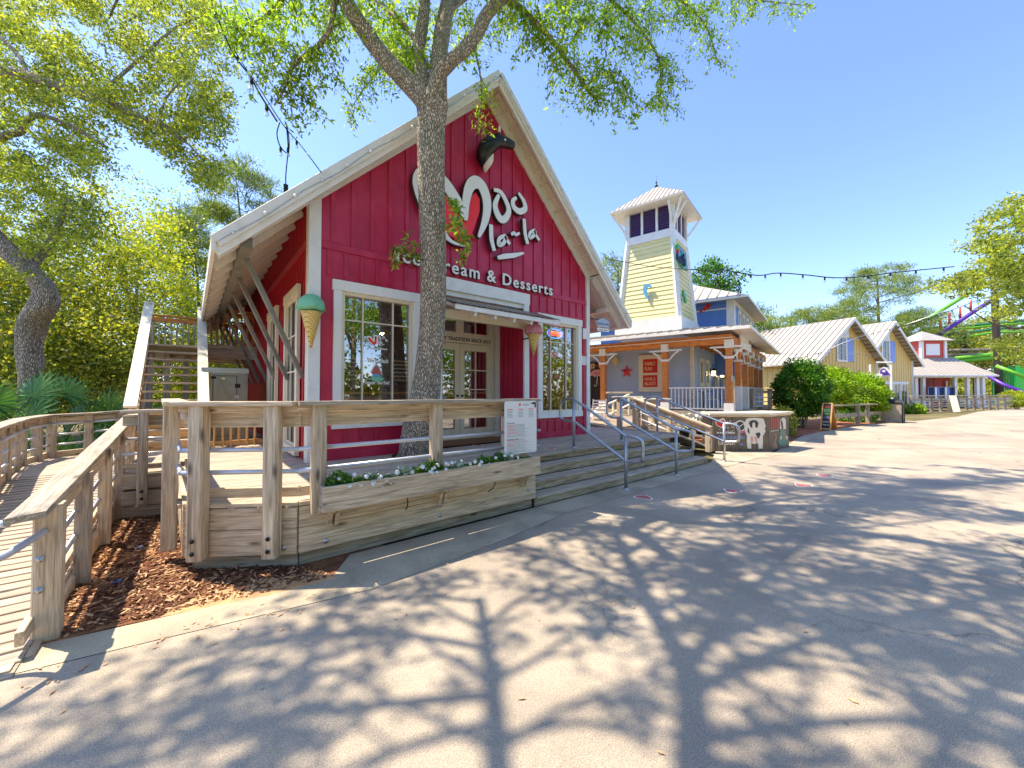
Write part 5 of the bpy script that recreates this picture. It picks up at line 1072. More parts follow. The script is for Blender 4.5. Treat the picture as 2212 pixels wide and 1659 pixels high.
hs=E('hanging_sign',atd(1610,735,15.5),'white board sign with dark letters beside the porch roof corner','sign'); a=onplane(1596,702,atd(1610,735,16.5),-YD); b=onplane(1619,762,atd(1610,735,16.5),-YD); wallbox('panel',a,b,-YD,0,.06,'white',hs); text('OT',.42,VT(b.x-XD.x*.75-YD.x*.07,b.y-XD.y*.75-YD.y*.07,(a.z+b.z)/2-.1,ax=XD,n=-YD),hs,'letter_edge','lettering',.006)
# ================================================================ approach between shop and cafe
ap=E('approach_boardwalk',(10.5,7,0),'sunlit timber walkway rising between the shop and the cafe','boardwalk')
for k in range(36):
    y=6.95+k*.15; z=D+.01+min(.34,.06*max(0,(y-6.9))); board(ap,(9.4+.1*k*.3,y,z-.02),(13.3+.02*k,y,z-.02),.142,.04,'deck_wood','plank',simple=True)
for k in range(14): board(ap,(9.45+k*.17,5.0+k*.0,.30),(9.45+k*.17,6.9,D-.0),.162,.04,'deck_wood','plank',simple=True) if k<0 else None
# side landing right of the steps
sl_=E('side_ramp',(10.4,4.7,0),'pale timber ramp running down beside the cow-painted bar','ramp')
for k in range(18):
    t=k/17; x=9.45+t*2.0; board(sl_,(x,4.95-.1*t,D*(1-t)+.0),(x,6.9,D*(1-t)*.8+.12),.115,.04,'deck_wood','plank',simple=True)
# wooden ramp railing descending toward the bar
r2=E('side_ramp_railing',(10.5,5.5,.5),'chunky timber handrail sloping down from the walkway beside the steps','railing')
pa=Vector((10.30,6.75,1.46)); pb=Vector((10.62,4.62,.70)); board(r2,pa,pb,.2,.05,'rail_wood','cap'); board(r2,pa+Vector((.02,0,-.13)),pb+Vector((.02,0,-.13)),.05,.16,'rail_wood','rail_board')
for f in (.03,.5,.97): p=pa.lerp(pb,f); board(r2,(p.x,p.y,.05),(p.x,p.y,p.z-.03),.13,.13,'rail_wood','post')
for dz in (.35,.55): q=MB(); q.tube([pa-Vector((.0,0,dz)),pb-Vector((0,0,dz))],.022,8); q.build('pipe','white_rail',r2)
board(r2,(9.85,7.05,1.48),(10.75,6.85,1.48),.36,.05,'cream_trim','cap'); board(r2,(9.9,7.4,1.62),(10.9,7.2,1.62),.14,.05,'rail_wood','rail_board')
for x,y in ((9.95,7.0),(10.7,6.85)): board(r2,(x,y,.6),(x,y,1.46),.12,.12,'rail_wood','post')
w2=E('white_ramp_railing',(9,9,.9),'white painted handrail climbing towards the cafe behind the shop corner','railing')
pts=[atd(1272,905,14.5),atd(1290,882,14.8),atd(1324,868,15.3),atd(1358,852,15.8)]
for dz in (0,-.42):
    for a,b in zip(pts[:-1],pts[1:]): board(w2,a+Vector((0,0,dz)),b+Vector((0,0,dz)),.1,.045,'cream_trim','rail_bar')
for p in pts: board(w2,(p.x,p.y,.5),(p.x,p.y,p.z),.07,.07,'cream_trim','post')
p=atd(1290,900,13.4); FR[0]=Matrix.Identity(4); chair(p.x,p.y,2.5,'white patio chair beside the white handrail near the shop corner','white',p.z-.35,'white patio chairs by the walkway',1.1)
p=atd(1398,905,13.0); chair(p.x,p.y,.9,'white patio chair under the high table by the steps','white',p.z-.35,'white patio chairs by the walkway',1.1)
p=atd(1410,893,12.0); t_=E('high_table',(p.x,p.y,.6),'white high table with wooden base by the walkway','table'); board(t_,(p.x-.5,p.y+.25,1.42),(p.x+.5,p.y-.1,1.42),.6,.05,'cream_trim','top'); 
for dx in (-.3,.3): board(t_,(p.x+dx,p.y+.1,.6),(p.x+dx,p.y+.1,1.4),.14,.14,'rail_wood','leg')
# flower pots with white blooms and a reddish bench behind the bar
for i,(u,v) in enumerate(((1478,912),(1512,905),(1470,935))):
    p=atd(u,v,12.3+i*.3); o=E('flower_pot',(p.x,p.y,p.z-.5),['white flowering plant in a pot behind the third handrail','white flowering plant in a pot beside the cow bar end','low white flowering plant in front of the dark bench'][i],'potted plant','white flowering pots behind the bar')
    q=MB(); q.lathe([(.12,-.5),(.17,-.22),(.18,-.2),(.15,-.2)],14,Matrix.Translation(p)); q.build('pot','brown_panel',o)
    cc=[]; 
    for _ in range(260): d_=Vector((random.gauss(0,1),random.gauss(0,1),random.gauss(0,1))).normalized()*random.uniform(.1,.3); cc.append(p+d_)
    leaves(cc[:120],.07,.5,'box_leaf',o,'foliage'); leaves(cc[120:],.08,.9,'flower_white',o,'blossom')
o=E('dark_bench',atd(1490,965,12.6),'dark reddish slatted bench behind the third handrail','bench'); p=atd(1488,950,12.8)
for k in range(3): board(o,(p.x-.5,p.y+.3,p.z-.2+.13*k),(p.x+.55,p.y-.3,p.z-.2+.13*k),.04,.1,'cedar_wood','slat',simple=True)
for dx,dy in ((-.45,.27),(.5,-.27)): board(o,(p.x+dx,p.y+dy,.1),(p.x+dx,p.y+dy,p.z+.1),.08,.08,'brown_panel','leg',simple=True)
# ---------------------------------------------------------------- cow bar
cb=E('cow_painted_bar',(12,4.2,0),'brown plank bar with painted cow rear and lettering under a pale counter top','bar counter')
q0=atz(*SV(60,1365,1850,1040,10.055),0); q1=atz(*SV(1500,1368,1850,1040,10.055),0); q2=atz(*SV(2040,1255,1850,1040,10.055),0); HB=.98
for a,b,nn in ((q0,q1,24),(q1,q2,10)):
    for k in range(nn): p=a.lerp(b,k/nn); r_=a.lerp(b,(k+1)/nn); c=(p+r_)/2; d=(b-a).normalized(); w=(r_-p).length; board(cb,(c.x,c.y,.0),(c.x,c.y,HB),w-.008,.03,'bar_wood','plank',up=(d.y,-d.x,0),simple=True)
nb_=Vector(((q1-q0).y,-(q1-q0).x,0)).normalized(); nb2=Vector(((q2-q1).y,-(q2-q1).x,0)).normalized()
q=MB(); back=[q2-nb2*.7,q1-(nb_+nb2)*.45,q0-nb_*.7]; fr=[q0+nb_*.1-(q1-q0).normalized()*.12,q1+(nb_+nb2)*.06,q2+nb2*.1+(q2-q1).normalized()*.12]; poly=[(p.x,p.y) for p in fr+back]; q.prism(poly,1.06,None,1.005); q.build('counter_top','cream_trim',cb)
for a,b in ((fr[0],fr[1]),(fr[1],fr[2])): d=(b-a).normalized(); nn=Vector((d.y,-d.x,0)); board(cb,(a.x-nn.x*.07,a.y-nn.y*.07,.975),(b.x-nn.x*.07,b.y-nn.y*.07,.975),.03,.05,'rail_wood','trim_strip')
q=MB(); i0=[q0-nb_*.05,q1-(nb_+nb2)*.03,q2-nb2*.05]; q.prism([(p.x,p.y) for p in i0+[q2-nb2*.6,q1-(nb_+nb2)*.4,q0-nb_*.6]],.98,None,0); q.build('core','brown_panel',cb)
zc=(1850,1040,10.055)
def cs(pts): return [SV(x,y,*zc) for x,y in pts]
def cr(nm,pts,mat,h=.03,h0=.016,n=nb_,P=q0): return relief(nm,cs(pts),P,n,mat,cb,h,h0)
cr('cow_body_print',[(905,560),(935,505),(1000,490),(1150,480),(1340,495),(1385,530),(1400,610),(1430,680),(1420,850),(1355,960),(1360,1100),(1345,1290),(1250,1320),(1240,1170),(1200,1130),(1160,1165),(1090,1160),(1055,1120),(1055,1290),(960,1300),(935,1080),(945,960),(905,880),(875,780),(880,640)],'cow_white',.022)
cr('cow_patch',[(985,620),(1030,560),(1110,540),(1190,560),(1240,620),(1215,740),(1165,740),(1150,620),(1115,590),(1080,630),(1080,740),(1040,740)],'cow_black',.026)
cr('cow_patch',[(965,740),(990,760),(1000,830),(1015,880),(985,890),(950,840)],'cow_black',.026); cr('cow_patch',[(1160,910),(1190,875),(1270,865),(1295,910),(1270,980),(1250,1035),(1215,1000),(1190,950)],'cow_black',.026); cr('cow_patch',[(1425,730),(1430,800),(1405,780)],'cow_black',.026)
cr('udder_print',[(1030,1000),(1060,960),(1100,1000),(1100,1100),(1050,1120)],'udder_pink',.026); cr('udder_print',[(1140,960),(1180,960),(1215,1030),(1210,1110),(1160,1120),(1140,1040)],'udder_pink',.026)
for x in (955,1255): cr('hoof_print',[(x,1290),(x+70,1290),(x+65,1325),(x+5,1325)],'cow_black',.027)
cr('cow_face_print',[(565,615),(620,600),(660,590),(720,550),(790,545),(850,580),(920,600),(900,640),(860,700),(870,800),(800,840),(700,820),(655,730),(640,660),(600,655)],'cow_white',.028)
cr('sunglasses_print',[(665,680),(690,610),(760,580),(830,600),(860,680),(855,770),(800,810),(730,810),(690,770)],'cow_black',.032)
for k in range(2): cr('glare_print',[(690,740+k*60),(840,630+k*60),(845,650+k*60),(695,760+k*60)],'cow_white',.034) if k<1 else None
cr('bow_print',[(710,850),(780,830),(870,820),(880,850),(830,885),(740,880)],'hot_pink',.034)
cr('heart_outline',[(105,600),(125,550),(200,545),(240,520),(290,490),(350,500),(385,580),(390,740),(370,790),(250,740),(140,680)],'cow_white',.024); cr('heart_print',[(135,605),(200,585),(250,610),(270,560),(325,535),(350,580),(362,750),(240,715),(150,660)],'heart_red',.028)
def cst(pts,w,mat='cow_white',nm='painted_stroke'):
    P=[onplane(*SV(x,y,*zc),q0+nb_*.018,nb_) for x,y in pts]; q=MB(); q.tube(P,w,5,sq=1); q.build(nm,mat,cb)
for pts in ([(440,570),(420,620),(440,670),(470,630),(440,570)],[(520,545),(490,590),(510,630),(545,590),(520,545)],[(430,700),(440,770)],[(480,720),(470,760),(500,760)],[(550,690),(560,750)],[(600,700),(580,750),(620,755)],[(430,840),(480,820)],[(510,850),(600,810)],[(215,780),(260,800)]): cst(pts,.009)
def ct_(s,x,y,w,size,mat,nm='lettering'):
    a=onplane(*SV(x,y,*zc),q0+nb_*.018,nb_); b=onplane(*SV(x+w,y,*zc),q0+nb_*.018,nb_); text(s,size,VT(a.x,a.y,a.z,ax=(q1-q0),n=nb_),cb,mat,nm,.002,width=(b-a).length,bold=.004)
ct_('ice cream & desserts',160,895,470,.08,'cow_white'); ct_('Comin in & out of the',190,1035,700,.14,'chalk_blue'); ct_('UDDER',200,1190,440,.19,'cow_white'); ct_('side',750,1205,100,.12,'chalk_blue')
cr2=lambda nm,pts,mat,h=.03: relief(nm,cs(pts),q1,nb2,mat,cb,h,.016)
for k,(x0,x1) in enumerate(((1550,1590),(1600,1640),(1660,1700),(1710,1770))): cr2('painted_letter',[(x0,500),(x0+14,480),(x1,520),(x1-8,640),(x1,760),(x0+10,770),(x0+4,640)],'chalk_red',.022)
cr2('underline_print',[(1560,830),(1760,800),(1760,815),(1560,845)],'cow_white',.02)
cr2('dog_print',[(1665,900),(1700,890),(1710,1030),(1690,1120),(1730,1230),(1710,1290),(1620,1285),(1600,1180),(1650,1080),(1675,1000)],'tan_paint',.022)
cr2('arch_print',[(1800,560),(1850,490),(1910,480),(1950,540),(1950,780),(1800,780)],'cow_white',.02); cr2('arch_patch',[(1815,570),(1840,540),(1870,640),(1880,760),(1850,800),(1830,700)],'brown_panel',.024)
cr2('gator_print',[(1760,1190),(1750,1080),(1790,960),(1800,820),(1850,790),(1940,820),(1960,920),(2010,1040),(2010,1170),(1940,1210),(1830,1215)],'gator_green',.024); 
for x in (1790,1945): cr2('eye_print',[(x,980),(x+20,950),(x+40,980),(x+35,1040),(x+12,1050)],'cow_white',.03)
cr2('snout_print',[(1870,920),(1920,920),(1920,1060),(1870,1060)],'tan_paint',.028)
# ================================================================ street furniture on the right
af=E('sandwich_board',(21.5,4.3,0),'wooden A-frame chalkboard sign with red and green lettering on the brick path','sign')
b0=atz(*SV(1165,1085,1900,900,4.916),0); b1=atz(*SV(1285,1092,1900,900,4.916),0); b2=atz(*SV(1448,1090,1900,900,4.916),0)
ht=1.62-(SV(1270,740,1900,900,4.916)[1]-848)/842*16.8; dx=(b1-b0); nrm=Vector((dx.y,-dx.x,0)).normalized(); tl=(b0+b2)/2+Vector((0,0,ht)); tl=b0.lerp(b2,.42)-dx*.0+Vector((0,0,ht)); tr=tl+dx
TL,TR=b0+Vector((dx.x*.15,dx.y*.15,0))-nrm*.25+Vector((0,0,ht)),b1+Vector((dx.x*.15,dx.y*.15,0))-nrm*.25+Vector((0,0,ht))
def panel4(name,a,b,c,d,t,mat,parent,n_): q=MB(); n_=Vector(n_)*t; q.add([a,b,c,d,a+n_,b+n_,c+n_,d+n_],[(0,1,2,3),(7,6,5,4),(0,4,5,1),(1,5,6,2),(2,6,7,3),(3,7,4,0)]); return q.build(name,mat,parent)
panel4('front_panel',b0,b1,TR,TL,.03,'chalk_black',af,nrm)
B3,B4=b0-nrm*.75+dx*.3,b1-nrm*.75+dx*.3; panel4('rear_panel',B3,B4,TR,TL,.03,'cedar_wood',af,-nrm)
for a,b in ((b0,TL),(b1,TR),(TL,TR),(b0+(TL-b0)*.06,b1+(TR-b1)*.06)): board(af,a+nrm*.03,b+nrm*.03,.05,.05,'fresh_wood','frame_bar',up=nrm)
for a,b in ((B3,TL),(B4,TR)): board(af,a-nrm*.03,b-nrm*.03,.05,.04,'fresh_wood','frame_bar',up=nrm)
ax_=dx.normalized()
for k,(s,f,mt,sz_) in enumerate((('MOO LA-LA',.84,'chalk_red',.15),('ICE',.70,'chalk_green',.16),('CREAM',.58,'chalk_green',.13),('OPEN',.44,'chalk_blue',.14),('SHAKES',.30,'flower_white',.09),('MALTS',.19,'flower_white',.09))):
    p=b0+(TL-b0)*f+ax_*.06+nrm*.045; upv=(TL-b0).normalized(); T=Matrix((ax_,upv,ax_.cross(upv))).transposed().to_4x4(); T.translation=p; text(s,sz_,T,af,mt,'lettering',.002,width=dx.length-.12)
bf=E('low_timber_fence',(26,4.2,0),'low two-rail timber fence in front of the bright green bush','fence')
fa,fb_=Vector((22.9,4.7,0)),Vector((29.6,3.6,0)); board(bf,fa+Vector((0,0,1.0)),fb_+Vector((0,0,1.0)),.28,.06,'grey_wood','cap'); board(bf,fa+Vector((0,0,.5)),fb_+Vector((0,0,.5)),.05,.2,'grey_wood','rail_board'); 
for f in (.02,.5,.68,.98): p=fa.lerp(fb_,f); board(bf,(p.x,p.y,0),(p.x,p.y,1.0),.16,.16,'grey_wood','post')
bi=E('litter_bin',(31,3.4,0),'dark grey litter bin with black lid at the end of the low fence','litter bin'); p=atz(1931,912,0)
q=MB(); q.box(p.x-.35,p.y-.35,0,p.x+.35,p.y+.35,1.0); q.build('body','grey_wood',bi); q=MB(); q.lathe([(.52,1.0),(.52,1.08),(.44,1.2),(.2,1.26),(.001,1.27)],4,Matrix.Translation((p.x,p.y,0))@Matrix.Rotation(.78,4,'Z'),smooth=False); q.build('lid','black_metal',bi); q=MB(); 
for s in (-1,1): board(bi,(p.x+s*.3,p.y-.37,0),(p.x+s*.3,p.y-.37,1.0),.08,.03,'black_metal','frame_bar',up=(0,-1,0))
board(bi,(p.x-.37,p.y-.36,.0),(p.x-.37,p.y-.36,1.0),.06,.03,'black_metal','frame_bar',up=(-1,0,0))
# deck edge behind the first bush
dk=E('small_deck_railing',(17.5,6.2,0),'grey timber railing with pipes between the cafe porch and the dark bush','railing')
ra,rb_=atd(1623,842,17.5),atd(1692,842,19); 
board(dk,(ra.x,ra.y,1.78),(rb_.x,rb_.y,1.78),.16,.05,'grey_wood','cap'); board(dk,(ra.x,ra.y,1.65),(rb_.x,rb_.y,1.65),.04,.14,'grey_wood','rail_board')
for f in (0,.55,1): p=ra.lerp(rb_,f); board(dk,(p.x,p.y,.3),(p.x,p.y,1.76),.14,.14,'grey_wood','post')
for z in (1.4,1.2,1.0): q=MB(); q.tube([(ra.x,ra.y,z),(rb_.x,rb_.y,z)],.025,6); q.build('pipe','white_rail',dk)
board(dk,(ra.x,ra.y,.7),(rb_.x,rb_.y,.7),.05,.3,'bar_wood','fascia_board')
# ================================================================ YELLOW HOUSES
def yellow_house(front,rz,w,dep,ze,za,label,win,apx=None,mat='mustard',door=None):
    H=E('yellow_house',(front.x,front.y,0),label,'building','mustard board and batten houses along the street',rz=rz); FR[0]=rotz(rz,(front.x,front.y,0)); xa=w/2
    pbox('side_wall',0,.15,.15,dep,0,ze,mat,H); pbox('side_wall',w-.15,w,.15,dep,0,ze,mat,H); pbox('rear_wall',0,w,dep-.15,dep,0,ze,mat,H)
    q=MB(); q.add([(0,0,0),(w,0,0),(w,0,ze),(xa,0,za),(0,0,ze),(0,.15,0),(w,.15,0),(w,.15,ze),(xa,.15,za),(0,.15,ze)],[(0,1,2,3,4),(9,8,7,6,5),(2,7,8,3),(3,8,9,4),(0,4,9,5),(1,6,7,2)]); q.build('front_wall',mat,H)
    x=.3
    while x<w-.1:
        zt_=ze+(za-ze)*(1-abs(x-xa)/xa)-.1; 
        segs=[(0,zt_)]
        for (a,b,c,d) in win+([(w-5.2,w-.8,0,2.6)] if door else []):
            if a-.1<x<b+.1: segs=[(s,min(e,c)) for s,e in segs if c>s]+[(max(s,d),e) for s,e in segs if e>d]
        for s,e in segs: 
            if e-s>.1: board(H,(x,-.015,s),(x,-.015,e),.06,.03,mat,'batten',up=(0,-1,0),simple=True)
        x+=.42
    y=.5
    while y<dep: board(H,(-.015,y,0),(-.015,y,ze-.1),.06,.03,mat,'batten',up=(-1,0,0),simple=True); y+=.45
    board(H,(-.02,-.02,0),(-.02,-.02,ze),.2,.2,'white_trim','corner_board'); board(H,(w+.02,-.02,0),(w+.02,-.02,ze),.2,.2,'white_trim','corner_board')
    sl2=(za-ze)/xa; oh=.75; fo=.6
    for s in (-1,1):
        xe=xa+s*(xa+oh); z_e=ze-oh*sl2+.15; zr2=za+.15; q=MB(); q.add([(xa,-fo,zr2),(xe,-fo,z_e),(xe,dep+.4,z_e),(xa,dep+.4,zr2),(xa,-fo,zr2-.12),(xe,-fo,z_e-.12),(xe,dep+.4,z_e-.12),(xa,dep+.4,zr2-.12)],[(0,1,2,3),(4,7,6,5),(0,4,5,1),(1,5,6,2),(2,6,7,3)]); q.build('roof_slope','metal_roof',H)
        y=-fo+.2
        while y<dep+.3: board(H,(xe,y,z_e+.03),(xa,y,zr2+.03),.04,.06,'roof_seam_shade','seam',simple=True); y+=.46
        board(H,(xe,-fo-.03,z_e-.14),(xa,-fo-.03,zr2-.14),.26,.05,'offwhite','rake_board',up=(0,-1,0))
        for k in range(13): f=(k+.5)/13; board(H,(lerp(xe,xa,f),-fo+.02,lerp(z_e,zr2,f)-.16),(lerp(xe,xa,f),-.02,lerp(z_e,zr2,f)-.16),.06,.05,'bar_wood','lookout',simple=True)
    for (a,b,c,d) in win:
        if b-a>.6: 
            window(H,a,b,c,d,-.03,tw=.14,vs=(.5,),hs=(.5,),glassm='far_glass',inset=-.005,top=.15,sill=.12); pbox('shutter',b+.02,b+.95,-.07,-.02,c+.05,d-.15,'shutter_blue',H)
        else: pbox('gable_vent',a,b,-.07,-.0,c,d,'white_trim',H)
    if door:
        x0=w-5.0
        pbox('shopfront_trim',x0-.15,x0+4.2,-.1,-.0,2.45,2.65,'white_trim',H)
        for k in range(3): window(H,x0+k*1.38,x0+k*1.38+1.3,.2,2.5,-.03,tw=.1,vs=(.5,),hs=(.5,),glassm='far_glass',inset=-.005,top=.1)
    FR[0]=Matrix.Identity(4); return H
Y1=atd(1757,773,30); yellow_house(Vector((Y1.x,Y1.y,0)),R(-16.5),8.6,15,4.3,7.5,'nearer mustard yellow gabled house with blue shutter behind the green bushes',[(2.9,4.3,4.1,6.2),(3.95,4.55,6.1,6.9)],door=True)
Y2=rotz(R(-16.5),(Y1.x,Y1.y,0))@Vector((9.3,1.3,0)); yellow_house(Y2,R(-16.5),8.5,14,4.7,8.1,'further mustard yellow gabled house with blue shutter beside the shop sign',[(3.1,4.5,4.4,6.6),(3.95,4.5,6.6,7.4)],door=True)
# low white window on the left wall of the near house, shop sign on post, white service box
o=E('turtle_shop_sign',atd(1895,800,29),'white signpost with a purple round-topped shop sign before the yellow houses','sign'); P_=atd(1900,800,29.0); nn=(Vector((0,0,1.6))-P_); nn.z=0; nn.normalize(); tx=Vector((-nn.y,nn.x,0))
z7b=(2200,600,3.3176)
relief('sign_board',[SV(x,y,*z7b) for x,y in ((290,1260),(300,1205),(330,1180),(360,1185),(385,1215),(405,1250),(400,1265))],P_,nn,'white',o,.06,0); relief('sign_print',[SV(x,y,*z7b) for x,y in ((300,1240),(305,1205),(335,1190),(365,1215),(392,1250),(340,1255))],P_,nn,'purple_paint',o,.09,.06); relief('sign_centre',[SV(x,y,*z7b) for x,y in ((318,1225),(325,1208),(345,1208),(350,1225))],P_,nn,'white',o,.1,.09)
relief('name_board',[SV(x,y,*z7b) for x,y in ((220,1275),(220,1240),(320,1240),(320,1275))],P_,nn,'white',o,.1,.05); p=onplane(*SV(228,1265,*z7b),P_+nn*.11,nn); text('TURTLE SHOP',.3,VT(p.x,p.y,p.z,ax=tx,n=nn),o,'letter_edge','lettering',.005,width=.85) if False else None
for x in (215,395): a=onplane(*SV(x,1160,*z7b),P_,nn); board(o,(a.x,a.y,0),(a.x,a.y,a.z),.12,.12,'white_trim','post')
a=onplane(*SV(270,1140,*z7b),P_,nn); b=onplane(*SV(410,1140,*z7b),P_,nn); board(o,a,b,.1,.1,'white_trim','arm')
# ================================================================ RED PAVILION
PV=atd(1972,811,42); PV.z=0; rzp=R(-41); pav=E('red_pavilion',PV,'low red pavilion with a pale metal hip roof and a square red cupola','building',rz=rzp); FR[0]=rotz(rzp,PV)
W_=7.4; ze=3.45; pbox('back_wall',.3,W_-.4,3.0,3.2,0,ze,'coral',pav); pbox('side_wall',.3,.5,0,9,0,ze,'cream_trim',pav)
pbox('dark_opening',.9,3.2,2.9,3.0,.9,2.9,'chalk_black',pav)
for x in (.2,1.0,4.3,5.6,6.6,7.2): pbox('post',x-.14,x+.14,-.14,.14,0,ze,'white_trim',pav)
pbox('partition',3.4,4.6,1.2,1.3,0,ze,'coral',pav); pbox('partition',4.7,5.3,1.4,1.5,0,ze,'coral',pav); pbox('partition',4.45,4.65,1.0,1.1,0,2.9,'cream_trim',pav)
pbox('porch_beam',-.1,W_,-.1,.1,ze-.25,ze,'white_trim',pav); pbox('purple_post',6.85,7.0,.4,.6,0,ze,'purple_paint',pav)
q=MB(); o_=.7; zz=5.9; q.add([(-o_-3,-o_,ze),(W_+o_,-o_,ze),(W_+o_,10,ze),(-o_-3,10,ze),(1.5,4.4,zz+.7),(6.9,4.4,zz+.7)],[(0,1,5,4),(1,2,5),(2,3,4,5),(3,0,4),(0,3,2,1)]); q.build('roof','metal_roof',pav)
for k in range(23): 
    x=-o_-3+(k+.5)*.5; t_=min(1,max(0,(W_+o_-x)/(W_+o_-6.9))) if x>6.9 else (1 if x>1.5 else max(.02,(x+o_+3)/(1.5+o_+3))); board(pav,(x,-o_,ze+.03),(x,lerp(-o_,4.4,t_),lerp(ze,zz+.7,t_)+.03),.04,.06,'roof_seam_shade','seam',simple=True)
board(pav,(-o_-3,-o_-.02,ze-.05),(W_+o_,-o_-.02,ze-.05),.16,.04,'white_trim','eave_board',up=(0,-1,0))
cu=(3.7,6.3,2.8,5.2); pbox('cupola_wall',cu[0],cu[1],cu[2],cu[3],5.0,7.6,'coral',pav); pbox('cupola_window',cu[0]+.5,cu[1]-.6,cu[2]-.06,cu[2],5.9,7.2,'white',pav)
for x,y in ((cu[0],cu[2]),(cu[1],cu[2]),(cu[1],cu[3])): pbox('cupola_post',x-.14,x+.14,y-.14,y+.14,4.4,7.6,'white_trim',pav)
q=MB(); o_=.6; q.add([(cu[0]-o_,cu[2]-o_,7.55),(cu[1]+o_,cu[2]-o_,7.55),(cu[1]+o_,cu[3]+o_,7.55),(cu[0]-o_,cu[3]+o_,7.55),((cu[0]+cu[1])/2,(cu[2]+cu[3])/2,8.85)],[(0,1,4),(1,2,4),(2,3,4),(3,0,4),(0,3,2,1)]); q.build('cupola_roof','metal_roof',pav)
rk=E('clothes_rack',FR[0]@Vector((2,0,1.4)),'rack of hanging navy and white clothes before the red pavilion','clothes rack',rz=rzp)
for k in range(11): pbox('garment',1.15+k*.26,1.36+k*.26,-.55,-.35,1.0,2.15,('navy_cloth','navy_cloth','white','deep_blue')[k%4],rk)
q=MB(); q.tube([(1.1,-.45,2.2),(4.0,-.45,2.2)],.03,6); q.tube([(1.1,-.45,.2),(1.1,-.45,2.2)],.03,6); q.tube([(4.0,-.45,.2),(4.0,-.45,2.2)],.03,6); q.build('frame','galvanized',rk)
FR[0]=Matrix.Identity(4)
# far timber fence with ramp
ff=E('far_timber_fence',atz(1990,889,0),'long weathered timber fence before the red pavilion','fence'); FP=[Vector((q.x,q.y,0)) for q in (atd(1966,848,31),atd(2050,848,34),atd(2120,848,36),atd(2185,848,37))]
for a,b in zip(FP[:-1],FP[1:]):
    board(ff,a+Vector((0,0,1.35)),b+Vector((0,0,1.35)),.2,.08,'grey_wood','cap')
    for z in (1.05,.45): board(ff,a+Vector((0,0,z)),b+Vector((0,0,z)),.06,.22 if z>1 else .14,'grey_wood','rail_board')
    for z in (.65,.85): q=MB(); q.tube([a+Vector((0,0,z)),b+Vector((0,0,z))],.035,6); q.build('pipe','white_rail',ff)
    n_=4
    for k in range(n_): p=a.lerp(b,k/n_); board(ff,(p.x,p.y,0),(p.x,p.y,1.35),.2,.2,'grey_wood','post')
sb=E('white_easel_sign',atz(2056,886,0),'small white A-frame easel on the street before the far fence','sign'); p=atd(2056,848,33); p.z=0; 
board(sb,(p.x-.5,p.y-.25,0),(p.x-.1,p.y-.02,1.35),.42,.04,'cream_trim','panel',up=(-1,-.3,.3)); board(sb,(p.x+.5,p.y+.15,0),(p.x-.06,p.y+.0,1.35),.4,.04,'cream_trim','panel',up=(1,.3,.3))
# ================================================================ RIDE BEHIND
rd=E('roller_coaster',atd(2150,860,60),'lime green and purple steel amusement ride with dark poles','amusement ride')
def beam(pts,r_,mat,nm='track_beam'): q=MB(); q.tube([atd(*p) for p in pts],r_,8); q.build(nm,mat,rd)
beam([(1966,712,62),(2030,672,61),(2090,635,60),(2150,602,59),(2215,560,58)],.27,'lime_paint'); beam([(2005,735,58),(2060,702,57),(2110,668,56),(2170,632,55)],.28,'purple_paint')
for k,y in enumerate((706,712,722,731)): beam([(1990,y+4,66),(2080,y-2,66),(2150,y-8-k*2,64),(2215,y-14,62)],.2,'lime_paint' if k%2 else 'teal_paint')
for y in (765,772): beam([(2060,y+10,60),(2150,y,60),(2215,y-3,60)],.3,'lime_paint')
for y,c in ((757,'bark_wood'),(766,'bark_wood')): beam([(2050,y,64),(2150,y-2,64),(2215,y-4,64)],.25,'dark_bark')
beam([(2145,560,55),(2150,690,55),(2155,800,55),(2158,868,55)],.38,'brown_panel','pole'); beam([(2010,740,66),(2012,860,66)],.4,'brown_panel','pole'); beam([(2080,715,66),(2082,770,66)],.4,'brown_panel','pole'); beam([(2185,700,66),(2187,860,66)],.35,'brown_panel','pole')
for u,v in ((2030,712),(2050,700),(2073,688),(2096,672)): beam([(u,v-24,57),(u,v,57)],.13,'coral','strut')
beam([(2120,805,52),(2165,830,50),(2215,850,48)],.22,'purple_paint'); beam([(2150,790,52),(2215,815,50)],.22,'lime_paint')
gp=E('green_mesh_fence',atd(2185,850,50),'bright green mesh hoarding below the amusement ride','hoarding'); a=atd(2140,800,56);b=atd(2260,800,52); q=MB(); 
for k in range(24): f=k/24; g=(k+.85)/24; p=a.lerp(b,f); r_=a.lerp(b,g); z1=a.z+.5+.15*math.sin(k*1.7); q=MB(); q.add([(p.x,p.y,0),(r_.x,r_.y,0),(r_.x,r_.y,z1),(p.x,p.y,z1),(p.x+.1,p.y,0),(r_.x+.1,r_.y,0),(r_.x+.1,r_.y,z1),(p.x+.1,p.y,z1)],[(0,1,2,3),(7,6,5,4),(0,4,5,1),(1,5,6,2),(2,6,7,3),(3,7,4,0)]); q.build('panel','green_paint',gp)
wr=E('white_canopy',atd(2190,770,66),'low building with long white metal roof behind the amusement ride','building'); a=atd(2158,757,78); b=atd(2290,750,74)
q=MB(); q.add([a,b,b+Vector((4,2,-2.2)),a+Vector((4,2,-2.2)),a+Vector((-5,-1,-2.6)),b+Vector((-5,-1,-2.6))],[(0,1,5,4),(0,1,2,3)]); q.build('roof','metal_roof',wr); q=MB(); q.box(a.x-4.5,b.y,0,a.x-4.2,a.y,a.z-2.6); q.build('wall','cream_trim',wr)
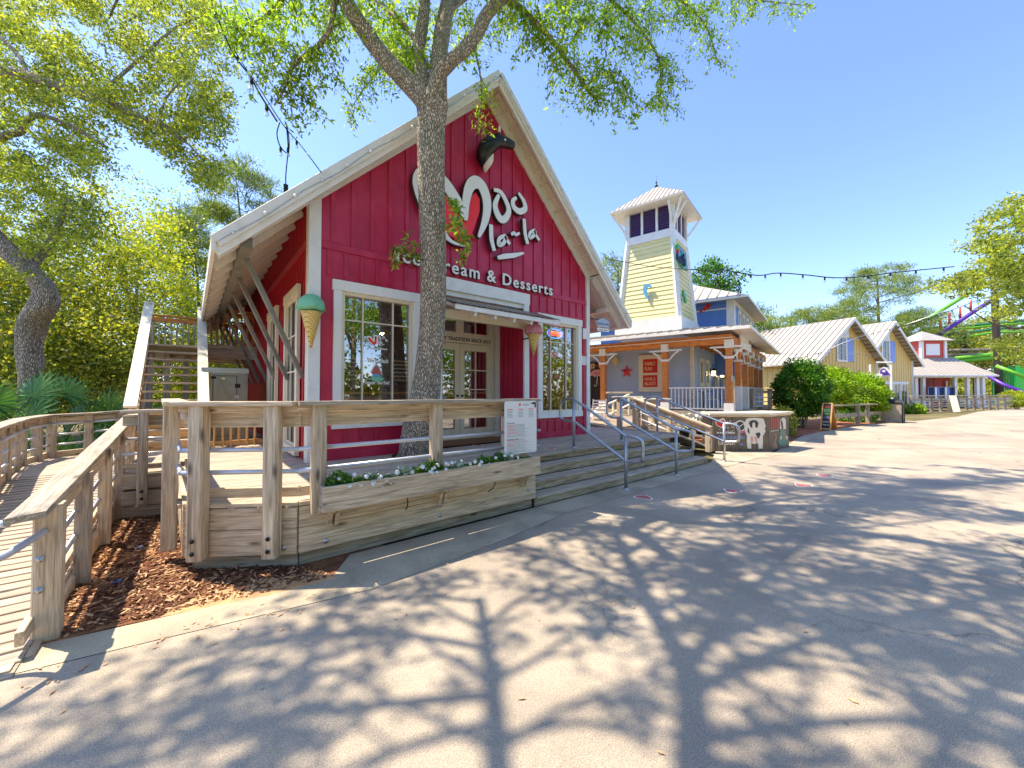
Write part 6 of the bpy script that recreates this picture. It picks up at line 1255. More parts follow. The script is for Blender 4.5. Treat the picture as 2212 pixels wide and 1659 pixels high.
# ================================================================ STRING LIGHTS
def string(name,pts,label,nb,mat='black_metal',r_=.012,bs=.035,sag=.0):
    o=E(name,pts[0],label,'string lights'); Q=curve(pts,8); q=MB(); q.tube(Q,r_,6); q.build('cable',mat,o)
    for k in range(nb):
        f=(k+.5)/nb*(len(Q)-1); i=int(f); p=Q[i].lerp(Q[min(i+1,len(Q)-1)],f-i)
        q=MB(); q.lathe([(bs*.45,0),(bs*.5,-bs*1.6),(bs*.3,-bs*1.8)],8,Matrix.Translation(p)); q.build('socket','black_metal',o)
        q=MB(); q.lathe([(bs*.35,-bs*1.8),(bs*.7,-bs*2.6),(bs*.6,-bs*3.3),(.001,-bs*3.7)],10,Matrix.Translation(p)); q.build('bulb','bulb_glass',o)
    return o
string('string_lights',[atd(448,-20,6.2),atd(478,60,6.2),atd(505,118,6.2),atd(540,165,6.2),atd(562,205,6.2),atd(598,262,6.1)],'drooping festoon cable with clear bulbs against the sky left of the red gable',4,r_=.014,bs=.05)
string('string_lights',[atd(470,-20,6.3),atd(500,95,6.3),atd(560,190,6.2),atd(610,268,6.1),atd(650,315,6.2),aty(693,372,5.88)],'thin dark cable running from the oak to the left rake of the shop',2,r_=.008)
string('cable_tail',[atd(604,265,6.1),atd(598,290,6.1),atd(606,318,6.1),atd(622,330,6.1),atd(624,300,6.1),atd(618,268,6.1),atd(622,320,6.1),atd(617,380,6.1),atd(618,405,6.1)],'looped dark cable end hanging down in front of the left roof overhang',2,r_=.009,bs=.04)
o=E('inline_plug',atd(617,415,6.1),'black inline plug hanging at the end of the loose cable','plug'); q=MB(); q.box(-.03,-.02,-.14,.03,.02,.14,Matrix.Translation(atd(617,418,6.1))); q.build('body','black_metal',o); q=MB(); q.tube(curve([atd(617,435,6.1),atd(612,450,6.1),atd(616,470,6.1)],4),.008,6); q.build('lead','black_metal',o)
string('string_lights',[atd(1492,582,12),atd(1540,586,12),atd(1560,583,12),atd(1600,590,12),atd(1640,595,12),atd(1680,590,12),atd(1740,594,12),atd(1800,600,12),atd(1860,598,12),atd(1920,590,12),atd(1990,583,12),atd(2060,576,12)],'festoon of dark pendant bulbs strung across the blue sky on the right',14,r_=.016,bs=.05)
string('string_lights',[atd(1700,775,26),atd(1760,765,26),atd(1850,730,25),atd(1960,700,24),atd(2080,655,22),atd(2215,600,20)],'long thin festoon rising over the yellow house roofs to the right edge',16,r_=.02,bs=.05,mat='galvanized')
string('string_lights',[atd(1930,708,24),atd(2000,690,24),atd(2060,668,24),atd(2120,645,23)],'short festoon before the lime green ride beam',7,r_=.02,bs=.06)
string('string_lights',[atd(1645,760,28),atd(1720,765,28),atd(1800,762,28),atd(1870,766,27),atd(1930,770,27)],'faint pale festoon hanging low across the nearer yellow house',14,r_=.015,bs=.04,mat='galvanized')
string('overhead_cable',[atd(1318,560,13),atd(1400,575,13),atd(1492,583,12)],'thin cable from the shop roof past the yellow tower',0,r_=.01)
# ================================================================ VEGETATION
def limb(pts,rad,mat,parent,name='branch',n=10,lump=.04,seed=0,k=5):
    Q=curve(pts,k); m=len(Q); rs=[rad[0]+(rad[1]-rad[0])*(i/(m-1)) for i in range(m)] if len(rad)==2 else list(np.interp(np.linspace(0,1,m),np.linspace(0,1,len(rad)),rad))
    q=MB(); q.tube(Q,rs,n)
    for i,v in enumerate(q.v):
        c=Q[i//n]; d=(v-c); a=i%n*2*math.pi/n; f=1+lump*(math.sin(3*a+i//n*.35+seed)+.7*math.sin(5*a-i//n*.6+seed*2)+.6*math.sin(i//n*.9+2*a)); q.v[i]=c+d*f
    return q.build(name,mat,parent)
LV=[]
def twigs(path,step,length,nleaf,spread,droop,out,seg=None,twigmesh=None,tr=.006):
    Q=curve(path,6); acc=0
    for i in range(len(Q)-1):
        L=(Q[i+1]-Q[i]).length; t=acc
        while t<L:
            p=Q[i].lerp(Q[i+1],t/L); d=Vector((random.gauss(0,1),random.gauss(0,1),random.gauss(-.1,.8))).normalized(); ln=length*random.uniform(.4,1.2)
            e=p; pts=[p]
            for s in range(4): d=(d+Vector((random.gauss(0,.25),random.gauss(0,.25),-droop+random.gauss(0,.2)))).normalized(); e=e+d*ln/4; pts.append(e)
            if twigmesh is not None: twigmesh.tube(pts,[tr,tr*.8,tr*.6,tr*.5,tr*.3],4,cap=False)
            for s in range(nleaf):
                f=random.random()**.7*4; j=min(int(f),3); c=pts[j].lerp(pts[j+1],f-j); out.append((c.x+random.gauss(0,spread),c.y+random.gauss(0,spread),c.z+random.gauss(0,spread)))
            t+=step*random.uniform(.5,1.5)
        acc=t-L
V3=lambda L: [atd(*p) for p in L]
# ---- the oak growing through the deck
oak=E('oak_tree',(2.87,6.02,D),'tall rough-barked oak growing through the deck in front of the red shop','tree')
TP=V3([(893,1003,6.5),(903,935,6.46),(917,865,6.42),(926,780,6.37),(934,680,6.3),(935,560,6.22),(933,420,6.13),(931,300,6.05),(933,225,6.0)])
q=MB(); Q=curve(TP,14); m_=len(Q); fr=np.linspace(0,1,m_); rr=np.interp(fr,[0,.06,.2,.35,.5,.8,.92,1],[.285,.255,.262,.215,.203,.197,.205,.235]); n_=64; q.tube(Q,list(rr),n_)
for i,v in enumerate(q.v):
    j=i//n_; a=i%n_*2*math.pi/n_; c=Q[min(j,m_-1)]; d=v-c; rid=abs(math.sin(13*a+1.2*math.sin(j*.35+3*a)+.5*math.sin(j*.9)))**.6; f=1+.035*math.sin(2*a+j*.06)+.025*math.sin(3*a-j*.09)+.05*(rid-.6); q.v[i]=c+d*f
q.build('trunk','oak_bark',oak)
q=MB(); q.lathe([(.30,D+.0),(.33,D+.004),(.36,D+.004),(.36,D-.03)],24,Matrix.Translation((TP[0].x,TP[0].y,0))); q.build('deck_collar','soil',oak)
B=[([(930,238,5.98),(900,200,5.92),(862,160,5.85),(825,118,5.8),(795,80,5.75),(765,35,5.65),(740,-15,5.6),(700,-120,5.4),(610,-330,5.0)],[.17,.135,.125,.12,.11,.10,.07]),
([(918,220,6.02),(910,160,6.1),(906,100,6.2),(912,50,6.3),(918,-30,6.5),(925,-250,6.9)],[.13,.10,.095,.09,.06]),
([(942,225,6.05),(947,150,6.2),(952,90,6.3),(962,30,6.5),(975,-60,6.8),(1010,-300,7.2)],[.17,.13,.125,.11,.06]),
([(935,215,5.9),(945,170,5.8),(970,135,5.72),(1003,108,5.7),(1030,72,5.68),(1052,30,5.65),(1085,-10,5.6),(1150,-110,5.4),(1260,-330,4.8)],[.12,.095,.095,.09,.085,.085,.06]),
([(1080,-8,5.65),(1115,12,5.9),(1150,42,6.1),(1195,92,6.3),(1235,145,6.5),(1270,195,6.6),(1292,222,6.7)],[.055,.045,.035,.018]),
([(742,-10,5.6),(722,8,5.6),(716,55,5.65),(692,95,5.7),(652,125,5.75),(628,150,5.8),(612,195,5.85),(592,228,5.9)],[.045,.04,.03,.012]),
([(700,-60,5.6),(640,-30,6),(580,30,6.3),(530,70,6.4),(495,115,6.5)],[.05,.03,.012]),
([(905,100,6.2),(870,50,6.6),(820,10,7),(780,-40,7.4)],[.04,.02]),
([(962,30,6.5),(1010,-10,7),(1100,-60,7.6),(1220,-50,8.0),(1330,10,8.2),(1420,120,8.2),(1425,220,8.3)],[.06,.04,.015]),
([(1100,-60,7.6),(1300,-60,8.2),(1450,-10,8.5),(1520,50,8.6),(1548,130,8.7)],[.05,.03,.01]),
([(1300,-60,8.2),(1480,-40,8.8),(1600,-5,9.2),(1740,12,9.4)],[.04,.02,.008]),
([(908,140,6.1),(860,120,6.9),(820,150,7.6),(780,200,8.0),(755,240,8.1)],[.03,.015,.006]),
([(1003,108,5.7),(1020,100,6.1),(1035,150,6.3),(1040,210,6.4),(1030,270,6.4)],[.025,.015,.006]),
([(905,560,6.15),(880,520,6.0),(860,540,5.9),(845,575,5.85)],[.012,.008,.004]),([(958,480,6.05),(985,470,5.9),(1005,500,5.85),(1015,540,5.85)],[.012,.008,.004])]
for i,(p,r_) in enumerate(B): limb(V3(p),r_,'oak_bark',oak,'branch',16 if i<4 else 8,.05,i)
tm=MB(); LO=[]
def fol(pts,step,ln,nl,sp=.05,dr=.25): twigs(V3(pts),step,ln,int(nl*1.3),sp,dr,LO,twigmesh=tm)
fol(B[5][0],.05,.55,26); fol(B[6][0],.05,.6,26); fol(B[7][0],.06,.7,26); fol(B[8][0][3:],.05,.65,26); fol(B[9][0][1:],.06,.6,22); fol(B[10][0],.06,.55,22); fol(B[11][0],.05,.5,24); fol(B[12][0],.09,.3,16)
fol(B[4][0],.05,.6,24)
fol([(640,110,5.8),(580,90,5.9),(520,60,6.0),(480,20,6.1)],.05,.5,24); fol([(700,80,5.7),(720,150,5.9),(735,180,6.0)],.09,.4,20); fol([(625,150,5.8),(660,200,5.9),(700,265,6.0)],.09,.3,16); fol([(620,170,5.8),(570,150,6.0),(545,170,6.0)],.09,.3,18)
fol([(1160,50,6.1),(1230,40,6.4),(1310,50,6.8),(1380,90,7.1)],.05,.55,26); fol([(1230,140,6.5),(1300,150,6.9),(1360,190,7.1),(1400,240,7.2)],.05,.45,26); fol([(1120,20,5.9),(1180,120,6.2),(1195,170,6.3)],.09,.35,18); fol([(1270,190,6.6),(1320,235,6.8)],.06,.35,22)
fol([(1330,10,8),(1440,30,8.4),(1540,20,8.8)],.06,.6,22); fol([(1420,120,8.2),(1450,180,8.3),(1440,230,8.3)],.06,.45,20)
for (u,v,d) in ((800,30,7.5),(850,60,8),(760,20,8.5),(880,20,7.6),(940,20,8.2),(1000,40,7.8),(1050,15,7.5),(700,20,8),(640,10,7.5),(1100,60,8.5),(860,95,9),(990,80,9),(780,70,9),(560,20,7.5),(1180,5,7),(1250,10,7.5)): fol([(u-60,v,d),(u,v+random.uniform(-20,20),d),(u+60,v,d+.3)],.09,.6,22)
fol(B[13][0],.05,.15,9,.025); fol(B[14][0],.06,.15,7,.025); fol([(985,430,5.95),(990,470,5.9),(1000,520,5.9),(998,570,5.9)],.08,.16,8,.025); fol([(965,430,6.0),(975,450,5.95)],.06,.2,12,.03)
# upper crown over the street (above the frame): clumps whose shade dapples the asphalt
LU=[]; 
def shade(u,v,h,r,n):
    g=atz(u,v,0); c=g+SUNDIR*(h/SUNDIR.z)
    for _ in range(n):
        d=Vector((random.gauss(0,1),random.gauss(0,1),random.gauss(0,.5)))*r*.55; LU.append(tuple(c+d))
def G2(uv): g=atz(uv[0],uv[1],0); return Vector((g.x,g.y))
def hgt(p):  # the crown stands higher the farther it spreads over the street
    w=proj(np.array([[p.x,p.y,0.0]]))[2][0]; return 8.3+max(0,(w-3.5))*.95
def lift(p,dz=0): h=hgt(p)+dz; return Vector((p.x,p.y,0))+SUNDIR*(h/SUNDIR.z)
UB=MB(); NB=0
def grow(p,d,L,r_,lev):
    n=max(3,int(L/.3)); pts=[p]; q=p
    for s_ in range(n):
        a=random.gauss(0,.16); d=Vector((d.x*math.cos(a)-d.y*math.sin(a),d.x*math.sin(a)+d.y*math.cos(a))); q=q+d*(L/n); pts.append(q)
        if not (-3.6<q.x<17 and -3.6<q.y<3.1) or proj(np.array([[q.x,q.y,0.0]]))[2][0]>9.4: break
    P3=[lift(x,random.uniform(-.1,.1)+.25*lev) for x in pts]; m=len(P3); UB.tube(P3,[r_*(1-.75*i/(m-1)) for i in range(m)],5,cap=False)
    for i in range(1,m):
        if lev<3:
            for _ in range(1):
                if random.random()<(.8 if lev<2 else .72):
                    sg=random.choice((-1,1)); a=sg*random.uniform(.45,1.1); dd=(pts[i]-pts[i-1]).normalized(); dd=Vector((dd.x*math.cos(a)-dd.y*math.sin(a),dd.x*math.sin(a)+dd.y*math.cos(a)))
                    grow(pts[i],dd,L*random.uniform(.38,.62) if lev<2 else random.uniform(.25,.5),r_*.5,lev+1)
        if lev>=2:
            c=P3[i]; nl=random.randint(4,12)
            for _ in range(nl): LU.append((c.x+random.gauss(0,.095),c.y+random.gauss(0,.095),c.z+random.gauss(0,.08)))
MAIN=[([(1090,1900),(1075,1659),(1065,1500),(1050,1380),(1035,1290)],.10),([(1500,1800),(1500,1659),(1480,1450),(1400,1300),(1350,1200),(1330,1150)],.13),([(1480,1450),(1600,1300),(1760,1150),(1900,1060)],.085),([(1480,1500),(1700,1400),(1950,1330),(2211,1280)],.08),([(1500,1600),(1800,1560),(2100,1550)],.07),([(1065,1500),(850,1520),(500,1560),(150,1650)],.06),([(1050,1400),(850,1370),(600,1380),(350,1440)],.05),([(1040,1300),(900,1290),(720,1310)],.04),([(1400,1300),(1250,1230),(1100,1190),(930,1215)],.045),([(1600,1300),(1850,1250),(2150,1210)],.055),([(1760,1150),(1950,1130),(2180,1110)],.05),([(1350,1200),(1450,1130),(1600,1085),(1800,1055)],.045),([(1065,1600),(1250,1560),(1400,1600)],.045),([(1065,1560),(800,1640),(600,1750)],.05),([(2000,1750),(2050,1600),(2200,1420),(2300,1300)],.08),([(1500,1700),(1750,1760),(2000,1700)],.07)]
for uvs,r_ in MAIN:
    r_*=.72
    g=[G2(x) for x in uvs]; pts=[v.to_2d() for v in curve([Vector((x.x,x.y,0)) for x in g],5)]; m=len(pts); UB.tube([lift(x) for x in pts],[r_*(1-.5*i/(m-1)) for i in range(m)],8,cap=False)
    acc=0
    for i in range(1,m):
        acc+=(pts[i]-pts[i-1]).length
        if acc>.42:
            acc=0
            for sg in (-1,1):
                if random.random()<.62:
                    a=sg*random.uniform(.4,1.0); dd=(pts[i]-pts[i-1]).normalized(); dd=Vector((dd.x*math.cos(a)-dd.y*math.sin(a),dd.x*math.sin(a)+dd.y*math.cos(a))); grow(pts[i],dd,random.uniform(.8,1.7),r_*.45,1)
for _ in range(260):
    g=Vector((random.uniform(-1.5,15),random.uniform(-3.2,2.8)))
    if proj(np.array([[g.x,g.y,0.0]]))[2][0]>8.7 or (g.x<.3 and g.y>2.0): continue
    c=lift(g,random.uniform(-.5,.8)); r_=random.uniform(.07,.22); d=Vector((random.gauss(0,1),random.gauss(0,1),0)).normalized()
    for _ in range(int(560*r_)):
        s_=random.gauss(0,1)*r_; LU.append((c.x+d.x*s_+random.gauss(0,r_*.4),c.y+d.y*s_+random.gauss(0,r_*.4),c.z+random.gauss(0,r_*.4)))
UB.build('upper_branches','oak_bark',oak,kind='stuff'); print('upper leaves',len(LU))
LU=np.array(LU); u,v,w=proj(LU); off_=(w<.3)|(v<-45)|(u<-60)|(u>2270)|(v>1700); LU=LU[off_]
tm.build('twigs','oak_bark',oak,kind='stuff')
LO=np.array(LO); leaves(LO,.085,.36,'oak_leaf',oak,'crown',droop=.6); leaves(LU,.12,.5,'oak_leaf',oak,'upper_crown',droop=.3,kind='stuff')
# ---- clumps in a surveyed outline, used for the crowns on the left and right
def inpoly(x,y,poly):
    c=False
    for i in range(len(poly)):
        (x1,y1),(x2,y2)=poly[i],poly[i-1]
        if (y1>y)!=(y2>y) and x<(x2-x1)*(y-y1)/(y2-y1)+x1: c=not c
    return c
def clumps(poly,d0,d1,n,per,r_,flat=.6,gap=.35,seed=1,out=None,drift=(0,0,0)):
    xs=[p[0] for p in poly]; ys=[p[1] for p in poly]; rs=random.Random(seed); out=[] if out is None else out; k=0; tries=0
    while k<n and tries<n*40:
        tries+=1; u=rs.uniform(min(xs),max(xs)); v=rs.uniform(min(ys),max(ys))
        if not inpoly(u,v,poly): continue
        if math.sin(u*.031+seed)*math.sin(v*.037+seed*2)+.5*math.sin(u*.083+v*.06)> 1-gap*1.6: continue
        d=rs.uniform(d0,d1); c=atd(u,v,d); dr=Vector((rs.gauss(0,1),rs.gauss(0,1),rs.gauss(-.2,.5))).normalized()
        for _ in range(per):
            s=rs.uniform(-1,1)*r_*1.4; out.append((c.x+dr.x*s+rs.gauss(0,r_*.4),c.y+dr.y*s+rs.gauss(0,r_*.4),c.z+dr.z*s+rs.gauss(0,r_*.4*flat)))
        k+=1
    return out
lo=E('live_oak_tree',atd(66,853,10),'leaning live oak with an S-curved trunk and wide grey-green crown at the left','tree')
limb(V3([(62,905,10),(66,853,10),(68,790,10),(62,738,10),(74,690,10),(100,655,10),(92,618,10),(60,585,9.9),(20,545,9.8),(-40,480,9.6),(-120,380,9.2)]),[.20,.21,.23,.26,.27,.24,.2,.2,.19,.17],'dark_bark',lo,'trunk',20,.07)
for i,(p,r_) in enumerate((([(-150,150,9),(-20,152,8.8),(60,166,8.6),(130,188,8.5),(200,214,8.5),(255,230,8.5),(300,255,8.5),(345,268,8.5),(400,305,8.6)],[.13,.11,.09,.05]),([(-100,380,9.2),(0,300,9),(45,285,9),(65,255,9),(95,250,9),(160,275,9),(230,320,9)],[.09,.06,.03]),([(200,214,8.5),(300,130,9),(380,60,9.4),(470,20,9.6)],[.04,.02]),([(345,268,8.5),(360,210,8.6),(420,150,8.7)],[.03,.012]),([(60,166,8.6),(40,120,8.8),(-20,60,9)],[.05,.03]),([(60,585,9.9),(110,520,10.2),(150,430,10.5)],[.1,.05]),([(250,0,8.8),(280,-60,8.6),(235,40,9)],[.04,.02]),([(400,305,8.6),(440,350,8.7),(455,400,8.8)],[.02,.008]))): limb(V3([(a_,b_,c_+(1.5 if b_<430 else .3)) for a_,b_,c_ in p]),[x*1.15 for x in r_],'dark_bark',lo,'branch',8,.06,i)
PC=[(-60,-60),(490,-60),(470,20),(497,90),(500,150),(488,230),(497,270),(480,330),(470,400),(440,415),(395,355),(350,330),(300,300),(255,340),(215,380),(200,440),(225,500),(210,560),(140,600),(60,590),(-60,600)]
LL=clumps(PC,9.3,12.8,860,60,.24,.7,.42,3); LL+=clumps(PC,10.5,13.5,420,56,.26,.7,.36,9); LL+=clumps([(330,220),(500,200),(470,405),(400,350)],9.6,11,40,50,.2,.7,.2,5)
leaves(LL,.10,.42,'live_oak_leaf',lo,'crown',droop=.3)
# generic trees ---------------------------------------------------
def tree(name,base,h,cr,cz,mat,n,ls,label,group=None,bark_='dark_bark',flat=.8,clr=.35,tr=.14,ratio=.5,lean=0,cat='tree',per=46,hollow=.35):
    o=E(name,base,label,cat,group); rs=random.Random(int(base[0]*31+base[1]*17)); base=Vector(base)
    top=base+Vector((lean,lean*.3,h*.85)); mid=base+Vector((lean*.2+rs.uniform(-.3,.3),rs.uniform(-.3,.3),h*.45)); limb([base,mid,top],[tr,tr*.7,tr*.25],bark_,o,'trunk',8,.08,1,4)
    pts=[]; nc=max(4,n//per); cc=base+Vector((lean*.6,0,cz))
    for i in range(nc):
        d=Vector((rs.gauss(0,1),rs.gauss(0,1),rs.gauss(0,1))).normalized(); f=hollow+(1-hollow)*rs.random()**.5; lob=1+.22*math.sin(3*math.atan2(d.y,d.x)+base.x)+.18*math.sin(4*d.z+base.y); c=cc+Vector((d.x*cr,d.y*cr,d.z*cr*flat))*f*lob
        if i<7: limb([base+Vector((lean*.3,0,h*.35+.05*i*h)),(base+Vector((lean*.4,0,h*.5))+c)/2,c],[tr*.35,tr*.1],bark_,o,'branch',5,.05,i,3)
        for _ in range(per): pts.append((c.x+rs.gauss(0,clr),c.y+rs.gauss(0,clr),c.z+rs.gauss(0,clr*.55)))
    leaves(pts,ls,ratio,mat,o,'crown',droop=.2); return o
tl=[('olive thicket tree rising left of the curved trunk',(20,700,14),5.5,2.2,'thicket_leaf'),('dense green thicket tree right behind the curved trunk',(150,640,15),7.2,2.4,'thicket_leaf'),('bright yellow-green sapling left of the staircase',(300,560,17),9.0,2.6,'yellow_leaf'),('scrubby olive shrub behind the staircase base',(240,740,14.5),4.2,2.0,'thicket_leaf'),('sunlit yellow-green shrub seen through the open stair treads',(360,790,18),4.6,2.5,'yellow_leaf'),('yellow-leaved tree close to the left roof overhang',(400,560,22),9.2,3.0,'yellow_leaf'),('dark green shrub low behind the palmettos',(120,800,13.5),3.2,1.9,'thicket_leaf'),('grey-green tree at the far left edge above the ramp',(-60,640,15),8,3.0,'thicket_leaf'),('leafy tree filling the gap under the left roof overhang',(490,700,24),8.0,3.2,'yellow_leaf'),('low yellow-green scrub behind the walk-in cooler',(470,780,20),4.4,2.2,'thicket_leaf'),('tall loose olive tree behind the sapling by the stairs',(215,540,20),9.8,3.2,'thicket_leaf'),('mid-height green tree between the stairs and the sapling',(330,690,21),7.4,2.8,'thicket_leaf')]
for i,(lab,(u,v,d),h,cr,mt) in enumerate(tl):
    p=atd(u,v,d); tree('thicket_tree',(p.x,p.y,-.05),h,cr,p.z,mt,9000 if d<17 else 8000,.13,lab,'scrub trees behind the ramp and stairs',flat=1.0,clr=.30,tr=.1,ratio=.6)
wd=[]; rs=random.Random(5)
for _ in range(46000):
    u=rs.uniform(-300,760); d=rs.uniform(26,44); p=atd(u,848,d); wd.append((p.x,p.y,rs.uniform(-.2,1)**1*(5.2+2.0*math.sin(u*.013)+.9*math.sin(u*.05))))
leaves(wd,.42,.5,'thicket_leaf',None,'far_woodland',kind='stuff',label='far hazy green woodland behind the boardwalk on the left',cat='woodland')
# palmettos
fr_me=MB()
for k in range(19):
    a=(k/18-.5)*4.6; d=Vector((math.sin(a),0,math.cos(a))); s=Vector((math.cos(a),0,-math.sin(a)))*.034; L=.62*(1-.15*abs(a)/2); t0=d*.02; m1=d*L*.55+Vector((0,.02,0)); tip=d*L+Vector((0,.10,-.05)); fr_me.add([t0,m1+s,tip,m1-s,m1+Vector((0,.012,0))],[(0,1,4),(0,4,3),(1,2,4),(3,4,2)])
fr_me.tube([(0,0,0),(0,-.05,-.35),(0,-.25,-.75)],.008,4,cap=False)
fme=bpy.data.meshes.new('frond'); fme.from_pydata([tuple(v) for v in fr_me.v],[],fr_me.f); fme.materials.append(MT['palmetto_leaf'])
def palmetto(u,v,d,n,label,s=1.0):
    p=atd(u,v,d); o=E('saw_palmetto',(p.x,p.y,0),label,'palmetto','saw palmettos beyond the curved railing'); rs=random.Random(int(u))
    for k in range(n):
        a=rs.uniform(0,6.28); T=Matrix.Translation((p.x+rs.uniform(-.7,.7),p.y+rs.uniform(-.5,.5),p.z+rs.uniform(-.45,.35)))@Matrix.Rotation(a if k%2 else rs.uniform(-.8,.8)+AX-math.pi/2,4,'Z')@Matrix.Rotation(rs.uniform(-.6,.5),4,'X')@Matrix.Rotation(rs.uniform(-.5,.5),4,'Y')@Matrix.Scale(rs.uniform(.8,1.3)*s,4); link('frond',fme,None,o,T)
palmetto(60,875,8.9,8,'spiky saw palmetto at the far left beside the live oak trunk'); palmetto(165,880,9.6,8,'spiky saw palmetto just right of the live oak trunk'); palmetto(290,905,10.5,8,'spiky saw palmetto nearest the staircase foot'); palmetto(150,960,10.6,8,'dark saw palmetto low behind the curved railing posts',.9); palmetto(20,980,9.5,7,'shaded saw palmetto under the ramp railing at the frame edge',.9)
# pines
def pine(base,h,label,cr=3.2,n=60,group='tall pines on the skyline',lay=.42,nl=110,clr=.55,ls=.42,tr=.22,mat='pine_leaf'):
    o=E('pine_tree',base,label,'tree',group); base=Vector(base); rs=random.Random(int(base.x*13)); limb([base,base+Vector((rs.uniform(-.4,.4),rs.uniform(-.4,.4),h*.5)),base+Vector((rs.uniform(-.6,.6),0,h*.97))],[tr,tr*.7,tr*.2],'pine_bark',o,'trunk',8,.05,1,5)
    pts=[]
    for i in range(n):
        f=1-lay*1.0*rs.random()**.8; z=h*f; sp_=cr*(.35+1.0*math.sin(min(1,(1-f)/lay)*2.4)*.75); a=rs.uniform(0,6.28); r_=sp_*rs.uniform(.35,1); c=base+Vector((r_*math.cos(a),r_*math.sin(a),z+rs.uniform(-.2,.6)))
        if i<26: limb([base+Vector((0,0,z-.6)),(base+Vector((0,0,z-.4))+c)/2,c],[tr*.22,tr*.06],'pine_bark',o,'branch',5,.04,i,3)
        for _ in range(nl): pts.append((c.x+rs.gauss(0,clr),c.y+rs.gauss(0,clr),c.z+rs.gauss(0,clr*.42)))
    leaves(pts,ls,.12,mat,o,'crown',droop=-.6); return o
def pine_at(u,vtop,d,label,**k): p=atd(u,vtop,d); pine((p.x,p.y,0),p.z,label,**k)
pine_at(1893,582,62,'tallest broad pine rising behind the yellow houses',cr=7.0,n=150,lay=.55,clr=.62,ls=.5,nl=190,tr=.35); pine_at(1745,662,64,'small round-topped pine left of the tallest pine',cr=3.4,n=44,lay=.3,clr=.55,ls=.5,tr=.2,nl=190); pine_at(1825,655,60,'pine crown tucked beside the nearer yellow roof',cr=4.2,n=60,lay=.38,clr=.6,ls=.5,tr=.2,nl=180); pine_at(1990,670,68,'loose pine behind the second yellow house',cr=5.0,n=66,lay=.4,clr=.6,ls=.5,tr=.2,nl=180)
pine_at(530,372,19,'pine crown above the left end of the shop roof',cr=1.7,n=42,lay=.24,clr=.27,ls=.26,tr=.1,nl=190); pine_at(420,465,21,'pine crown lower left beside the roof corner',cr=1.9,n=46,lay=.3,clr=.3,ls=.28,tr=.1,nl=190)
pine_at(1333,565,34,'pine tip showing between the shop roof and tower',cr=2.4,n=34,lay=.3,clr=.5,ls=.45,tr=.15); pine_at(1610,672,40,'pine crown behind the white hanging sign',cr=2.8,n=36,lay=.3,clr=.5,ls=.5,tr=.15); pine_at(1650,690,42,'low pine crown just left of the yellow house roof',cr=2.6,n=30,lay=.3,clr=.5,ls=.5,tr=.15)
p=atd(1545,600,30); tree('magnolia_tree',(p.x,p.y,0),11.5,1.6,p.z-.3,'bush_dark',3600,.22,'dark magnolia crown behind the blue building roof',clr=.28,flat=1.2)
for i,(u,v,d,cr,h,lab) in enumerate(((2060,735,70,6,10,'pale green tree behind the ride beams'),(2120,720,74,7,11,'soft green tree behind the dark ride pole'),(2215,735,72,7,11,'green tree at the right edge behind the ride'),(1960,750,72,5,9,'low tree behind the pavilion cupola'),(2010,760,74,5,8.5,'green tree between cupola and ride'))):
    p=atd(u,v,d); tree('far_tree',(p.x,p.y,0),h,cr,p.z-2,'thicket_leaf',5200,.5,lab,'trees behind the amusement ride',clr=.9,tr=.3)
wh=[]
for _ in range(30000):
    x=rs.uniform(-45,45); wh.append((x,-15+rs.gauss(0,1.2),rs.random()*(4.2+1.2*math.sin(x*.5)+.6*math.sin(x*1.7))))
leaves(wh,.4,.5,'thicket_leaf',None,'hedge_across_street',kind='stuff',label='dense green hedge across the street, mirrored in the shop windows',cat='hedge')
wd=[]
for _ in range(26000):
    u=rs.uniform(1250,2600); d=rs.uniform(85,110); p=atd(u,848,d); wd.append((p.x,p.y,rs.uniform(0,1)*(7.5+1.5*math.sin(u*.02)+math.sin(u*.07))))
leaves(wd,1.1,.5,'thicket_leaf',None,'distant_treeline',kind='stuff',label='distant green tree line along the horizon on the right',cat='treeline')
# big leaning tree at the right edge
rt=E('spreading_tree',atd(2330,880,21),'wide-spreading yellow-green tree reaching in from the right edge','tree')
limb(V3([(2330,905,21),(2320,700,21),(2300,500,21),(2310,300,21)]),[.35,.28,.2,.12],'pine_bark',rt,'trunk',10,.05)
for i,p in enumerate(([(2310,470,21),(2211,560,20),(2130,590,20),(2060,600,19.5),(2005,622,19.5)],[(2310,500,21),(2230,690,20),(2150,700,19.5),(2085,662,19)],[(2300,380,21),(2211,430,20),(2120,500,20)],[(2310,600,21),(2250,720,19),(2190,730,18)])): limb(V3(p),[.1,.05,.02],'pine_bark',rt,'branch',6,.05,i)
LR=[]
for poly,n_ in (([(2000,625),(2060,590),(2120,560),(2260,540),(2260,600),(2150,610),(2060,625)],70),([(2060,520),(2120,480),(2170,430),(2260,400),(2260,540),(2150,545),(2080,540)],120),([(2120,560),(2260,540),(2260,640),(2180,640)],60),([(2140,640),(2260,620),(2260,700),(2170,690),(2110,670)],40),([(2150,745),(2211,710),(2260,720),(2260,790),(2190,780)],50),([(2050,600),(2211,600),(2211,640),(2080,640)],30)):
    LR+=clumps(poly,17,22,int(n_*.9),50,.40,.3,.3,11)
leaves(LR,.17,.45,'live_oak_leaf',rt,'crown',droop=.1)
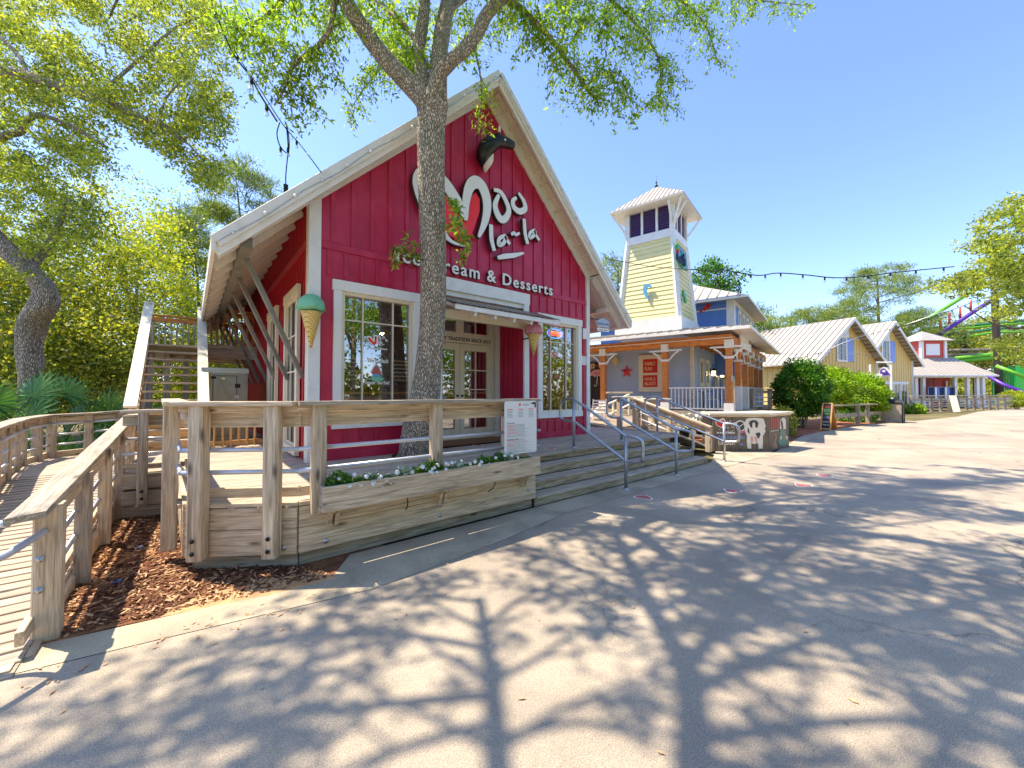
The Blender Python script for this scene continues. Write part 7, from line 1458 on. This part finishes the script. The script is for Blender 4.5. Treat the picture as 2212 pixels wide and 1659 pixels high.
# bushes ---------------------------------------------------------
def bush(u,v,d,r_,rz_2,mat,n,label,ls=.12,z0=.3):
    c=atd(u,v,d); o=E('round_bush',(c.x,c.y,0),label,'bush','clipped bushes behind the low fence'); pts=[]; dd=[]; rs=random.Random(int(u))
    for _ in range(n):
        dv=Vector((rs.gauss(0,1),rs.gauss(0,1),rs.gauss(0,1))).normalized(); lob=1+.10*math.sin(5*math.atan2(dv.y,dv.x)+4*dv.z)+.08*math.sin(9*dv.z+3*dv.x)+.05*math.sin(13*dv.x+11*dv.y); f=(.62+.38*rs.random()**.5)*lob; z=c.z+dv.z*rz_2*f
        if z<z0: continue
        pts.append((c.x+dv.x*r_*f,c.y+dv.y*r_*f,z)); dd.append(dv)
    leaves(pts,ls,.5,mat,o,'foliage',D=np.array(dd))
    for k in range(6): a=k*1.05; limb([(c.x+.1*math.cos(a),c.y+.1*math.sin(a),-.02),(c.x+.3*math.cos(a),c.y+.3*math.sin(a),c.z*.5),(c.x+r_*.5*math.cos(a),c.y+r_*.5*math.sin(a),c.z)],[.05,.02],'dark_bark',o,'stem',5,.05,k,3)
    return o
bush(1730,842,18.0,1.02,1.25,'bush_dark',15000,'dark green bush right of the cow-painted bar',z0=.55); bush(1790,838,20.0,1.05,1.0,'bush_bright',9000,'lime-tinted bush between the dark bush and the bright round one',z0=.6); bush(1853,855,22.2,1.28,1.15,'bush_bright',17000,'bright yellow-green rounded bush behind the low timber fence',z0=.5); bush(1690,915,15.0,.45,.6,'thicket_leaf',2500,'scrubby leggy shrub against the end of the cow bar',ls=.08,z0=.05)
bush(1850,900,21.5,.9,.35,'bush_dark',2200,'low dark shrub under the timber fence rails',ls=.1,z0=.02); bush(1975,885,31,.6,.4,'bush_bright',1500,'small bright grass tuft near the litter bin',ls=.16,z0=.02); bush(2195,862,38,1.2,.7,'yellow_leaf',2600,'yellow-green shrub at the right end of the far fence',ls=.2,z0=.02)
# trees across the street behind the camera: seen only in the shop windows
for i,(x,y,h,cr) in enumerate(((-6,-9,9,3.2),(-1,-12,11,3.6),(3.5,-10,10,3.2),(8,-13,11,3.8),(13,-11,10,3.4),(18,-14,11,3.6),(-12,-14,11,4),(24,-13,10,3.6))):
    tree('street_tree',(x,y,0),h,cr,h*.62,'oak_leaf',5200,.26,'spreading street tree on the far side, number %s from the left in the window reflections'%('one','two','three','four','five','six','seven','eight')[i] if False else ['reflected tree across the street, leftmost','reflected tall tree across the street left of the doors','reflected tree across the street opposite the doors','reflected broad tree across the street right of the doors','reflected tree across the street opposite the steps','reflected tall tree across the street opposite the cow bar','reflected big tree furthest left across the street','reflected tree furthest right across the street'][i],'trees across the street',clr=.5,tr=.22)
sheet('far_verge',[(-60,-7.5),(60,-7.5),(60,-60),(-60,-60)],.02,'earth')
